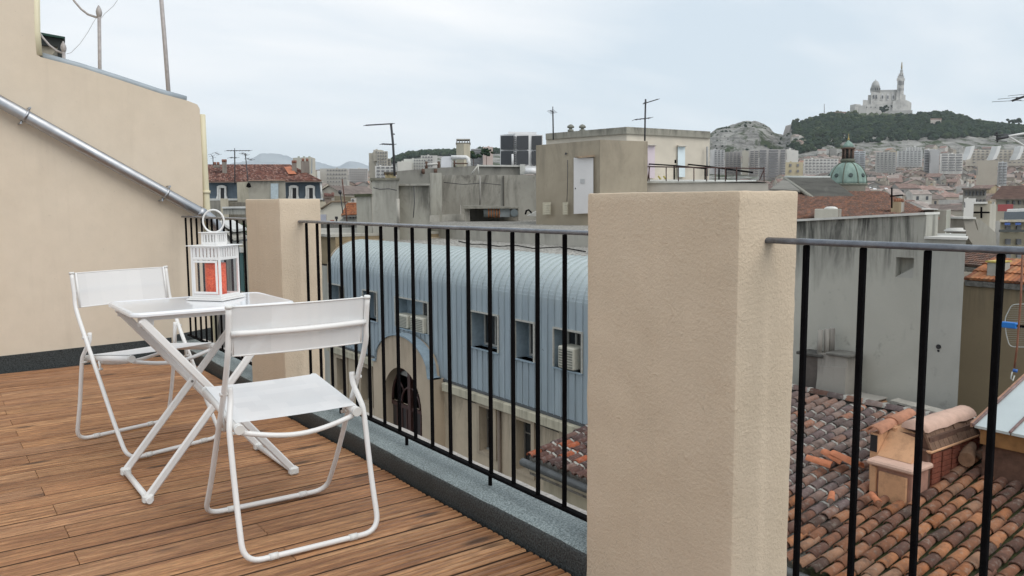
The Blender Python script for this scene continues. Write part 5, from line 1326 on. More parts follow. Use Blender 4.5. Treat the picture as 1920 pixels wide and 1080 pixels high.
# ---- white sheet metal roof, lower right
wr = thing('metal_roof', 'pale standing seam sheet metal roof at the right edge above the tiles', 'roof', onX(1826, 798, 9.9))
b0 = onX(1826, 797, 9.9); sl = .30
def wrp(x, y): return Vector((x, y, b0.z+(x-9.9)*sl))
b1y = b0.y-2.6
M_wmet = plain('pale sheet metal', (.50, .55, .55), .45, .2, .06, 1.5)
q = [wrp(9.9, b0.y), wrp(9.9, b1y), wrp(13.2, b1y), wrp(13.2, b0.y)]
k = 0
y = b0.y
while y > b1y:
    y2 = max(y-.40, b1y)
    mb = MB(); mb.extrude([wrp(9.9, y-.008), wrp(9.9, y2+.008), wrp(13.2, y2+.008), wrp(13.2, y-.008)], Vector((0, 0, -.03)))
    part('panel', mb, M_wmet, wr); y = y2
y = b0.y
while y > b1y-.01:
    part('seam', MB().tube([wrp(9.88, y)+Z*.012, wrp(13.2, y)+Z*.012], .016, 6), plain('reddish seam', (.24, .16, .15), .6, 0, .3, 9), wr); y -= .40
part('verge_board', MB().extrude([wrp(9.9, b0.y+.01)-Z*.03, wrp(13.2, b0.y+.01)-Z*.03, wrp(13.2, b0.y+.01)+Z*.02, wrp(9.9, b0.y+.01)+Z*.02], Vector((0, .03, 0))), plain('rust tile edge', (.34, .19, .13), .9, 0, .3, 12), wr)
part('fascia', MB().box(9.96, 10.0, b1y, b0.y-.05, b0.z-.22, b0.z-.035), plain('orange brown fascia', (.26, .13, .045), .8, 0, .25, 8), wr)
part('body', MB().box(10.02, 13.2, b1y, b0.y-.06, -3.4, b0.z-.04), M_bjoint, wr)

# ---- dish aerial with blue feed and copper pole at the right edge
gp_ = thing('grid_aerial', 'wire grid aerial with bright blue feed box at the right edge', 'aerial', onX(1905, 610, 10.5), 'television aerials on the roofs')
c = lambda x, y: onX(x, y, 10.5)
mb = MB(); M_gw = plain('pale wire', (.42, .43, .40), .6)
mb.tube(fillet([c(1960, 569), c(1897, 571), c(1884, 597), c(1886, 625), c(1893, 650), c(1960, 652)], .05, 4), .006, 5)
part('rim', mb, M_gw, gp_); mb = MB()
for k in range(19):
    y = 575+k*4; x0 = 1884+abs(k-9)*1.1; mb.tube([c(x0, y), c(1960, y)], .0016, 3)
part('wire_grid', mb, M_gw, gp_)
p = c(1884, 607); p2 = c(1912, 608)
part('feed_box', MB().bbox(p.x-.10, p.x-.03, p2.y, p.y, p.z-.035, p.z+.035, .008), plain('bright blue plastic', (.01, .16, .52), .4, 0, .05, 5), gp_)
part('feed_arm', MB().bbox(p.x-.08, p.x-.05, p2.y-.4, p2.y, p.z-.015, p.z+.015, .004), M_rail, gp_)
part('feed_tip', MB().tube([p+Vector((-.065, 0, 0)), p+Vector((-.065, .035, 0))], .022, 8), M_rail, gp_)
tubes('copper_pole', [((1917, 478), (1914, 560), (1907, 650), (1902, 690))], 9.3, .012, plain('rusty copper pole', (.19, .075, .04), .6, .2, .3, 20), 'rusty brown mast standing in front of the tan wall at the right edge', 'pole')
pe = at(1901, 705, 9.3)
pf_ = thing('pole_foot', 'small blue and white clamp at the foot of the rusty mast', 'clamp', pe)
part('clamp', MB().tube([at(1904, 692, 9.28), at(1903, 698, 9.28)], .026, 8), plain('blue clamp', (.02, .10, .35), .5), pf_)
part('hook', MB().tube([at(1898, 697, 9.28), at(1895, 710, 9.28), at(1899, 714, 9.28), at(1902, 704, 9.28)], .008, 6), M_gw, pf_)
# yagi aerials at the right edge
def yagi(d, pts, els, lab, mt=None):
    t = thing('aerial', lab, 'aerial', at(*pts[0], d), 'television aerials on the roofs')
    for a, b_ in zip(pts[:-1], pts[1:]): part('boom', MB().tube([at(*a, d), at(*b_, d)], .012, 6), mt or M_aer, t)
    for (x0, y0, x1, y1, r) in els: part('element', MB().tube([at(x0, y0, d-.1), at(x1, y1, d+.1)], r, 5), M_aer, t)
    return t
t = yagi(9, [(1898, 189), (1945, 172)], [(1860, 191, 1915, 188, .0028), (1871, 186, 1925, 181, .0028), (1890, 180, 1945, 174, .0025), (1895, 188, 1940, 190, .0022)], 'dark aerial poking in at the right edge against the sky')
part('joint_box', MB().bbox(*sum(([v-.012, v+.012] for v in at(1907, 184, 9)), []), .008), M_aer, t)
t = yagi(9, [(1869, 259), (1945, 246)], [(1866, 253, 1893, 252, .008), (1866, 264, 1888, 265, .005), (1869, 248, 1870, 266, .01)], 'white boomed aerial reaching in from the right edge over the wooded hill', plain('white aerial tube', (.6, .6, .58), .5))
part('brace', MB().tube([at(1890, 255, 9), at(1945, 288, 9)], .010, 6), plain('white brace', (.6, .6, .58), .5), t)
part('joint_box', MB().tube([at(1869, 260, 8.9), at(1890, 256, 8.9)], .018, 6), M_aer, t)

# ================================================================== tan wall and roofs beyond the grey wall
M_tanw = concrete('brown tan render', (.30, .235, .15), (.12, .10, .075), -.7, 1.0, .55, 1.5, bstr=.15)
tw = thing('tan_house', 'tan rendered house wall with orange tiled edge right of the grey wall', 'building', (19, 8, -16))
ta, tb_ = onX(1770, 523, 19), onX(2100, 550, 19)
part('wall', MB().box(19, 19.3, tb_.y, ta.y, -16, onX(1850, 531, 19).z), M_tanw, tw)
# rows of tiles just above its top, then a flatter faded roof, both real ribs
def ribbed(name, corners, n, mt, par, r=.09, bed=None, lab=None):
    """corners: eave left, eave right, ridge right, ridge left (points); half round ribs run eave to ridge"""
    a, b_, c_, d_ = [Vector(p) for p in corners]; nrm = (b_-a).cross(d_-a).normalized()
    if nrm.z < 0: nrm = -nrm
    mb = MB(); mb.extrude([a, b_, c_, d_], -nrm*.12); part('roof_bed', mb, bed or M_under, par)
    mb = MB(); rows_ = max(1, int((d_-a).length/.36))
    for i in range(n):
        u = (i+.5)/n; p0 = a.lerp(b_, u); p1 = d_.lerp(c_, u); ax_ = (b_-a).normalized()
        for k in range(rows_):
            q0 = p0.lerp(p1, k/rows_)+nrm*.02; q1 = p0.lerp(p1, min(1, (k+1.15)/rows_))+nrm*.0
            vs = []
            for q, rr in ((q0, r), (q1, r*.8)):
                for j in range(5):
                    t_ = PI*j/4; vs.append(q-ax_*rr*math.cos(t_)+nrm*rr*.8*math.sin(t_))
            mb.raw(vs, [(j, j+1, 6+j, 5+j) for j in range(4)]+[(0, 1, 2, 3, 4)], 0, False)
    return part(name, mb, mt, par, kind='stuff', label=lab)
zt_ = onX(1850, 531, 19).z
M_orange = tilemat('orange canal tile', [(.42, .17, .075), (.36, .13, .06), (.46, .22, .11), (.28, .11, .06), (.5, .2, .09)], lich=.25)
M_faded = tilemat('faded canal tile', [(.30, .18, .14), (.25, .155, .125), (.35, .19, .13), (.21, .145, .12)], lichen=(.34, .29, .25), lich=.5)
P0, P1 = onX(1808, 526, 18.9), onX(2050, 545, 18.9)
ribbed('tiles', [P0, P1, P1+Vector((1.3, 0, .42)), P0+Vector((1.3, 0, .42))], 26, M_orange, tw, .085)
part('roof_light', MB().bbox(19.1, 19.6, onX(1870, 520, 19).y, onX(1845, 520, 19).y, P0.z+.05, P0.z+.42, .02), plain('zinc hatch', (.36, .36, .32), .7), tw)
part('yellow_rim', MB().box(19.08, 19.62, onX(1872, 508, 19).y, onX(1843, 508, 19).y, P0.z+.421, P0.z+.45), plain('yellow rim', (.5, .40, .10), .7), tw)
fr_ = thing('faded_tile_roof', 'faded flat red tiled roof right of the grey wall, behind the orange tile edge', 'roof', at(1850, 470, 26))
Q0, Q1 = onX(1806, 500, 21.4), onX(1900, 508, 21.4); Q2, Q3 = onX(1872, 470, 25), onX(1800, 462, 25)
ribbed('tiles', [Q0, Q1, Q2, Q3], 16, M_faded, fr_, .09)
part('wall', MB().prism([(21.5, Q1.y), (21.5, Q0.y), (27, Q0.y+1), (27, Q1.y)], -16, Q0.z-.25), M_tanw, fr_)
# curved concrete chimney block and wall with iron cross
M_cb = concrete('brownish grey plaster', (.34, .315, .27), (.13, .12, .105), 1.0, 2, .5, 1.2)
cc = thing('curved_chimney', 'brown grey chimney block whose side sweeps down in a curve', 'chimney', at(1850, 480, 27))
d_ = 26
part('block', MB().extrude([at(x, y, d_) for x, y in ((1806, 409), (1826, 410), (1832, 430), (1843, 442), (1850, 452), (1855, 466), (1856, 500), (1836, 500), (1826, 462), (1812, 440))], F0*.8), M_cb, cc)
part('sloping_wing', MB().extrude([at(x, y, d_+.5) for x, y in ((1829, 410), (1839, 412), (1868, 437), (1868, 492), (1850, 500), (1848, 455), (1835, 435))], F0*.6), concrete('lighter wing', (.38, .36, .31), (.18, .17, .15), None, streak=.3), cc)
part('cap', front([(1803, 407, d_), (1827, 407, d_), (1827, 410.5, d_), (1803, 410.5, d_)], .9, .1), M_wcope, cc)
part('flashing', MB().tube([at(1822, 478, d_-.2), at(1846, 492, d_-.2), at(1862, 493, d_-.2), at(1868, 484, d_-.2)], .05, 5), M_gw, cc)
cx = thing('cross_wall', 'pale upright wall block carrying a dark iron cross anchor', 'chimney', at(1848, 440, 30))
part('wall', fslab([(1826, 382, 30), (1857, 382, 30)], -4, 1), concrete('beige block', (.42, .385, .31), (.18, .16, .13), None, streak=.3), cx)
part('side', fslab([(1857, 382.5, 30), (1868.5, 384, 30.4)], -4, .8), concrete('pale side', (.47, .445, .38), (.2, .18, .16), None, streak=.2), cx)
part('cap', fslab([(1824, 378.5, 29.9), (1852, 378.5, 29.9)], at(1840, 382, 30).z, 1.1), M_wcope, cx)
part('iron_cross', MB().tube([at(1826, 398.5, 29.9), at(1855, 398.5, 29.9)], .035, 5).tube([at(1840, 388, 29.85), at(1840, 409, 29.85)], .035, 5), M_rail, cx)
# two tone block and low pieces
b2_ = thing('chimney_block', 'broad grey brown chimney block just above the right end of the streaked wall', 'chimney', at(1757, 420, 20))
part('block', fslab([(1735, 394, 20.4), (1752, 394, 20)], -3, 1.2), concrete('taupe block', (.30, .275, .235), (.12, .11, .095), None, streak=.4), b2_)
part('block', fslab([(1752.3, 394, 20), (1774.5, 394.5, 20)], -3, 1.2), concrete('taupe block 2', (.27, .255, .215), (.12, .11, .095), None, streak=.4), b2_)
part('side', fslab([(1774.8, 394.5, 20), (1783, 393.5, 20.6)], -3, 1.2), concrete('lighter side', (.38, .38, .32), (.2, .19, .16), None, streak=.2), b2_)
part('cap', fslab([(1728, 390.5, 20.1), (1759, 392.5, 19.9)], at(1745, 394.2, 20).z+.01, 1.0), M_wcope, b2_)
solo('chimney', MB().tube([at(1790, 436, 17), at(1790, 428, 17)], .16, 10).lathe([(.2, 0), (.2, .03), (.05, .07)], at(1790, 434, 17), 12), M_wcope, 'small white domed cowl on the lower right coping of the grey wall', 'cowl', loc=at(1790, 436, 17))
# ---- roofs immediately above the streaked wall
rr = thing('red_tile_roof', 'broad red brown tiled roof above the top of the streaked grey wall', 'roof', at(1600, 400, 28))
E0, E1 = at(1440, 424, 17), at(1790, 412, 19.5); G0, G1 = at(1500, 352, 33), at(1668, 360, 34)
ribbed('tiles', [at(1470, 420, 16.8), at(1760, 413, 19), at(1655, 362, 31), at(1490, 362, 30)], 44, M_faded, rr, .10)
part('wall', MB().prism([(at(1470, 420, 17.2).x, at(1470, 420, 17.2).y), (at(1760, 412, 19.4).x, at(1760, 412, 19.4).y), (at(1655, 362, 31).x, at(1655, 362, 31).y), (at(1490, 362, 30).x, at(1490, 362, 30).y)], -16, .2), M_cb, rr)
M_asb = plain('grey corrugated sheet', (.20, .19, .165), .9, 0, .2, 3, dirt=(.07, .065, .055), dirtscale=1.5)
co = thing('corrugated_roof', 'dark grey corrugated sheet roof with pale ridge strip in front of the green dome', 'roof', at(1545, 370, 29))
ra, rb, rc, rd = at(1471, 334.5, 31), at(1556, 335, 31), at(1617, 380.5, 26), at(1540, 383, 25)
mb = MB(); nn = 30
nr = (rb-ra).cross(rd-ra).normalized(); nr = nr if nr.z > 0 else -nr
vs = []
for i in range(nn*2+1):
    u = i/(nn*2); off = nr*(.05 if i % 2 else 0); vs += [ra.lerp(rb, u)+off, rd.lerp(rc, u)+off]
mb.raw(vs, [(2*i, 2*i+1, 2*i+3, 2*i+2) for i in range(nn*2)], 0)
part('sheet', mb, M_asb, co); mb = MB(); mb.extrude([ra, rb, rc, rd], -nr*.08); part('sheet_bed', mb, M_asb, co)
part('ridge_strip', MB().tube([ra+Z*.03, rb+Z*.03], .07, 6), plain('pale ridge strip', (.40, .42, .40), .7), co)
part('verge_strip', MB().tube([ra, rd], .07, 6), plain('verge', (.25, .24, .2), .8), co)
part('eave_strip', MB().tube([rd-nr*.05, rc-nr*.05], .05, 6), plain('verge', (.25, .24, .2), .8), co)
lf = at(1446, 353, 27)
part('left_slope', MB().extrude([ra, at(1444, 354, 27.5), at(1500, 357, 27.2)], Vector((0, 0, -.06))), M_asb, co)
part('gable', MB().extrude([ra-Z*.1, rd-Z*.1, at(1540, 398, 25), at(1500, 398, 26.5), at(1452, 355, 29)], F0*.3), plain('dark gable boards', (.13, .115, .095), .9, 0, .3, 2), co)  # gable boards of a darker tone than the sheets
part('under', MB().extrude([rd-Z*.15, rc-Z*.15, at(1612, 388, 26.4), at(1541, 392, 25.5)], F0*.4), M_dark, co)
wb = thing('white_capped_box', 'small whitish plastered box with rounded white cap above the streaked wall', 'chimney', at(1552, 405, 17))
part('box', fslab([(1527.5, 392.5, 17), (1572, 392, 17)], -2, 1), concrete('whitish box', (.45, .43, .37), (.3, .28, .25), None, streak=.2), wb)
part('side', fslab([(1572.3, 392, 17), (1578, 393, 17.4)], -2, .8), M_cb, wb)
part('cap', MB().lathe([(.14, 0), (.13, .03), (.08, .055), (.02, .06)], at(1558, 392.5, 17.3), 12), M_wcope, wb)
cp_ = thing('chimney', 'ochre chimney with terracotta pots and thin antenna in front of the red roof', 'chimney', at(1682, 400, 20))
part('stack', fslab([(1671, 378, 20), (1690, 378.5, 20)], -1, .6), concrete('ochre chimney', (.36, .30, .20), (.17, .12, .08), None, streak=.4), cp_)
part('side', fslab([(1690.2, 378.5, 20), (1696, 377.5, 20.3)], -1, .5), M_conc2, cp_)
for x in (1679, 1683, 1687, 1691.5): part('pot', MB().tube([at(x, 379, 20.1), at(x, 371+abs(x-1685)*.3, 20.1)], .038, 8), plain('terracotta pot', (.27, .12, .07), .9, 0, .3, 10), cp_)
part('mast', MB().tube([at(1672, 390, 19.9), at(1672, 352, 19.9)], .02, 5).tube([at(1669, 368, 19.9), at(1693, 366, 19.9)], .02, 5), M_rail, cp_)

# ---- green copper dome with lantern
gd = thing('church_dome', 'green copper ribbed dome with brown lantern and gilt finial', 'dome', at(1588, 345, 140))
M_cop = concrete('verdigris copper', (.26, .355, .31), (.12, .17, .15), None, streak=.6, sx=.5); M_crib = plain('brown green rib', (.11, .12, .09), .8); M_brn = plain('brown lantern stone', (.12, .075, .055), .85, 0, .3, 1)
dc_ = at(1588, 345, 143); s = 143/1540
part('drum', MB().lathe([(3.0, -6), (3.0, -.3), (3.3, -.3), (3.35, 0)], dc_, 24), plain('pale drum stone', (.42, .39, .33), .9), gd)
RD = 34.5*s
prf = [(RD, 0)]+[(RD*math.cos(a)**.85, 41*s*math.sin(a)) for a in [PI/2*k/12 for k in range(1, 12)]]+[(.3, 41*s)]
part('dome', MB().lathe(prf, dc_, 32), M_cop, gd)
for k in range(8):
    a = 2*PI*k/8+.35; part('rib', MB().tube([(dc_.x+(r_+.03)*math.cos(a), dc_.y+(r_+.03)*math.sin(a), dc_.z+z_) for r_, z_ in prf[:-1]], .09, 5), M_crib, gd)
    a2 = a+PI/8; r_ = RD*.93
    part('oculus', MB().tube([(dc_.x+(r_-.1)*math.cos(a2), dc_.y+(r_-.1)*math.sin(a2), dc_.z+1.35), (dc_.x+(r_+.16)*math.cos(a2), dc_.y+(r_+.16)*math.sin(a2), dc_.z+1.5)], .36, 8), plain('dark oculus', (.03, .05, .045), .7), gd)
part('gutter_ring', MB().lathe([(RD+.1, -.3), (RD+.18, -.1), (RD+.1, .05)], dc_, 32), M_crib, gd)
lc = dc_+Z*(39*s); LS = .70
part('lantern_base', MB().lathe([(r_*.82, z_*LS) for r_, z_ in [(1.1, 0), (1.5, .35), (1.5, .75), (1.35, .8), (1.35, 1.0)]], lc, 16), M_crib, gd)
part('lantern_core', MB().lathe([(r_*.82, z_*LS) for r_, z_ in [(.72, 1.0), (.72, 3.4)]], lc, 12), plain('dark lantern inside', (.04, .04, .035), .8), gd)
for k in range(8):
    a = 2*PI*k/8; part('column', MB().tube([(lc.x+.88*math.cos(a), lc.y+.88*math.sin(a), lc.z+1.0*LS), (lc.x+.88*math.cos(a), lc.y+.88*math.sin(a), lc.z+3.3*LS)], .17, 6), M_brn, gd)
part('lantern_cornice', MB().lathe([(r_*.82, z_*LS) for r_, z_ in [(1.2, 3.3), (1.5, 3.55), (1.45, 3.7), (1.2, 3.75)]], lc, 16), M_brn, gd)
part('lantern_roof', MB().lathe([(r_*.82, z_*LS) for r_, z_ in [(1.2, 3.75), (1.05, 4.3), (.7, 4.9), (.3, 5.3), (.1, 5.6)]], lc, 16), M_cop, gd)
part('finial', MB().lathe([(r_*.82, z_*LS) for r_, z_ in [(.05, 5.5), (.24, 5.8), (.1, 6.1), (.05, 6.3), (.03, 7.2)]], lc, 8), plain('gilt finial', (.45, .33, .10), .5, .3), gd)
# ================================================================== left middle distance
M_cream_w = concrete('cream plaster wall', (.50, .45, .35), (.2, .18, .14), None, streak=.35, sx=1)
M_slate = plain('blue grey slate cladding', (.085, .115, .145), .7, 0, .25, 1.2, .2, 12)
M_whitetrim = plain('white stone trim', (.56, .56, .54), .8, 0, .12, 2)
M_redroof = tilemat('brown red roman tile', [(.22, .09, .065), (.34, .17, .13), (.12, .055, .045), (.42, .26, .21), (.26, .10, .07), (.16, .07, .06)], lichen=(.42, .36, .31), lich=.6)
mn = thing('mansard_building', 'building with brown red tiled roof and blue grey slate attic, left background', 'building', at(495, 400, 100))
dE = 100
part('wall', fslab([(388, 374, dE), (606, 374, dE)], -16, 9), M_cream_w, mn)
part('slate_wall', fslab([(389.5, 342.5, dE-.0), (446, 342.5, dE)], at(420, 373.9, dE).z, 8), M_slate, mn)
part('slate_wall', fslab([(535, 342.5, dE), (603.5, 341.5, dE)], at(420, 373.9, dE).z, 8), M_slate, mn)
part('end_trim', MB().tube([at(601, 343, dE-.2), at(603.5, 373, dE-.2)], .12, 6), M_whitetrim, mn)
for (a, b_) in ((389, 446), (534, 606)):
    part('cornice', fslab([(a, 340.3, dE-.5), (b_, 339.6, dE-.5)], at(400, 342.6, dE-.5).z, 1), M_whitetrim, mn)
    part('sill_band', fslab([(a, 372.2, dE-.5), (b_, 372.2, dE-.5)], at(400, 376, dE-.5).z, 1), M_whitetrim, mn)
ribbed('roof', [at(384, 340.5, dE-.9), at(603, 338.8, dE-.9), at(544, 309, dE+6), at(384, 309, dE+6)], 58, M_redroof, mn, .13, bed=M_redroof)
mb = MB(); mb.extrude([at(x, y, d) for x, y, d in ((441, 341, dE-1.2), (452, 341, dE-1.2), (465, 334, dE), (530, 334, dE), (548, 341, dE-1.2))], F0*.3); 
part('new_tiles', MB().extrude([at(533, 317.5, dE+3.9)+Z*.25, at(545, 316, dE+4.3)+Z*.25, at(556, 330, dE+.8)+Z*.25, at(541, 330.5, dE+.8)+Z*.25], Vector((0, 0, .04))), plain('orange new tiles', (.46, .16, .08), .85, 0, .2, 2), mn)
for x0, x1 in ((407, 427), (541, 562), (573, 592)):
    xm = (x0+x1)/2; wn_ = part('window', front([(xm-6, 352, dE), (xm+6, 352, dE), (xm+6, 373.5, dE), (xm-6, 373.5, dE)], .2, .12), M_dark, mn)
    for s_ in (-1, 1): part('surround', front([(xm+s_*5.4, 350, dE), (xm+s_*8.4, 350.5, dE), (xm+s_*8.2, 366, dE), (xm+s_*10.5, 373.5, dE), (xm+s_*5.6, 373.5, dE)], .3, .35), M_whitetrim, wn_)
    part('lintel', front([(xm-9, 350.4, dE), (xm-5, 347.8, dE), (xm, 347, dE), (xm+5, 347.8, dE), (xm+9, 350.4, dE), (xm+7, 352.5, dE), (xm-7, 352.5, dE)], .3, .36), M_whitetrim, wn_)
    part('frame', front([(xm-5, 353, dE), (xm-2, 353, dE), (xm-2, 373, dE), (xm-5, 373, dE)], .1, .3), M_whitetrim, wn_)
an = thing('roof_annex', 'grey plastered annex with pale blue door panel in front of the slate attic', 'building', at(490, 380, 92))
part('wall', fslab([(466, 339.2, 92), (534.5, 337.8, 92)], -16, 5), concrete('grey cream plaster', (.40, .375, .315), (.12, .11, .1), 4, 2, .5, .8), an)
part('wall', fslab([(444, 342, 93), (465.8, 340.5, 92.2)], -16, 5), M_cream_w, an)
part('coping', fslab([(465, 337.6, 91.7), (535, 336.6, 91.7)], at(500, 339, 91.9).z+.001, 5), plain('pinkish coping', (.38, .24, .18), .9), an)
part('door', front([(508, 344, 92), (522, 344, 92), (522, 373, 92), (508, 373, 92)], .1, .08), plain('pale blue panel', (.40, .47, .50), .6), an)
part('lamp', MB().lathe([(.05, 0), (.3, .1), (.2, .4), (.05, .6)], at(466.5, 352, 91.5), 8), M_rail, an)
part('low_block', fslab([(413, 372, 80), (428, 372.5, 80)], -16, 3), M_cream_w, an)
part('balcony', fslab([(418, 391.5, 70), (462, 390.5, 70)], at(440, 402, 70).z, 2), concrete('stained balcony', (.40, .39, .35), (.08, .08, .07), None, streak=.7, sx=3), an)
part('balcony_rail', fslab([(416, 388, 69.8), (463, 387, 69.8)], at(440, 391, 70).z+.01, 2.3), M_whitetrim, an)
part('low_wall', fslab([(386, 376, 84), (470, 380, 82)], -16, 3), concrete('grey brown lower wall', (.30, .28, .24), (.10, .09, .08), None, streak=.5), an)  # lower wall in a darker render than the annex
for x, y0, y1, wd, lab in ((420.5, 299, 328, 9, 'tall brown and grey chimney on the left of the brown red roof'), (551.5, 301, 322, 9, 'stubby chimney where the brown red roof hips down'), (572, 297.5, 325, 16, 'broad grey chimney with two pots on the right of the brown red roof'), (406, 304, 314, 12, 'low wide chimney at the left end of the roof ridge')):
    cN = thing('chimney', lab, 'chimney', at(x, y1, 101))
    part('stack', fslab([(x-wd/2, y0+5, 102), (x+wd/2, y0+5, 102)], at(x, y1, 102).z, 1), concrete('chimney grey', (.26, .23, .20), (.12, .1, .09), None, streak=.4), cN)
    for s_ in ((-.25, .25) if wd > 8 else (0,)): part('pot', MB().tube([at(x+wd*s_, y0+5, 102.4), at(x+wd*s_, y0, 102.4)], .17, 8), plain('brown pot', (.22, .10, .07), .9), cN)
aerial(98, ((440.5, 345), (440, 282)), .07, ((425, 282.5, 469, 282.5, 9, 2.5), (431, 295.5, 444, 296, 3, 3), (440, 278, 440, 290, 0, 0)), 'wide tee shaped aerial above the brown red roof')
aerial(95, ((466.5, 352), (464, 330), (460, 288)), .06, ((453, 287, 463, 291, 4, 3), (463, 297, 473, 300, 3, 3)), 'slightly leaning mast over the annex')
aerial(104, ((400, 312), (399, 292)), .05, ((395, 289, 400, 296, 3, 3), (403, 286, 411, 290, 3, 3)), 'small aerial at the left end of the roof')
# behind it
tw2 = thing('apartment_tower', 'pale apartment block rising behind the brown red roof', 'building', at(570, 320, 170))
part('wall', fslab([(549, 296, 170), (583, 294.5, 168), (591, 297, 170)], -16, 3), plain('pale block', (.48, .45, .38), .85, 0, .1, .2), tw2)
part('stripe', front([(583.5, 297, 168.5), (585.5, 297, 168.5), (585.5, 325, 168.5), (583.5, 325, 168.5)], .2, .2), plain('grey stripe', (.22, .26, .30), .8), tw2)
for x in (560, 570, 580): part('roof_box', fslab([(x-2, 293, 170), (x+2, 293, 170)], at(x, 297, 170).z, 3), plain('roof box', (.3, .33, .28), .9), tw2)

# street frontage beyond the blue building
rh = thing('row_house', 'pale grey row house next to the far end of the blue clad building', 'building', (13, 33, -16))
hs_ = [(30.9, 31.9, -7.6, -3.4), (33.2, 34.2, -7.6, -3.4), (31.2, 32.0, -3.1, -1.9)]
part('wall', hole_wall(13.05, 30.1, 38.0, -16, -1.25, hs_, .2), [concrete('pale grey facade', (.44, .43, .38), (.2, .19, .17), None, streak=.3), M_dark], rh)
M_shut = plain('grey green shutter', (.20, .24, .235), .7, 0, .15, 3)
for a, b_, zb, zt2_ in hs_[:2]:
    for yy in (a+.02, (a+b_)/2+.02): part('shutter', MB().box(13.10, 13.14, yy, yy+(b_-a)/2-.06, zb+.03, zt2_-.03), M_shut, rh)
    for k in range(2): part('sill', MB().box(12.95, 13.05, a-.1, b_+.1, zb-.12, zb-.001), M_whitetrim, rh)
part('upper_block', MB().box(13.4, 20, 30.1, 38, -1.24, -.12), plain('brown ochre block', (.26, .20, .12), .9, 0, .2, 1.5), rh)
part('coping', MB().box(13.2, 20.2, 30.08, 38.02, -.119, -.02), M_conc2, rh)
part('roof_slab', MB().box(13.06, 22, 30.12, 38, -15.9, -1.26), M_dark, rh)
gh = thing('green_shutter_house', 'cream house with teal shutters seen through the short railing', 'building', (13, 44, -16))
hs_ = [(p.y-.0, q.y, q.z, p.z) for p, q in ((onX(458, 446, 13), onX(445, 464, 13)), (onX(459, 505, 13), onX(444, 527, 13)))]
hs_ = [(40.0, 41.2, -3.1, -1.2), (43.4, 44.6, -3.1, -1.2), (47, 48.2, -3.1, -1.2), (40.0, 41.2, -6.4, -4.5), (43.4, 44.6, -6.4, -4.5)]
part('wall', hole_wall(13, 38.02, 52, -16, -.6, hs_, .18), [M_cream_w, M_dark], gh)
M_teal = plain('teal shutter paint', (.02, .09, .085), .6, 0, .2, 4)
for a, b_, zb, zt2_ in hs_:
    for yy in (a+.02, (a+b_)/2+.02): part('shutter', MB().box(12.96, 12.995, yy, yy+(b_-a)/2-.05, zb, zt2_), M_teal, gh)
    part('awning_box', MB().box(12.8, 12.999, a-.15, b_+.15, zt2_+.05, zt2_+.28), M_whitetrim, gh)
part('roof_slab', MB().box(13.01, 24, 38.05, 52, -15.9, -.62), M_dark, gh)
part('ledge', MB().box(12.7, 12.999, 38.05, 52, -3.75, -3.5), M_whitetrim, gh)
M_leafd = plain('dark green leaves', (.045, .075, .02), .8, 0, .4, 4)
def leaf_clump(c, r, n, sz, mt, seed, sq=.7):
    rn = random.Random(seed); mb = MB()
    for k in range(n):
        v = Vector((rn.gauss(0, 1), rn.gauss(0, 1), rn.gauss(0, 1))).normalized()*r*(rn.random()**.4); v.z *= sq
        a = Vector((rn.gauss(0, 1), rn.gauss(0, 1), rn.gauss(0, 1))).normalized(); b_ = a.orthogonal().normalized(); q = c+v
        mb.poly([q-a*sz, q-b_*sz*.5, q+a*sz, q+b_*sz*.5])
    return mb
bush_c = at(452, 433, 42)
tp = thing('potted_shrub', 'small green shrub on the cream house behind the short railing', 'shrub', bush_c-Z*.8)
part('leaves', leaf_clump(bush_c, .55, 500, .07, M_leafd, 2), M_leafd, tp, kind='stuff'); part('stem', MB().tube([bush_c-Z*.8, bush_c], .04, 6), M_bjoint, tp)
sa = thing('stair_canopy', 'pale slanting stair canopies beyond the rain pipe', 'canopy', at(425, 450, 30))
for k, (x0, y0, x1, y1) in enumerate(((411, 414, 438, 430), (416, 424, 439, 446), (412, 434, 430, 456))):
    part('slab', MB().extrude([at(x0, y0, 30), at(x1, y1, 30), at(x1, y1+5, 30), at(x0, y0+4, 30)], F0*1.5), [M_whitetrim, M_conc2, M_whitetrim][k], sa)
part('wall', fslab([(396, 412, 34), (444, 428, 33)], -16, 1), concrete('dark stair wall', (.24, .23, .20), (.09, .09, .08), None, streak=.5), sa)  # stair wall in a dark grey render
part('panel', fslab([(433, 426, 31), (443, 432, 31)], -3.5, .3), plain('grey panel', (.36, .37, .36), .8), sa)

# small group between the small pillar and the concrete block
cg = thing('gabled_house', 'small cream gabled house with grey chimney between the small pillar and the concrete block', 'building', at(630, 400, 72))
part('wall', MB().extrude([at(x, y, 72) for x, y in ((600, 393), (621.5, 378.5), (652, 378), (656, 398), (641, 412), (641, 470), (600, 470))], F0*7), plain('cream gable', (.52, .49, .41), .85, 0, .08, .6, dirt=(.3, .26, .2), dirtscale=.5), cg)
part('wall', fslab([(593, 378, 74), (611, 378, 74)], -16, 6), M_cream_w, cg)
part('moss_line', MB().tube([at(602, 392, 71.8), at(621.5, 378.3, 71.8), at(652, 377.8, 71.8)], .10, 5), plain('brown tile edge', (.20, .15, .10), .9), cg)
part('grey_door', front([(601, 402, 72), (612, 402, 72), (612, 415, 72), (601, 415, 72)], .2, .1), plain('lilac grey panel', (.34, .35, .40), .7), cg)
ck2 = thing('chimney', 'grey brick chimney block with row of pots beside the cream gabled house', 'chimney', at(616, 385, 76))
part('stack', fslab([(608, 370.5, 76), (621.5, 370.5, 76)], 0, 1.5), plain('brown grey stack', (.24, .19, .16), .9, 0, .3, 1.5), ck2)
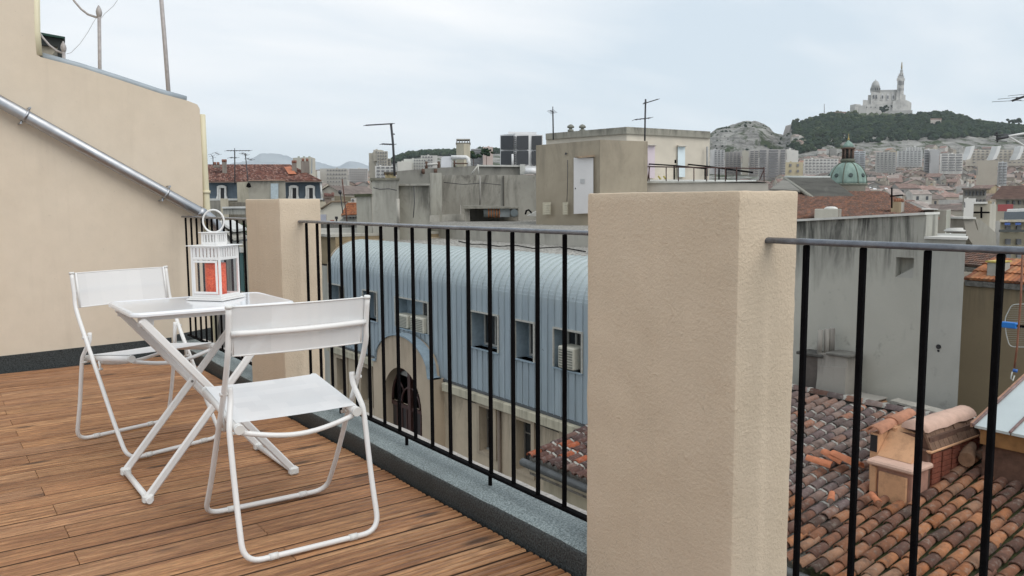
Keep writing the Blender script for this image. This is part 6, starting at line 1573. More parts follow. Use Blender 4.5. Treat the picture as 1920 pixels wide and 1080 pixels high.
part('cap', fslab([(606.5, 368.5, 75.8), (626, 368.5, 75.8)], at(615, 371, 75.9).z, 1.8), plain('dark cap', (.15, .12, .10), .9), ck2)
for x in (610, 613.5, 617, 620.5, 624): part('pot', MB().tube([at(x, 369, 76.4), at(x, 361+(x % 3), 76.4)], .14, 8), plain('dark red pot', (.17, .09, .075), .9), ck2)
ot = thing('orange_roof', 'small bright orange tiled roof slope beside the concrete block', 'roof', at(660, 395, 62))
ribbed('tiles', [at(640, 404.5, 60), at(670, 403.5, 60), at(670, 381, 68), at(652, 381, 68)], 12, M_orange, ot, .10)
part('wall', fslab([(637, 414, 60.5), (646, 406, 60.4), (670, 405.5, 60.2)], -16, 4), M_conc2, ot)
for x in (657, 663): part('window', front([(x-1.3, 406.5, 60), (x+1.3, 406.5, 60), (x+1.3, 409.5, 60), (x-1.3, 409.5, 60)], .1, .12), M_dark, ot)
af = thing('air_conditioner', 'small white outdoor fan unit beside the orange tiled roof', 'air conditioner', at(662, 379, 66), None)
part('casing', fslab([(658, 372, 66), (667, 372, 66)], at(662, 379.5, 66).z, .5), plain('white casing', (.55, .55, .53), .6), af)
part('fan', MB().tube([at(661.5, 375.7, 65.9), at(661.5, 375.7, 66.1)], .11, 12), plain('grey fan', (.12, .12, .12), .6), af)
solo('rubble_roof', fslab([(627, 367, 90), (655, 369, 90), (667, 371, 90)], -10, 8), plain('brown green rubble', (.19, .16, .11), .95, 0, .5, .8), 'brownish roof heap behind the small cream gabled house', 'roof', loc=at(640, 372, 90))
tubes('antenna_mast', [((641.5, 336), (644.5, 362), (649, 400), (651, 419))], 50, .035, plain('rusty mast', (.11, .05, .035), .8), 'tall leaning rusty mast left of the concrete block', 'mast')
t = thing('antenna_mast', 'thinner dark mast with bulb top beside the rusty one', 'mast', at(641, 400, 52))
part('mast', MB().tube([at(638, 362, 52), at(643, 400, 52)], .035, 5), M_aer, t); part('bulb', MB().lathe([(.02, -.1), (.12, 0), (.1, .15), (.02, .2)], at(637.5, 362, 52), 8), M_aer, t)
t = thing('chimney', 'square black chimney cowl with small red pots just above the handrail', 'chimney', at(630, 414, 46))
part('cowl', fslab([(628, 406, 46), (633.5, 406, 46)], at(630, 411, 46).z, .25), M_dark, t); part('neck', fslab([(629.5, 410.5, 46.1), (632.5, 410.5, 46.1)], at(630, 417, 46).z, .15), M_dark, t)
for x in (621, 624.5): part('pot', MB().tube([at(x, 417, 46), at(x, 412.5, 46)], .05, 7), plain('red pot', (.25, .10, .07), .9), t)
gp2 = thing('roof_parapet', 'dark streaked grey parapet right behind the handrail beyond the small pillar', 'wall', at(632, 430, 42))
part('wall', fslab([(592, 419, 42), (669, 419, 41)], -3, 1.2), concrete('dirty parapet', (.24, .23, .205), (.06, .058, .05), .3, 1.0, .8, 2), gp2)
part('ledge', fslab([(592, 438, 40.6), (670, 437, 40)], -16, 1.3), M_conc2, gp2)
part('dark_line', fslab([(592, 436.6, 40.9), (669, 435.8, 40.3)], at(630, 437.5, 40.5).z, 1.0), M_dark, gp2)
# ================================================================== far terrain, woods and rocks
def interp(tab, x):
    if x <= tab[0][0]: return tab[0][1]
    for (a, va), (b_, vb) in zip(tab[:-1], tab[1:]):
        if x <= b_: t_ = (x-a)/(b_-a); return va+(vb-va)*t_
    return tab[-1][1]
sst = lambda t_: (lambda u: u*u*(3-2*u))(min(1, max(0, t_)))
CREST = [(-400, 340), (560, 338), (600, 333), (690, 326), (735, 306), (765, 296), (800, 292), (860, 290), (900, 286), (940, 288), (1100, 296), (1250, 280), (1320, 262), (1336, 250), (1352, 244), (1375, 242), (1396, 234), (1410, 235.5), (1425, 238), (1440, 248), (1450, 257), (1463, 261), (1474, 256), (1481, 250), (1484, 235), (1492, 241), (1510, 236), (1540, 227), (1565, 222), (1592, 222), (1640, 221), (1712, 223), (1740, 221), (1765, 220), (1790, 227), (1830, 238), (1870, 243), (1920, 248), (2000, 257), (2200, 269), (2500, 287)]
BR = [(0, -16), (100, -18), (150, -20), (250, -18), (350, -13), (450, -8), (550, -2), (700, 8), (850, 20), (1050, 40), (1150, 54)]
BL = [(0, -16), (300, -14), (350, -12), (550, -1), (850, 17), (1050, 29), (1150, 33)]
DCR = 1500
def terrain(px, d):
    wr_ = sst((px-1000)/330); base = interp(BL, d)*(1-wr_)+interp(BR, d)*wr_
    cz = at(px, interp(CREST, px), DCR).z
    rocky = 1325 < px < 1484
    st_ = 1270 if rocky else 1120
    if d > st_:
        u = (d-st_)/(DCR-st_)
        u = sst(min(1, u*1.9))*.8+.2*min(1, u) if rocky else (1-(1-min(1, u))**1.5)
        z = base+(cz-base)*u
        if d > DCR: z = cz-(d-DCR)*.12
    else: z = base
    return z
mb = MB(); pxs = list(range(-400, 560, 60))+list(range(560, 1320, 20))+list(range(1320, 1500, 3))+list(range(1500, 2100, 10))+list(range(2100, 2600, 50))
ds = [45, 70, 100, 150, 200, 250, 350, 450, 550, 700, 850, 950, 1050, 1120]+[1120+k*16 for k in range(1, 27)]+[1600, 1800, 2200]
vs = []
for d in ds:
    for px in pxs:
        p = at(px, 380, d); z = terrain(px, d)
        if d > 1080:
            am = 9 if 1325 < px < 1484 else 3.5
            q = Vector((p.x*.02, p.y*.02, 0)); r_ = noise.fractal(q, 1.0, 2.0, 5); z += am*r_*sst((d-1080)/200)
            if 1325 < px < 1484: z += 5*(abs(noise.noise(Vector((p.x*.05, p.y*.05, 3))))-.2)*sst((d-1180)/200)
        elif d < 60: z = -16.7
        vs.append((p.x, p.y, z))
W_ = len(pxs)
mb.raw(vs, [(i*W_+j, i*W_+j+1, (i+1)*W_+j+1, (i+1)*W_+j) for i in range(len(ds)-1) for j in range(W_-1)], 0, False)
def rockmat():
    mt, nt, b, o = newmat('limestone and scrub'); v = coords(nt, kind='World')
    n = noise_t(nt, v, .045, 9, .72, .6); n2 = noise_t(nt, coords(nt, (.03, .03, .14), 'World'), 1.0, 8, .7)
    c = ramp(nt, n2, [(.32, (.10, .10, .095)), (.46, (.25, .245, .23)), (.62, (.40, .39, .365))])
    f = ramp(nt, n, [(.50, 0.), (.60, 1.)])
    c = mixc(nt, f, c, (.055, .075, .035))
    L(nt, c, b.inputs['Base Color']); b.inputs['Roughness'].default_value = 1; b.inputs['Specular IOR Level'].default_value = 0
    bump(nt, b, math_(nt, 'ADD', n, n2), 1., 6.0); return mt
struct('terrain', mb, rockmat())

# far mountains, limestone, 13 km off
def mountain(name, pts, d, dep, mt, seed):
    d *= .58; dep *= .58
    mb = MB(); n = 90; rows_ = 7; vs = []
    x0, x1 = pts[0][0], pts[-1][0]
    for j in range(rows_):
        for i in range(n+1):
            px = x0+(x1-x0)*i/n; y = interp(pts, px); u = j/(rows_-1)
            p = at(px, y, d); base = -10
            dd_ = d-dep*(1-u); q = at(px, 380, dd_)
            z = base+(p.z-base)*(u**1.1)+noise.fractal(Vector((px*.08, u*3, seed)), 1, 2, 4)*d*.0016*(1 if j not in (0,) else 0)
            vs.append((q.x, q.y, z))
    for i in range(n+1):
        q = at(x0+(x1-x0)*i/n, 380, d+dep*.6); vs.append((q.x, q.y, -10))
    mb.raw(vs, [(j*(n+1)+i, j*(n+1)+i+1, (j+1)*(n+1)+i+1, (j+1)*(n+1)+i) for j in range(rows_) for i in range(n)], 0, True)
    return struct(name, mb, mt)
def mtmat():
    mt, nt, b, o = newmat('limestone mountain in haze blue'); v = coords(nt, (.0012, .0012, .003), 'World')
    n = noise_t(nt, v, 1, 8, .7); L(nt, ramp(nt, n, [(.35, (.22, .26, .29)), (.65, (.36, .39, .41))]), b.inputs['Base Color']); b.inputs['Roughness'].default_value = 1; b.inputs['Specular IOR Level'].default_value = 0; return mt  # limestone blued and paled, distance haze painted into the colour
M_mt = mtmat()
mountain('mountains', [(300, 330), (400, 316), (440, 306), (463, 303), (478, 296), (492, 288.5), (505, 287.5), (530, 289.5), (548, 296), (566, 302), (590, 303), (606, 305), (620, 311), (634, 314), (645, 307), (657, 302.5), (672, 304), (690, 310), (720, 320), (760, 330)], 13000, 2500, M_mt, 1)
mountain('mountains', [(250, 325), (420, 320), (455, 305), (490, 303), (520, 305), (560, 311), (600, 314), (640, 318), (700, 325)], 11000, 1500, M_mt, 5)

# woods: leaf clumps over the hill
def ico():
    t = (1+5**.5)/2
    v = [Vector(p).normalized() for p in ((-1, t, 0), (1, t, 0), (-1, -t, 0), (1, -t, 0), (0, -1, t), (0, 1, t), (0, -1, -t), (0, 1, -t), (t, 0, -1), (t, 0, 1), (-t, 0, -1), (-t, 0, 1))]
    f = [(0, 11, 5), (0, 5, 1), (0, 1, 7), (0, 7, 10), (0, 10, 11), (1, 5, 9), (5, 11, 4), (11, 10, 2), (10, 7, 6), (7, 1, 8), (3, 9, 4), (3, 4, 2), (3, 2, 6), (3, 6, 8), (3, 8, 9), (4, 9, 5), (2, 4, 11), (6, 2, 10), (8, 6, 7), (9, 8, 1)]
    return v, f
IV, IF = ico()
def blob(mb, c, r, rn, sz=.8):
    rot = Matrix.Rotation(rn.random()*6, 3, 'Z') @ Matrix.Rotation(rn.random()*6, 3, 'X')
    vs = []
    for v in IV:
        q = rot @ v; k = r*(.7+.6*rn.random()); vs.append((c.x+q.x*k, c.y+q.y*k, c.z+q.z*k*sz))
    mb.raw(vs, IF, 0, False)
def forestmat():
    mt, nt, b, o = newmat('pine wood foliage'); v = coords(nt, kind='World'); g = N(nt, 'ShaderNodeNewGeometry')
    n = noise_t(nt, v, .05, 5, .6)
    c = ramp(nt, g.outputs['Random Per Island'], [(0., (.012, .026, .018)), (.35, (.018, .036, .022)), (.65, (.026, .046, .022)), (.85, (.040, .060, .026)), (1., (.016, .032, .026))])
    c = mixc(nt, ramp(nt, n, [(.55, 0.), (.75, .4)]), c, (.05, .07, .028))
    L(nt, mixc(nt, 1., c, ramp(nt, noise_t(nt, v, .8, 4, .7), [(.3, .6), (.7, 1.3)]), 'MULTIPLY'), b.inputs['Base Color']); b.inputs['Roughness'].default_value = .9; b.inputs['Specular IOR Level'].default_value = .1; return mt
M_forest = forestmat()
rn = random.Random(4)
mb = MB()
lower = [(1484, 291), (1500, 290), (1540, 281), (1580, 273), (1620, 266), (1680, 264), (1720, 262), (1780, 259), (1850, 256), (1900, 256), (2000, 262), (2200, 275)]
cnt = 0
def ptz(px, d): p = at(px, 380, d); return Vector((p.x, p.y, terrain(px, d)))
def pj(p): q = p-CAM; return 960+F*q.dot(RT)/q.dot(FW), 540-F*q.dot(UP)/q.dot(FW)
tries = 0
while cnt < 9500 and tries < 60000:
    tries += 1
    px = rn.uniform(1484, 2180); d = 1120+400*math.sqrt(rn.random())*1.0
    p = ptz(px, d); X_, Y_ = pj(p)
    if Y_ > interp(lower, px)+3*noise.noise(Vector((px*.06, 0, 0)))*2: continue
    if 1588 < px < 1714 and d > 1405: continue
    if 1700 < px < 1725 and d > 1470: continue
    r = rn.uniform(3.0, 6.2)*(1.15 if noise.noise(Vector((p.x*.02, p.y*.02, 9))) > .1 else .8)
    blob(mb, p+Z*r*.55, r, rn, .85)
    if rn.random() < .6: blob(mb, p+Z*r*1.1+Vector((rn.uniform(-2, 2), rn.uniform(-2, 2), 0)), r*.65, rn)
    cnt += 1
for k in range(420):   # trees on the far left hill and scattered in town
    px = rn.uniform(738, 862); d = rn.uniform(1380, 1520); p = ptz(px, d); r = rn.uniform(4, 7.5); blob(mb, p+Z*r*.6, r, rn, .9)
for k in range(160):
    px = rn.uniform(900, 1010); d = rn.uniform(1400, 1520); p = ptz(px, d); r = rn.uniform(4, 7); blob(mb, p+Z*r*.6, r, rn, .9)
for k in range(260):   # scrub on the rock hill
    px = rn.uniform(1336, 1480); d = rn.uniform(1440, 1510) if rn.random() < .55 else rn.uniform(1270, 1400); p = ptz(px, d); r = rn.uniform(1.2, 2.6); blob(mb, p+Z*r*.3, r, rn, .8)
struct('woods', mb, M_forest, kind='stuff')
mb = MB()
for k in range(46):   # bigger crowns breaking the skyline and paler clumps
    px = rn.choice((rn.uniform(1486, 1595), rn.uniform(1712, 2000))); d = rn.uniform(1470, 1505); p = ptz(px, d); r = rn.uniform(4, 6.5)
    for q in range(5): blob(mb, p+Vector((rn.gauss(0, 2.6), rn.gauss(0, 2.6), r*rn.uniform(.9, 1.7))), r*.5, rn, .8)
for k in range(260):
    px = rn.uniform(1500, 1700); d = rn.uniform(1250, 1440); p = ptz(px, d)
    if noise.noise(Vector((p.x*.012, p.y*.012, 5))) < .1: continue
    blob(mb, p+Z*5, rn.uniform(3, 5.5), rn, .8)
struct('woods', mb, plain('olive scrub foliage', (.055, .075, .03), .9, 0, .35, .1), kind='stuff')
def tree(px, y, d, h, w_, lab, seed, base_y=None):
    p = at(px, y, d); t = thing('tree', lab, 'tree', p); rr_ = random.Random(seed)
    part('trunk', MB().tube([p-Z*3, p+Z*h*.4, p+Z*h*.7], [h*.03, h*.025, h*.012], 6), M_bjoint, t)
    m2 = MB()
    for k in range(26): blob(m2, p+Vector((rr_.gauss(0, w_*.33), rr_.gauss(0, w_*.33), h*rr_.uniform(.38, .95))), w_*.2*rr_.uniform(.6, 1.2), rr_)
    part('crown', m2, M_forest, t)
tree(1659, 214, 1430, 15, 13, 'dark bushy pine standing alone in front of the basilica wall', 1)
tree(1901, 238, 1450, 14, 15, 'flat topped umbrella pine on the skyline at the right', 2)
tree(1802, 234, 1300, 9, 9, 'round tree crown beside the little house on the wooded hill', 4)
for k, (px, y, d) in enumerate(((879, 304, 240), (888, 303, 250), (912, 298, 255))): tree(px, y, d, 3.2, 3.0, ['small dark tree left below the pink and grey apartment block', 'small dark tree, middle one below the pink and grey apartment block', 'round dark tree in front of the pink end of the apartment block'][k], 10+k)

# ================================================================== basilica on the hill
bs = thing('basilica', 'pale stone hilltop basilica with dome and tall bell tower', 'church', at(1650, 212, 1490))
M_bas = plain('pale basilica stone', (.52, .505, .475), .9, 0, .1, .05, dirt=(.27, .26, .25), dirtscale=.08); M_bas2 = plain('grey basilica stone', (.37, .365, .35), .9, 0, .15, .08); M_bd = plain('dark opening', (.08, .085, .09), .8)
dB = 1480
def bsl(cols, yb, dep, name='wall', mt=None): return part(name, fslab([(x, y, dB+dd) for x, y, dd in cols], at(1650, yb, dB).z, dep), mt or M_bas, bs)
bsl([(1594, 197, 6), (1604, 195, 0), (1614, 196, 4)], 222, 14, 'bastion')
bsl([(1611, 198.5, 2), (1625, 196, -2), (1676, 193.5, -2)], 224, 30, 'rampart')
bsl([(1674, 190, -8), (1690, 185, -10), (1703, 189, -8), (1709, 193, -2)], 222, 30, 'rampart', M_bas)
bsl([(1668, 207.5, -14), (1711, 206.5, -14)], 226, 10, 'rampart', M_bas2)
bsl([(1618, 187.5, 8), (1633, 187.5, 8)], 200, 20, 'transept'); bsl([(1627.5, 178, 10), (1633, 178, 10)], 200, 16, 'transept')
bsl([(1633, 171.5, 6), (1683, 170.5, 6)], 199, 18, 'nave'); bsl([(1632, 169, 5.5), (1683, 168, 5.5)], 171.2, 19, 'nave_roof', M_bas2)
bsl([(1681, 173, 0), (1698, 178, 0)], 192, 18, 'porch')
bsl([(1633.5, 172.5, 2), (1648, 172.5, 2)], 198, 14, 'crossing')
sB = dB/1540
dcn = at(1641, 172.5, dB+9)
part('dome_drum', MB().lathe([(8.2*sB, -1), (8.2*sB, 9*sB), (8.7*sB, 9.4*sB)], dcn, 16), M_bas, bs)
part('dome', MB().lathe([(7.4*sB, 9*sB), (7.0*sB, 13*sB), (5.6*sB, 17*sB), (3.2*sB, 20*sB), (.8*sB, 21.3*sB), (.15*sB, 24*sB)], dcn, 16), M_bas2, bs)
for k in range(12):
    a = 2*PI*k/12; part('drum_window', MB().tube([(dcn.x+8.0*sB*math.cos(a), dcn.y+8.0*sB*math.sin(a), dcn.z+2.5*sB), (dcn.x+8.0*sB*math.cos(a), dcn.y+8.0*sB*math.sin(a), dcn.z+7*sB)], .9*sB, 5), M_bd, bs)
bsl([(1682.5, 150, 0), (1689, 149.4, -4), (1695.5, 150, 0)], 186, 11, 'bell_tower')
bsl([(1681.3, 146.6, -1.5), (1696.7, 146.6, -1.5)], 150, 14, 'tower_gallery'); bsl([(1683, 142.5, 1), (1695.3, 142.5, 1)], 146.7, 10, 'tower_top', M_bas2)
for x in (1685.6, 1689.3, 1693): 
    part('belfry_opening', front([(x-.9, 151.5, dB-4), (x+.9, 151.5, dB-4), (x+.9, 159.5, dB-4), (x-.9, 159.5, dB-4)], .6, .8), M_bd, bs)
    part('tower_window', front([(x-.5, 165, dB-4), (x+.5, 165, dB-4), (x+.5, 170, dB-4), (x-.5, 170, dB-4)], .6, .8), M_bd, bs)
    part('pinnacle', MB().lathe([(.9, 0), (.8, 3), (.1, 5.5)], at(x, 143, dB+2), 6), M_bas, bs)
tcn = at(1690, 142.5, dB+5)
part('tower_lantern', MB().lathe([(3.6, 0), (3.2, 5), (2.5, 5.5), (2.2, 9), (2.6, 9.5), (1.2, 12), (1.0, 12.5)], tcn, 10), M_bas2, bs)
part('statue', MB().lathe([(1.2, 12), (1.5, 15), (1.3, 18), (.9, 20), (1.1, 21.5), (.6, 23), (.75, 24), (.2, 25.2)], tcn, 8), plain('dull gilded statue', (.34, .27, .17), .6, .2), bs)
for x in (1654.5, 1664.5, 1674.5):
    aw_ = part('nave_window', front([(x-2.2, 177.5, dB+6), (x-1.2, 175.5, dB+6), (x+1.2, 175.5, dB+6), (x+2.2, 177.5, dB+6), (x+2.2, 187, dB+6), (x-2.2, 187, dB+6)], .5, .5), plain('pale arch', (.52, .51, .5), .8), bs)
    part('opening', front([(x-1.1, 180, dB+6), (x, 178.8, dB+6), (x+1.1, 180, dB+6), (x+1.1, 185, dB+6), (x-1.1, 185, dB+6)], .5, 1.0), M_bd, aw_)
for x in range(1625, 1674, 8): part('rampart_opening', front([(x-.8, 200, dB-3), (x+.8, 200, dB-3), (x+.8, 202.5, dB-3), (x-.8, 202.5, dB-3)], .5, .5), M_bd, bs)
for x in (1638, 1643): part('opening', front([(x-1.2, 178, dB+2), (x+1.2, 178, dB+2), (x+1.2, 185, dB+2), (x-1.2, 185, dB+2)], .5, .5), M_bd, bs)

# ================================================================== town
WALLC = [('beige', (.37, .33, .275)), ('pinkish', (.36, .285, .245)), ('cream', (.45, .41, .34)), ('grey', (.28, .27, .25)), ('whitish', (.54, .52, .48)), ('ochre', (.38, .31, .20))]
ROOFC = [('brown red', (.19, .13, .11)), ('dusty red', (.25, .17, .145)), ('dark brown', (.15, .12, .105)), ('orange red', (.32, .18, .125)), ('grey pink', (.27, .225, .20))]
WM = [plain('town wall '+n_, c_, .9, 0, .16, .25, dirt=mul(c_, .62), dirtscale=.12) for n_, c_ in WALLC]
RM = [plain('town roof '+n_, c_, .95, 0, .28, .5, dirt=mul(c_, 1.6), dirtscale=.6) for n_, c_ in ROOFC]
M_tw = plain('town window', (.05, .055, .065), .4); M_flat = plain('pale flat roof', (.40, .385, .35), .9, 0, .2, .3); M_white = M_white
M_spot = plain('white roof sheet', (.68, .69, .70), .5)
def house_mb(mb, c, rz, w_, dp, h, kind, rn, slots, detail=2):
    """slots: wall, roof, window, flat/trim material indices"""
    R_ = Matrix.Translation(c) @ Matrix.Rotation(rz, 4, 'Z'); wl, rf, wi, fl = slots
    x0, x1, y0, y1 = -w_/2, w_/2, -dp/2, dp/2
    T = lambda *p: R_ @ Vector(p)
    b_ = -9
    if kind == 'flat':
        mb.box(x0, x1, y0, y1, b_, h, wl, R_); mb.poly([T(x0+.3, y0+.3, h+.05), T(x1-.3, y0+.3, h+.05), T(x1-.3, y1-.3, h+.05), T(x0+.3, y1-.3, h+.05)], fl)
        if rn.random() < .6: q = rn.uniform(x0+1.5, x1-2.5); mb.box(q, q+2, -1, 1.5, h, h+1.6, wl, R_)
    else:
        g = w_*.22 if kind == 'gx' else dp*.2
        if kind == 'gx':   # ridge runs along depth: gable faces us
            v = [T(x0, y0, b_), T(x1, y0, b_), T(x1, y1, b_), T(x0, y1, b_), T(x0, y0, h), T(x1, y0, h), T(x1, y1, h), T(x0, y1, h), T(0, y0, h+g), T(0, y1, h+g)]
            mb.raw(v, [(0, 1, 5, 8, 4), (2, 3, 7, 9, 6), (1, 2, 6, 5), (3, 0, 4, 7)], wl)
            e = .35
            mb.raw([T(x0-e, y0-e, h-.12), T(0, y0-e, h+g+.12), T(0, y1+e, h+g+.12), T(x0-e, y1+e, h-.12), T(x1+e, y0-e, h-.12), T(x1+e, y1+e, h-.12)], [(0, 1, 2, 3), (1, 4, 5, 2)], rf)
        else:
            v = [T(x0, y0, b_), T(x1, y0, b_), T(x1, y1, b_), T(x0, y1, b_), T(x0, y0, h), T(x1, y0, h), T(x1, y1, h), T(x0, y1, h), T(x0, 0, h+g), T(x1, 0, h+g)]
            mb.raw(v, [(0, 1, 5, 4), (2, 3, 7, 6), (1, 2, 6, 9, 5), (3, 0, 4, 8, 7)], wl)
            e = .35
            mb.raw([T(x0-e*.2, y0-e, h-.12), T(x1+e*.2, y0-e, h-.12), T(x1+e*.2, 0, h+g+.1), T(x0-e*.2, 0, h+g+.1), T(x0-e*.2, y1+e, h-.12), T(x1+e*.2, y1+e, h-.12)], [(0, 1, 2, 3), (3, 2, 5, 4)], rf)
    for k in range(rn.choice((0, 1, 1, 2))):
        q = rn.uniform(x0+.6, x1-1.4); yy = rn.uniform(-1.5, 1.5); mb.box(q, q+rn.uniform(.6, 1.4), yy, yy+.7, h-.2, h+rn.uniform(1.6, 2.8), fl if rn.random() < .5 else wl, R_)
    if rn.random() < .22:
        q = rn.uniform(x0+.8, x1-2.2); mb.poly([T(q, y0+.6, h+.42), T(q+1.5, y0+.6, h+.42), T(q+1.5, y0+2.0, h+.9), T(q, y0+2.0, h+.9)], fl+1)
    if detail and rn.random() < .72:
        nf = int((h+6)//3); nc = max(2, int(w_//2.6))
        for f_ in range(nf):
            z = h-2.4-3*f_
            for j in range(nc):
                if rn.random() < .12: continue
                xx = x0+w_*(j+.5)/nc
                mb.poly([T(xx-.5, y0-.04, z), T(xx+.5, y0-.04, z), T(xx+.5, y0-.04, z+1.5), T(xx-.5, y0-.04, z+1.5)], wi)
    if detail and rn.random() < .5:
        for s_ in (-1, 1):
            for f_ in range(int((h+4)//3)):
                for j in range(2):
                    if rn.random() < .35: continue
                    z = h-2.4-3*f_; yy = y0+dp*(j+.5)/2; xx = s_*(w_/2+.04)
                    q = [T(xx, yy-.45, z), T(xx, yy+.45, z), T(xx, yy+.45, z+1.4), T(xx, yy-.45, z+1.4)]
                    mb.poly(q if s_ > 0 else q[::-1], wi)
rn = random.Random(21)
plan = []
d = 62.0
while d < 1120:
    step = 10+d*.006
    for (pa_, pb_) in ((1440, 2080), (560, 1000)):
        px = pa_+rn.uniform(0, 20)
        while px < pb_:
            w_ = rn.uniform(5, 10.5); wpx = w_/d*1540
            pcx = px+wpx/2; px += wpx*1.02
            if d < 120 and pcx > 1440 and pcx < 1800: continue
            if d < 160 and pcx < 1000: continue
            if pcx > 1790 and d < 250: continue
            if pcx < 1000 and d < 300 and not 560 < pcx < 700: continue
            if 1320 < pcx < 1500 and d > 600: continue
            dj = d+rn.uniform(-4, 4); gz = terrain(pcx, dj)
            h = rn.uniform(7, 18) if d < 700 else rn.uniform(6, 16)
            ty = 540-F*((at(pcx, 380, dj).to_2d().to_3d()+Z*(gz+h))-CAM).dot(UP)/dj
            if ty < 286 and pcx > 1480: continue
            if pcx > 1440:
                lim = 404 if dj < 130 else 384 if dj < 200 else 366 if dj < 300 else 346 if dj < 420 else 320 if dj < 600 else 296
                if ty < lim:
                    h -= (lim+rn.uniform(0, 6)-ty)/1540*dj
                    if h < 3: gz -= (3-h)+2; h = 5
            if pcx < 1000 and ty < 322: continue
            plan.append((dj, pcx, gz, w_, h))
    d += step
for (pa_, pb_) in ((1330, 1500),):
    for k in range(150):
        dj = rn.uniform(150, 640); pcx = rn.uniform(pa_, pb_); w_ = rn.uniform(8, 13); gz = terrain(pcx, dj); h = rn.uniform(8, 12)
        plan.append((dj, pcx, gz, w_, h))
    for k in range(60):
        dj = rn.uniform(1180, 1275); pcx = rn.uniform(1338, 1500); plan.append((dj, pcx, terrain(pcx, dj), rn.uniform(9, 14), rn.uniform(5, 9)))
for k in range(300):      # pale houses climbing the foot of the wooded hill
    pcx = rn.uniform(1510, 2050); dj = rn.uniform(1040, 1150); plan.append((dj, pcx, terrain(pcx, dj), rn.uniform(7, 15), rn.uniform(5, 10)))
def vis(t_):
    dj, pcx, gz, w_, h = t_
    _, ty = pj(Vector((at(pcx, 380, dj).x, at(pcx, 380, dj).y, gz+h)))
    inframe = (1440 < pcx < 1930 and ty < 450) or (590 < pcx < 745 and ty < 420) or (1330 < pcx <= 1440 and ty < 345)
    return (0 if inframe else 1, dj/w_)
plan.sort(key=vis)
mats_all = WM+RM+[M_tw, M_flat, M_spot]
rest = MB(); nobj = 0; HL = {}
where = lambda px, d: ('left of the concrete block' if px < 1000 else 'below the rock hill' if px < 1500 else 'near the dome' if px < 1660 else 'right of the dome' if px < 1800 else 'at the right edge')
for t_ in plan:
    dj, pcx, gz, w_, h = t_
    c = at(pcx, 380, dj); c = Vector((c.x, c.y, gz))
    rz = -YAW+PI*0+ (noise.noise(Vector((c.x*.006, c.y*.006, 2)))*1.6) + rn.choice((0, 0, .0, PI/2*.0)) + rn.gauss(0, .07)
    wi = rn.choices(range(6), (5, 3, 4, 5, 2.6, .8))[0]; ri = rn.choices(range(5), (4, 4, 2, .8, 4))[0]
    kind = rn.choices(('gy', 'gx', 'flat'), (4, 3, 3.4))[0]
    dp = rn.uniform(8, 12)
    inview = vis(t_)[0] == 0
    if nobj < 255 and inview:
        mb = MB(); house_mb(mb, Vector((0, 0, 0)), 0, w_, dp, h, kind, rn, (0, 1, 2, 3))
        shape = {'gy': 'roof', 'gx': 'gable', 'flat': 'flat roof'}[kind]
        rc_ = ROOFC[ri][0]+' tiled ' if kind != 'flat' else 'pale '
        lab = '%s %s house with %s%s %s' % ('near' if dj < 250 else 'midway' if dj < 480 else 'far', WALLC[wi][0], rc_, shape, where(pcx, dj))
        o = solo('town_house', mb, [WM[wi], RM[ri], M_tw, M_flat, M_spot], lab, 'house', None, loc=None)
        HL.setdefault(lab, []).append((pcx, dj, o))
        o.location = c; o.rotation_euler = (0, 0, rz); nobj += 1
    else:
        house_mb(rest, c, rz, w_, dp, h, kind, rn, (wi, 6+ri, 11, 12), 1 if dj < 900 else 0)
rest.m = [m_ if m_ < 6 else (m_ if m_ != 13 else 13) for m_ in rest.m]
# indices: 0-5 walls, 6-10 roofs, 11 window, 12 flat, 13 white sheet
struct('distant_houses', rest, WM+RM+[M_tw, M_flat, M_spot], kind='stuff')

ORD = ['leftmost', 'second from left', 'third from left', 'fourth from left', 'fifth from left', 'sixth from left', 'seventh from left', 'eighth from left', 'ninth from left', 'tenth from left']
for lab, lst in HL.items():
    lst.sort(key=lambda t_: t_[0])
    for k, (px_, dj_, o_) in enumerate(lst):
        o_['group'] = 'small houses of the town'
        o_['label'] = lab if len(lst) == 1 else ORD[min(k, 9)]+' '+lab
# apartment slabs that can be told apart
M_ab = plain('apartment balcony recess', (.165, .165, .17), .7); 
def block(px0, px1, yt, yb, d, col, floors, lab, cols=None, dep=14, bal=.45, cat='building', skew=0):
    t = thing('apartment_block', lab, cat, at((px0+px1)/2, yb, d)); mt = plain('block wall', col, .9, 0, .08, .1, dirt=mul(col, .8), dirtscale=.1)
    part('wall', fslab([(px0, yt, d), (px1, yt+skew, d)], at(px0, yb+14, d).z, dep), mt, t)
    rn_ = random.Random(int(px0)); q_ = px0+(px1-px0)*rn_.uniform(.2, .6)
    if px1-px0 > 12: part('roof_box', fslab([(q_, yt-1.6, d+2), (q_+3.5, yt-1.6, d+2)], at(px0, yt+1, d).z, 3), mt, t)
    H_ = (yb-yt)/floors; cols = cols or [(px0+1, px1-1)]
    for f_ in range(floors+(0 if floors == 1 else max(1, int(13/H_)))):
        for a, b_ in cols:
            y = yt+H_*(f_+.30); part('window_band', front([(a, y, d), (b_, y, d), (b_, y+H_*bal, d), (a, y+H_*bal, d)], .3, .25), M_ab, t)
    return t
def segs(a, b_, n, fill=.6): return [(a+(b_-a)*(k+.5-fill/2)/n, a+(b_-a)*(k+.5+fill/2)/n) for k in range(n)]
block(1332, 1359, 281, 312, 640, (.50, .50, .50), 9, 'white apartment block with blue windows nearest the penthouse under the rock hill', segs(1339, 1358, 3))
block(1360, 1390, 285, 314, 660, (.36, .34, .32), 8, 'grey brown apartment block second from the penthouse', segs(1361, 1389, 4, .7))
block(1391.5, 1404, 283, 314, 630, (.42, .40, .34), 1, 'plain beige windowless slab between the apartment blocks', [(1391.5, 1391.9)])
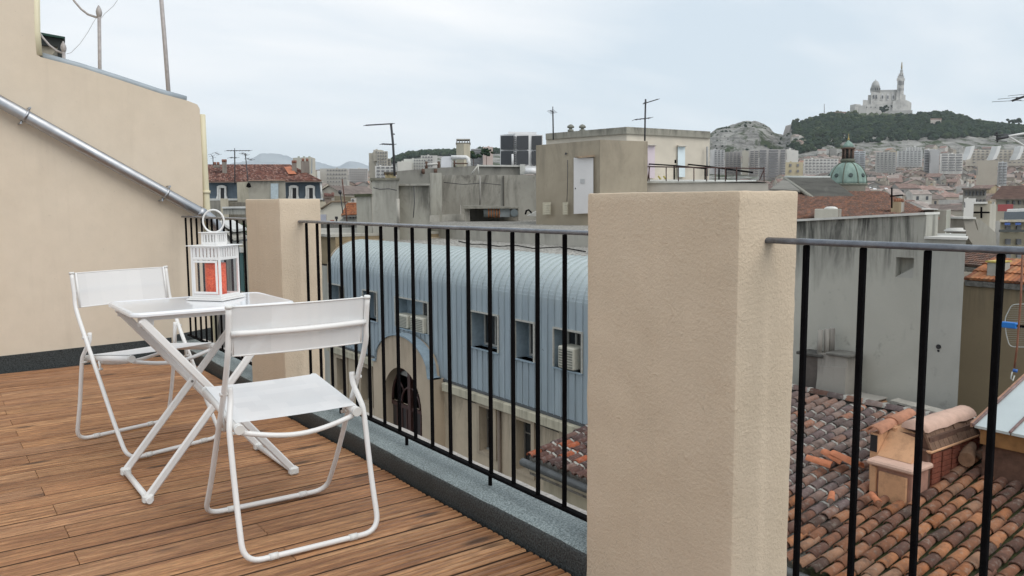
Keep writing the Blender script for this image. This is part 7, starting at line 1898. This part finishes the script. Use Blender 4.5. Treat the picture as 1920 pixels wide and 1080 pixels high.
block(1405, 1423, 282, 316, 650, (.40, .38, .36), 9, 'narrow apartment block with dark balconies right of the beige slab', segs(1406, 1423, 2, .7))
block(1424, 1474, 280, 323, 600, (.40, .385, .37), 9, 'wide apartment block with three columns of dark balconies', [(1425, 1437), (1442, 1459), (1464, 1472)], bal=.6)
block(1474.5, 1497, 279.5, 306, 604, (.62, .61, .57), 1, 'plain white end wall of the wide apartment block', [(1474.7, 1475)], skew=3)
block(1473, 1506, 304, 326, 520, (.46, .40, .27), 2, 'yellow beige house below the white end wall', [(1480, 1484), (1494, 1498)])
block(1507, 1572, 297.5, 320, 620, (.60, .59, .56), 4, 'long low white apartment block left of the green dome', segs(1509, 1571, 9, .6), bal=.35)
block(1600, 1623, 284, 304, 700, (.50, .53, .55), 5, 'bluish white apartment block just right of the dome lantern', segs(1601, 1622, 2, .8), bal=.4)
block(1642, 1681, 285, 310, 690, (.38, .38, .36), 6, 'grey apartment block among the houses below the basilica', segs(1643, 1680, 5, .5), bal=.4)
block(1682, 1730, 282.5, 299, 760, (.48, .49, .48), 4, 'pale apartment block with teal tinted upper floors below the basilica', segs(1684, 1728, 6, .6), bal=.4)
block(1699, 1728, 275.5, 283, 800, (.58, .58, .56), 2, 'small white block on top of the slope below the basilica', segs(1700, 1727, 5, .6), bal=.4)
block(1733, 1758, 280, 314, 640, (.58, .58, .57), 7, 'tall white apartment block with blank grey side', [(1734, 1741)], bal=.5)
block(1744, 1762, 281, 314, 636, (.40, .40, .40), 1, 'blank grey side wall of the tall white block', [(1744.2, 1744.5)])
block(1763, 1806, 288, 312, 600, (.60, .59, .56), 5, 'white apartment block with long balconies right of the tall white one', segs(1765, 1805, 3, .8), bal=.42)
block(1812, 1945, 281, 297, 780, (.50, .46, .39), 3, 'long cream terraced apartment building at the right foot of the hill', segs(1822, 1940, 14, .5), bal=.3)
for x in (1819, 1868, 1912):
    solo('stair_fin', MB().extrude([at(a, b_, 765) for a, b_ in ((x-8, 300), (x-1, 287), (x+3, 274), (x+9, 273), (x+6, 285), (x, 298))], F0*10), plain('white fin', (.62, .62, .60), .8), 'white slanting stair fin, %s on the long cream terraced building' % {1819: 'leftmost', 1868: 'middle one', 1912: 'rightmost'}[x], 'stair tower', 'slanting white fins of the terraced building', at(x, 298, 765))
block(1832, 1871, 301, 338, 420, (.37, .335, .28), 1, 'large blank beige party wall in the crowded town', [(1832.2, 1832.6)])
block(1871.5, 1889, 304, 336, 425, (.42, .43, .43), 6, 'narrow pale building with shuttered bays right of the blank beige wall', segs(1872, 1888, 2, .7))
# left group
tb2 = block(691.5, 706, 287, 345, 265, (.40, .37, .31), 1, 'tall beige stepped apartment tower left part above the concrete block', [(691.7, 692)], dep=12)
block(706.3, 727, 283.5, 345, 263, (.46, .43, .37), 11, 'windowed right part of the stepped beige apartment tower', segs(707, 726, 4, .5), dep=12, bal=.45)
block(700, 716, 281, 288, 264, (.44, .41, .35), 1, 'top block of the stepped beige apartment tower', [(705, 709)], dep=10)
block(726, 733, 297, 335, 266, (.46, .43, .37), 7, 'lowest step of the beige apartment tower', [(727, 732)], dep=10)
block(703, 741, 311, 336, 235, (.60, .59, .56), 4, 'white apartment block with balconies in front of the beige tower', segs(705, 740, 4, .65), bal=.4)
block(600, 652, 316, 352, 350, (.44, .42, .38), 5, 'wide pale building with attic windows left of the masts', segs(612, 650, 7, .5), bal=.3)
block(594.5, 600, 320, 350, 345, (.66, .66, .64), 1, 'narrow bright white wall beside the slate attic', [(594.6, 594.8)])
block(653, 690, 316, 338, 470, (.52, .50, .47), 5, 'row of pale apartment blocks under the far mountains', segs(655, 689, 9, .5), bal=.45)
block(757, 800, 298, 330, 380, (.52, .52, .48), 6, 'pale apartment block right of the tall tilted aerial', segs(775, 799, 5, .5), dep=12)
block(745, 772, 303, 330, 370, (.58, .57, .52), 1, 'blank whitish house right of the tall tilted aerial', [(745.2, 745.5)])
block(789, 820, 291.5, 325, 400, (.54, .53, .50), 6, 'stepped white apartment block left of the white duct', segs(791, 812, 4, .6))
block(883, 905, 279, 306, 300, (.42, .43, .43), 6, 'grey banded apartment block between the chimney and the cooling unit', [(883.5, 904.5)], bal=.5)
block(905.3, 924, 275.5, 306, 298, (.52, .42, .38), 1, 'pink end wall of the banded apartment block', [(905.4, 905.6)])
# houses near the right edge
yh = block(1876, 1965, 416, 490, 105, (.50, .44, .31), 3, 'yellow beige house with blue awnings and slate attic at the right edge', [(1885, 1893), (1905, 1913), (1925, 1933)], bal=.42, dep=9)
part('slate_attic', fslab([(1883, 398, 106), (1965, 395, 106)], at(1900, 413, 105).z, 8), plain('slate attic', (.09, .11, .13), .7), yh)
part('roof_rim', fslab([(1888, 393, 106.5), (1965, 390, 106.5)], at(1900, 397.5, 105).z, 7), M_whitetrim, yh)
part('cornice', fslab([(1874, 413, 104), (1965, 412, 104)], at(1900, 416, 105).z, 9), M_cream_w, yh)
part('balcony', fslab([(1873, 431, 103), (1965, 431, 103)], at(1900, 435, 103).z, 1.5), plain('dark balcony', (.06, .065, .06), .7), yh)
for x in (1889, 1909, 1929): part('awning', MB().extrude([at(x-5, 412.5+3, 104.5), at(x+5, 412.5+3, 104.5), at(x+5.5, 421, 103.5), at(x-5.5, 421, 103.5)], Vector((0, 0, -.08))), plain('blue awning', (.02, .06, .22), .7), yh)
lf_ = block(1806, 1850, 354.5, 384, 175, (.36, .34, .30), 2, 'grey beige house with tall windows under a dark eave in the crowded town', segs(1808, 1849, 6, .4), bal=.5)
part('roof', fslab([(1803, 352, 173), (1858, 352.5, 173)], at(1830, 355, 173).z, 9), RM[2], lf_)
mr_ = block(1868, 1965, 372, 400, 170, (.40, .36, .29), 2, 'long house with maroon tiled roof near the right edge', segs(1884, 1960, 7, .35), bal=.5)
ribbed('roof', [at(1858, 372.5, 168), at(1965, 372.5, 168), at(1965, 350, 190), at(1878, 350, 190)], 30, RM[0], mr_, .3, bed=RM[0])
solo('red_canopy', fslab([(1871, 383.5, 150), (1900, 383, 150)], at(1885, 396, 150).z, 4), plain('dull red canopy', (.28, .06, .06), .8), 'dull red canopy in front of the long maroon roofed house', 'canopy', loc=at(1885, 395, 150))
block(1808, 1830, 372, 395, 150, (.62, .60, .56), 1, 'white gable end in the crowded town above the chimney block', [(1808.1, 1808.3)])
for (x0, x1, yt, yb, d_, lab) in ((1375, 1393, 234, 243, 1492, 'orange beige house perched on the rock hill'), (1346, 1362, 240, 250, 1490, 'whitish house on the left shoulder of the rock hill')):
    o = solo('hill_house', fslab([(x0, yt+1.5, d_), ((x0+x1)/2, yt-.5, d_), (x1, yt+2, d_)], at(x0, yb+5, d_).z, 12), plain('hill house', (.48, .36, .26) if 'orange' in lab else (.52, .50, .48), .9), lab, 'house', loc=at(x0, yb, d_))
solo('lookout', fslab([(1398, 234, 1490), (1412, 233.5, 1490)], at(1400, 236.5, 1490).z, 8), M_ab, 'flat lookout roof on top of the rock hill', 'lookout', loc=at(1405, 236, 1490))
for (x0, x1, yt, yb, d_, lab) in ((1566, 1586, 209.5, 217, 1440, 'long low house among the pines left of the basilica'), (1745, 1765, 222, 229, 1290, 'small pinkish house in the woods right of the basilica')):
    t = thing('hill_house', lab, 'house', at(x0, yb, d_)); part('wall', fslab([(x0, yt+2.5, d_), (x1, yt+2.5, d_)], at(x0, yb+5, d_).z, 9), plain('pinkish wall', (.46, .41, .37), .9), t)
    part('roof', fslab([(x0-.8, yt, d_), (x1+.8, yt, d_)], at(x0, yt+2.6, d_).z, 10), RM[1], t)
solo('radio_mast', MB().tube([at(1545.5, 222, 1480), at(1545.5, 195, 1480)], .8, 5), plain('grey mast', (.3, .3, .32), .7), 'thin radio mast on the left shoulder of the wooded hill', 'mast', loc=at(1545.5, 222, 1480))
solo('ruined_wall', MB().extrude([at(x, y, 1400) for x, y in ((1477, 256), (1484, 233), (1491, 233), (1492, 262))], F0*30), plain('pale rock wall', (.36, .33, .31), .95, 0, .2, .1), 'pale sloping quarry wall at the left end of the wooded hill', 'wall', loc=at(1485, 255, 1400))

# ================================================================== haze
hz = MB().box(-900, 5600, -500, 8600, -40, 520)
mt = bpy.data.materials.new('air'); mt.use_nodes = True; nt = mt.node_tree; nt.nodes.clear()
o = N(nt, 'ShaderNodeOutputMaterial'); pv = N(nt, 'ShaderNodeVolumePrincipled'); pv.inputs['Color'].default_value = (.93, .97, 1, 1)
pv.inputs['Density'].default_value = 0.00008; pv.inputs['Anisotropy'].default_value = .2
L(nt, pv.outputs[0], o.inputs['Volume']); o2 = struct('haze', hz, mt, kind='stuff')
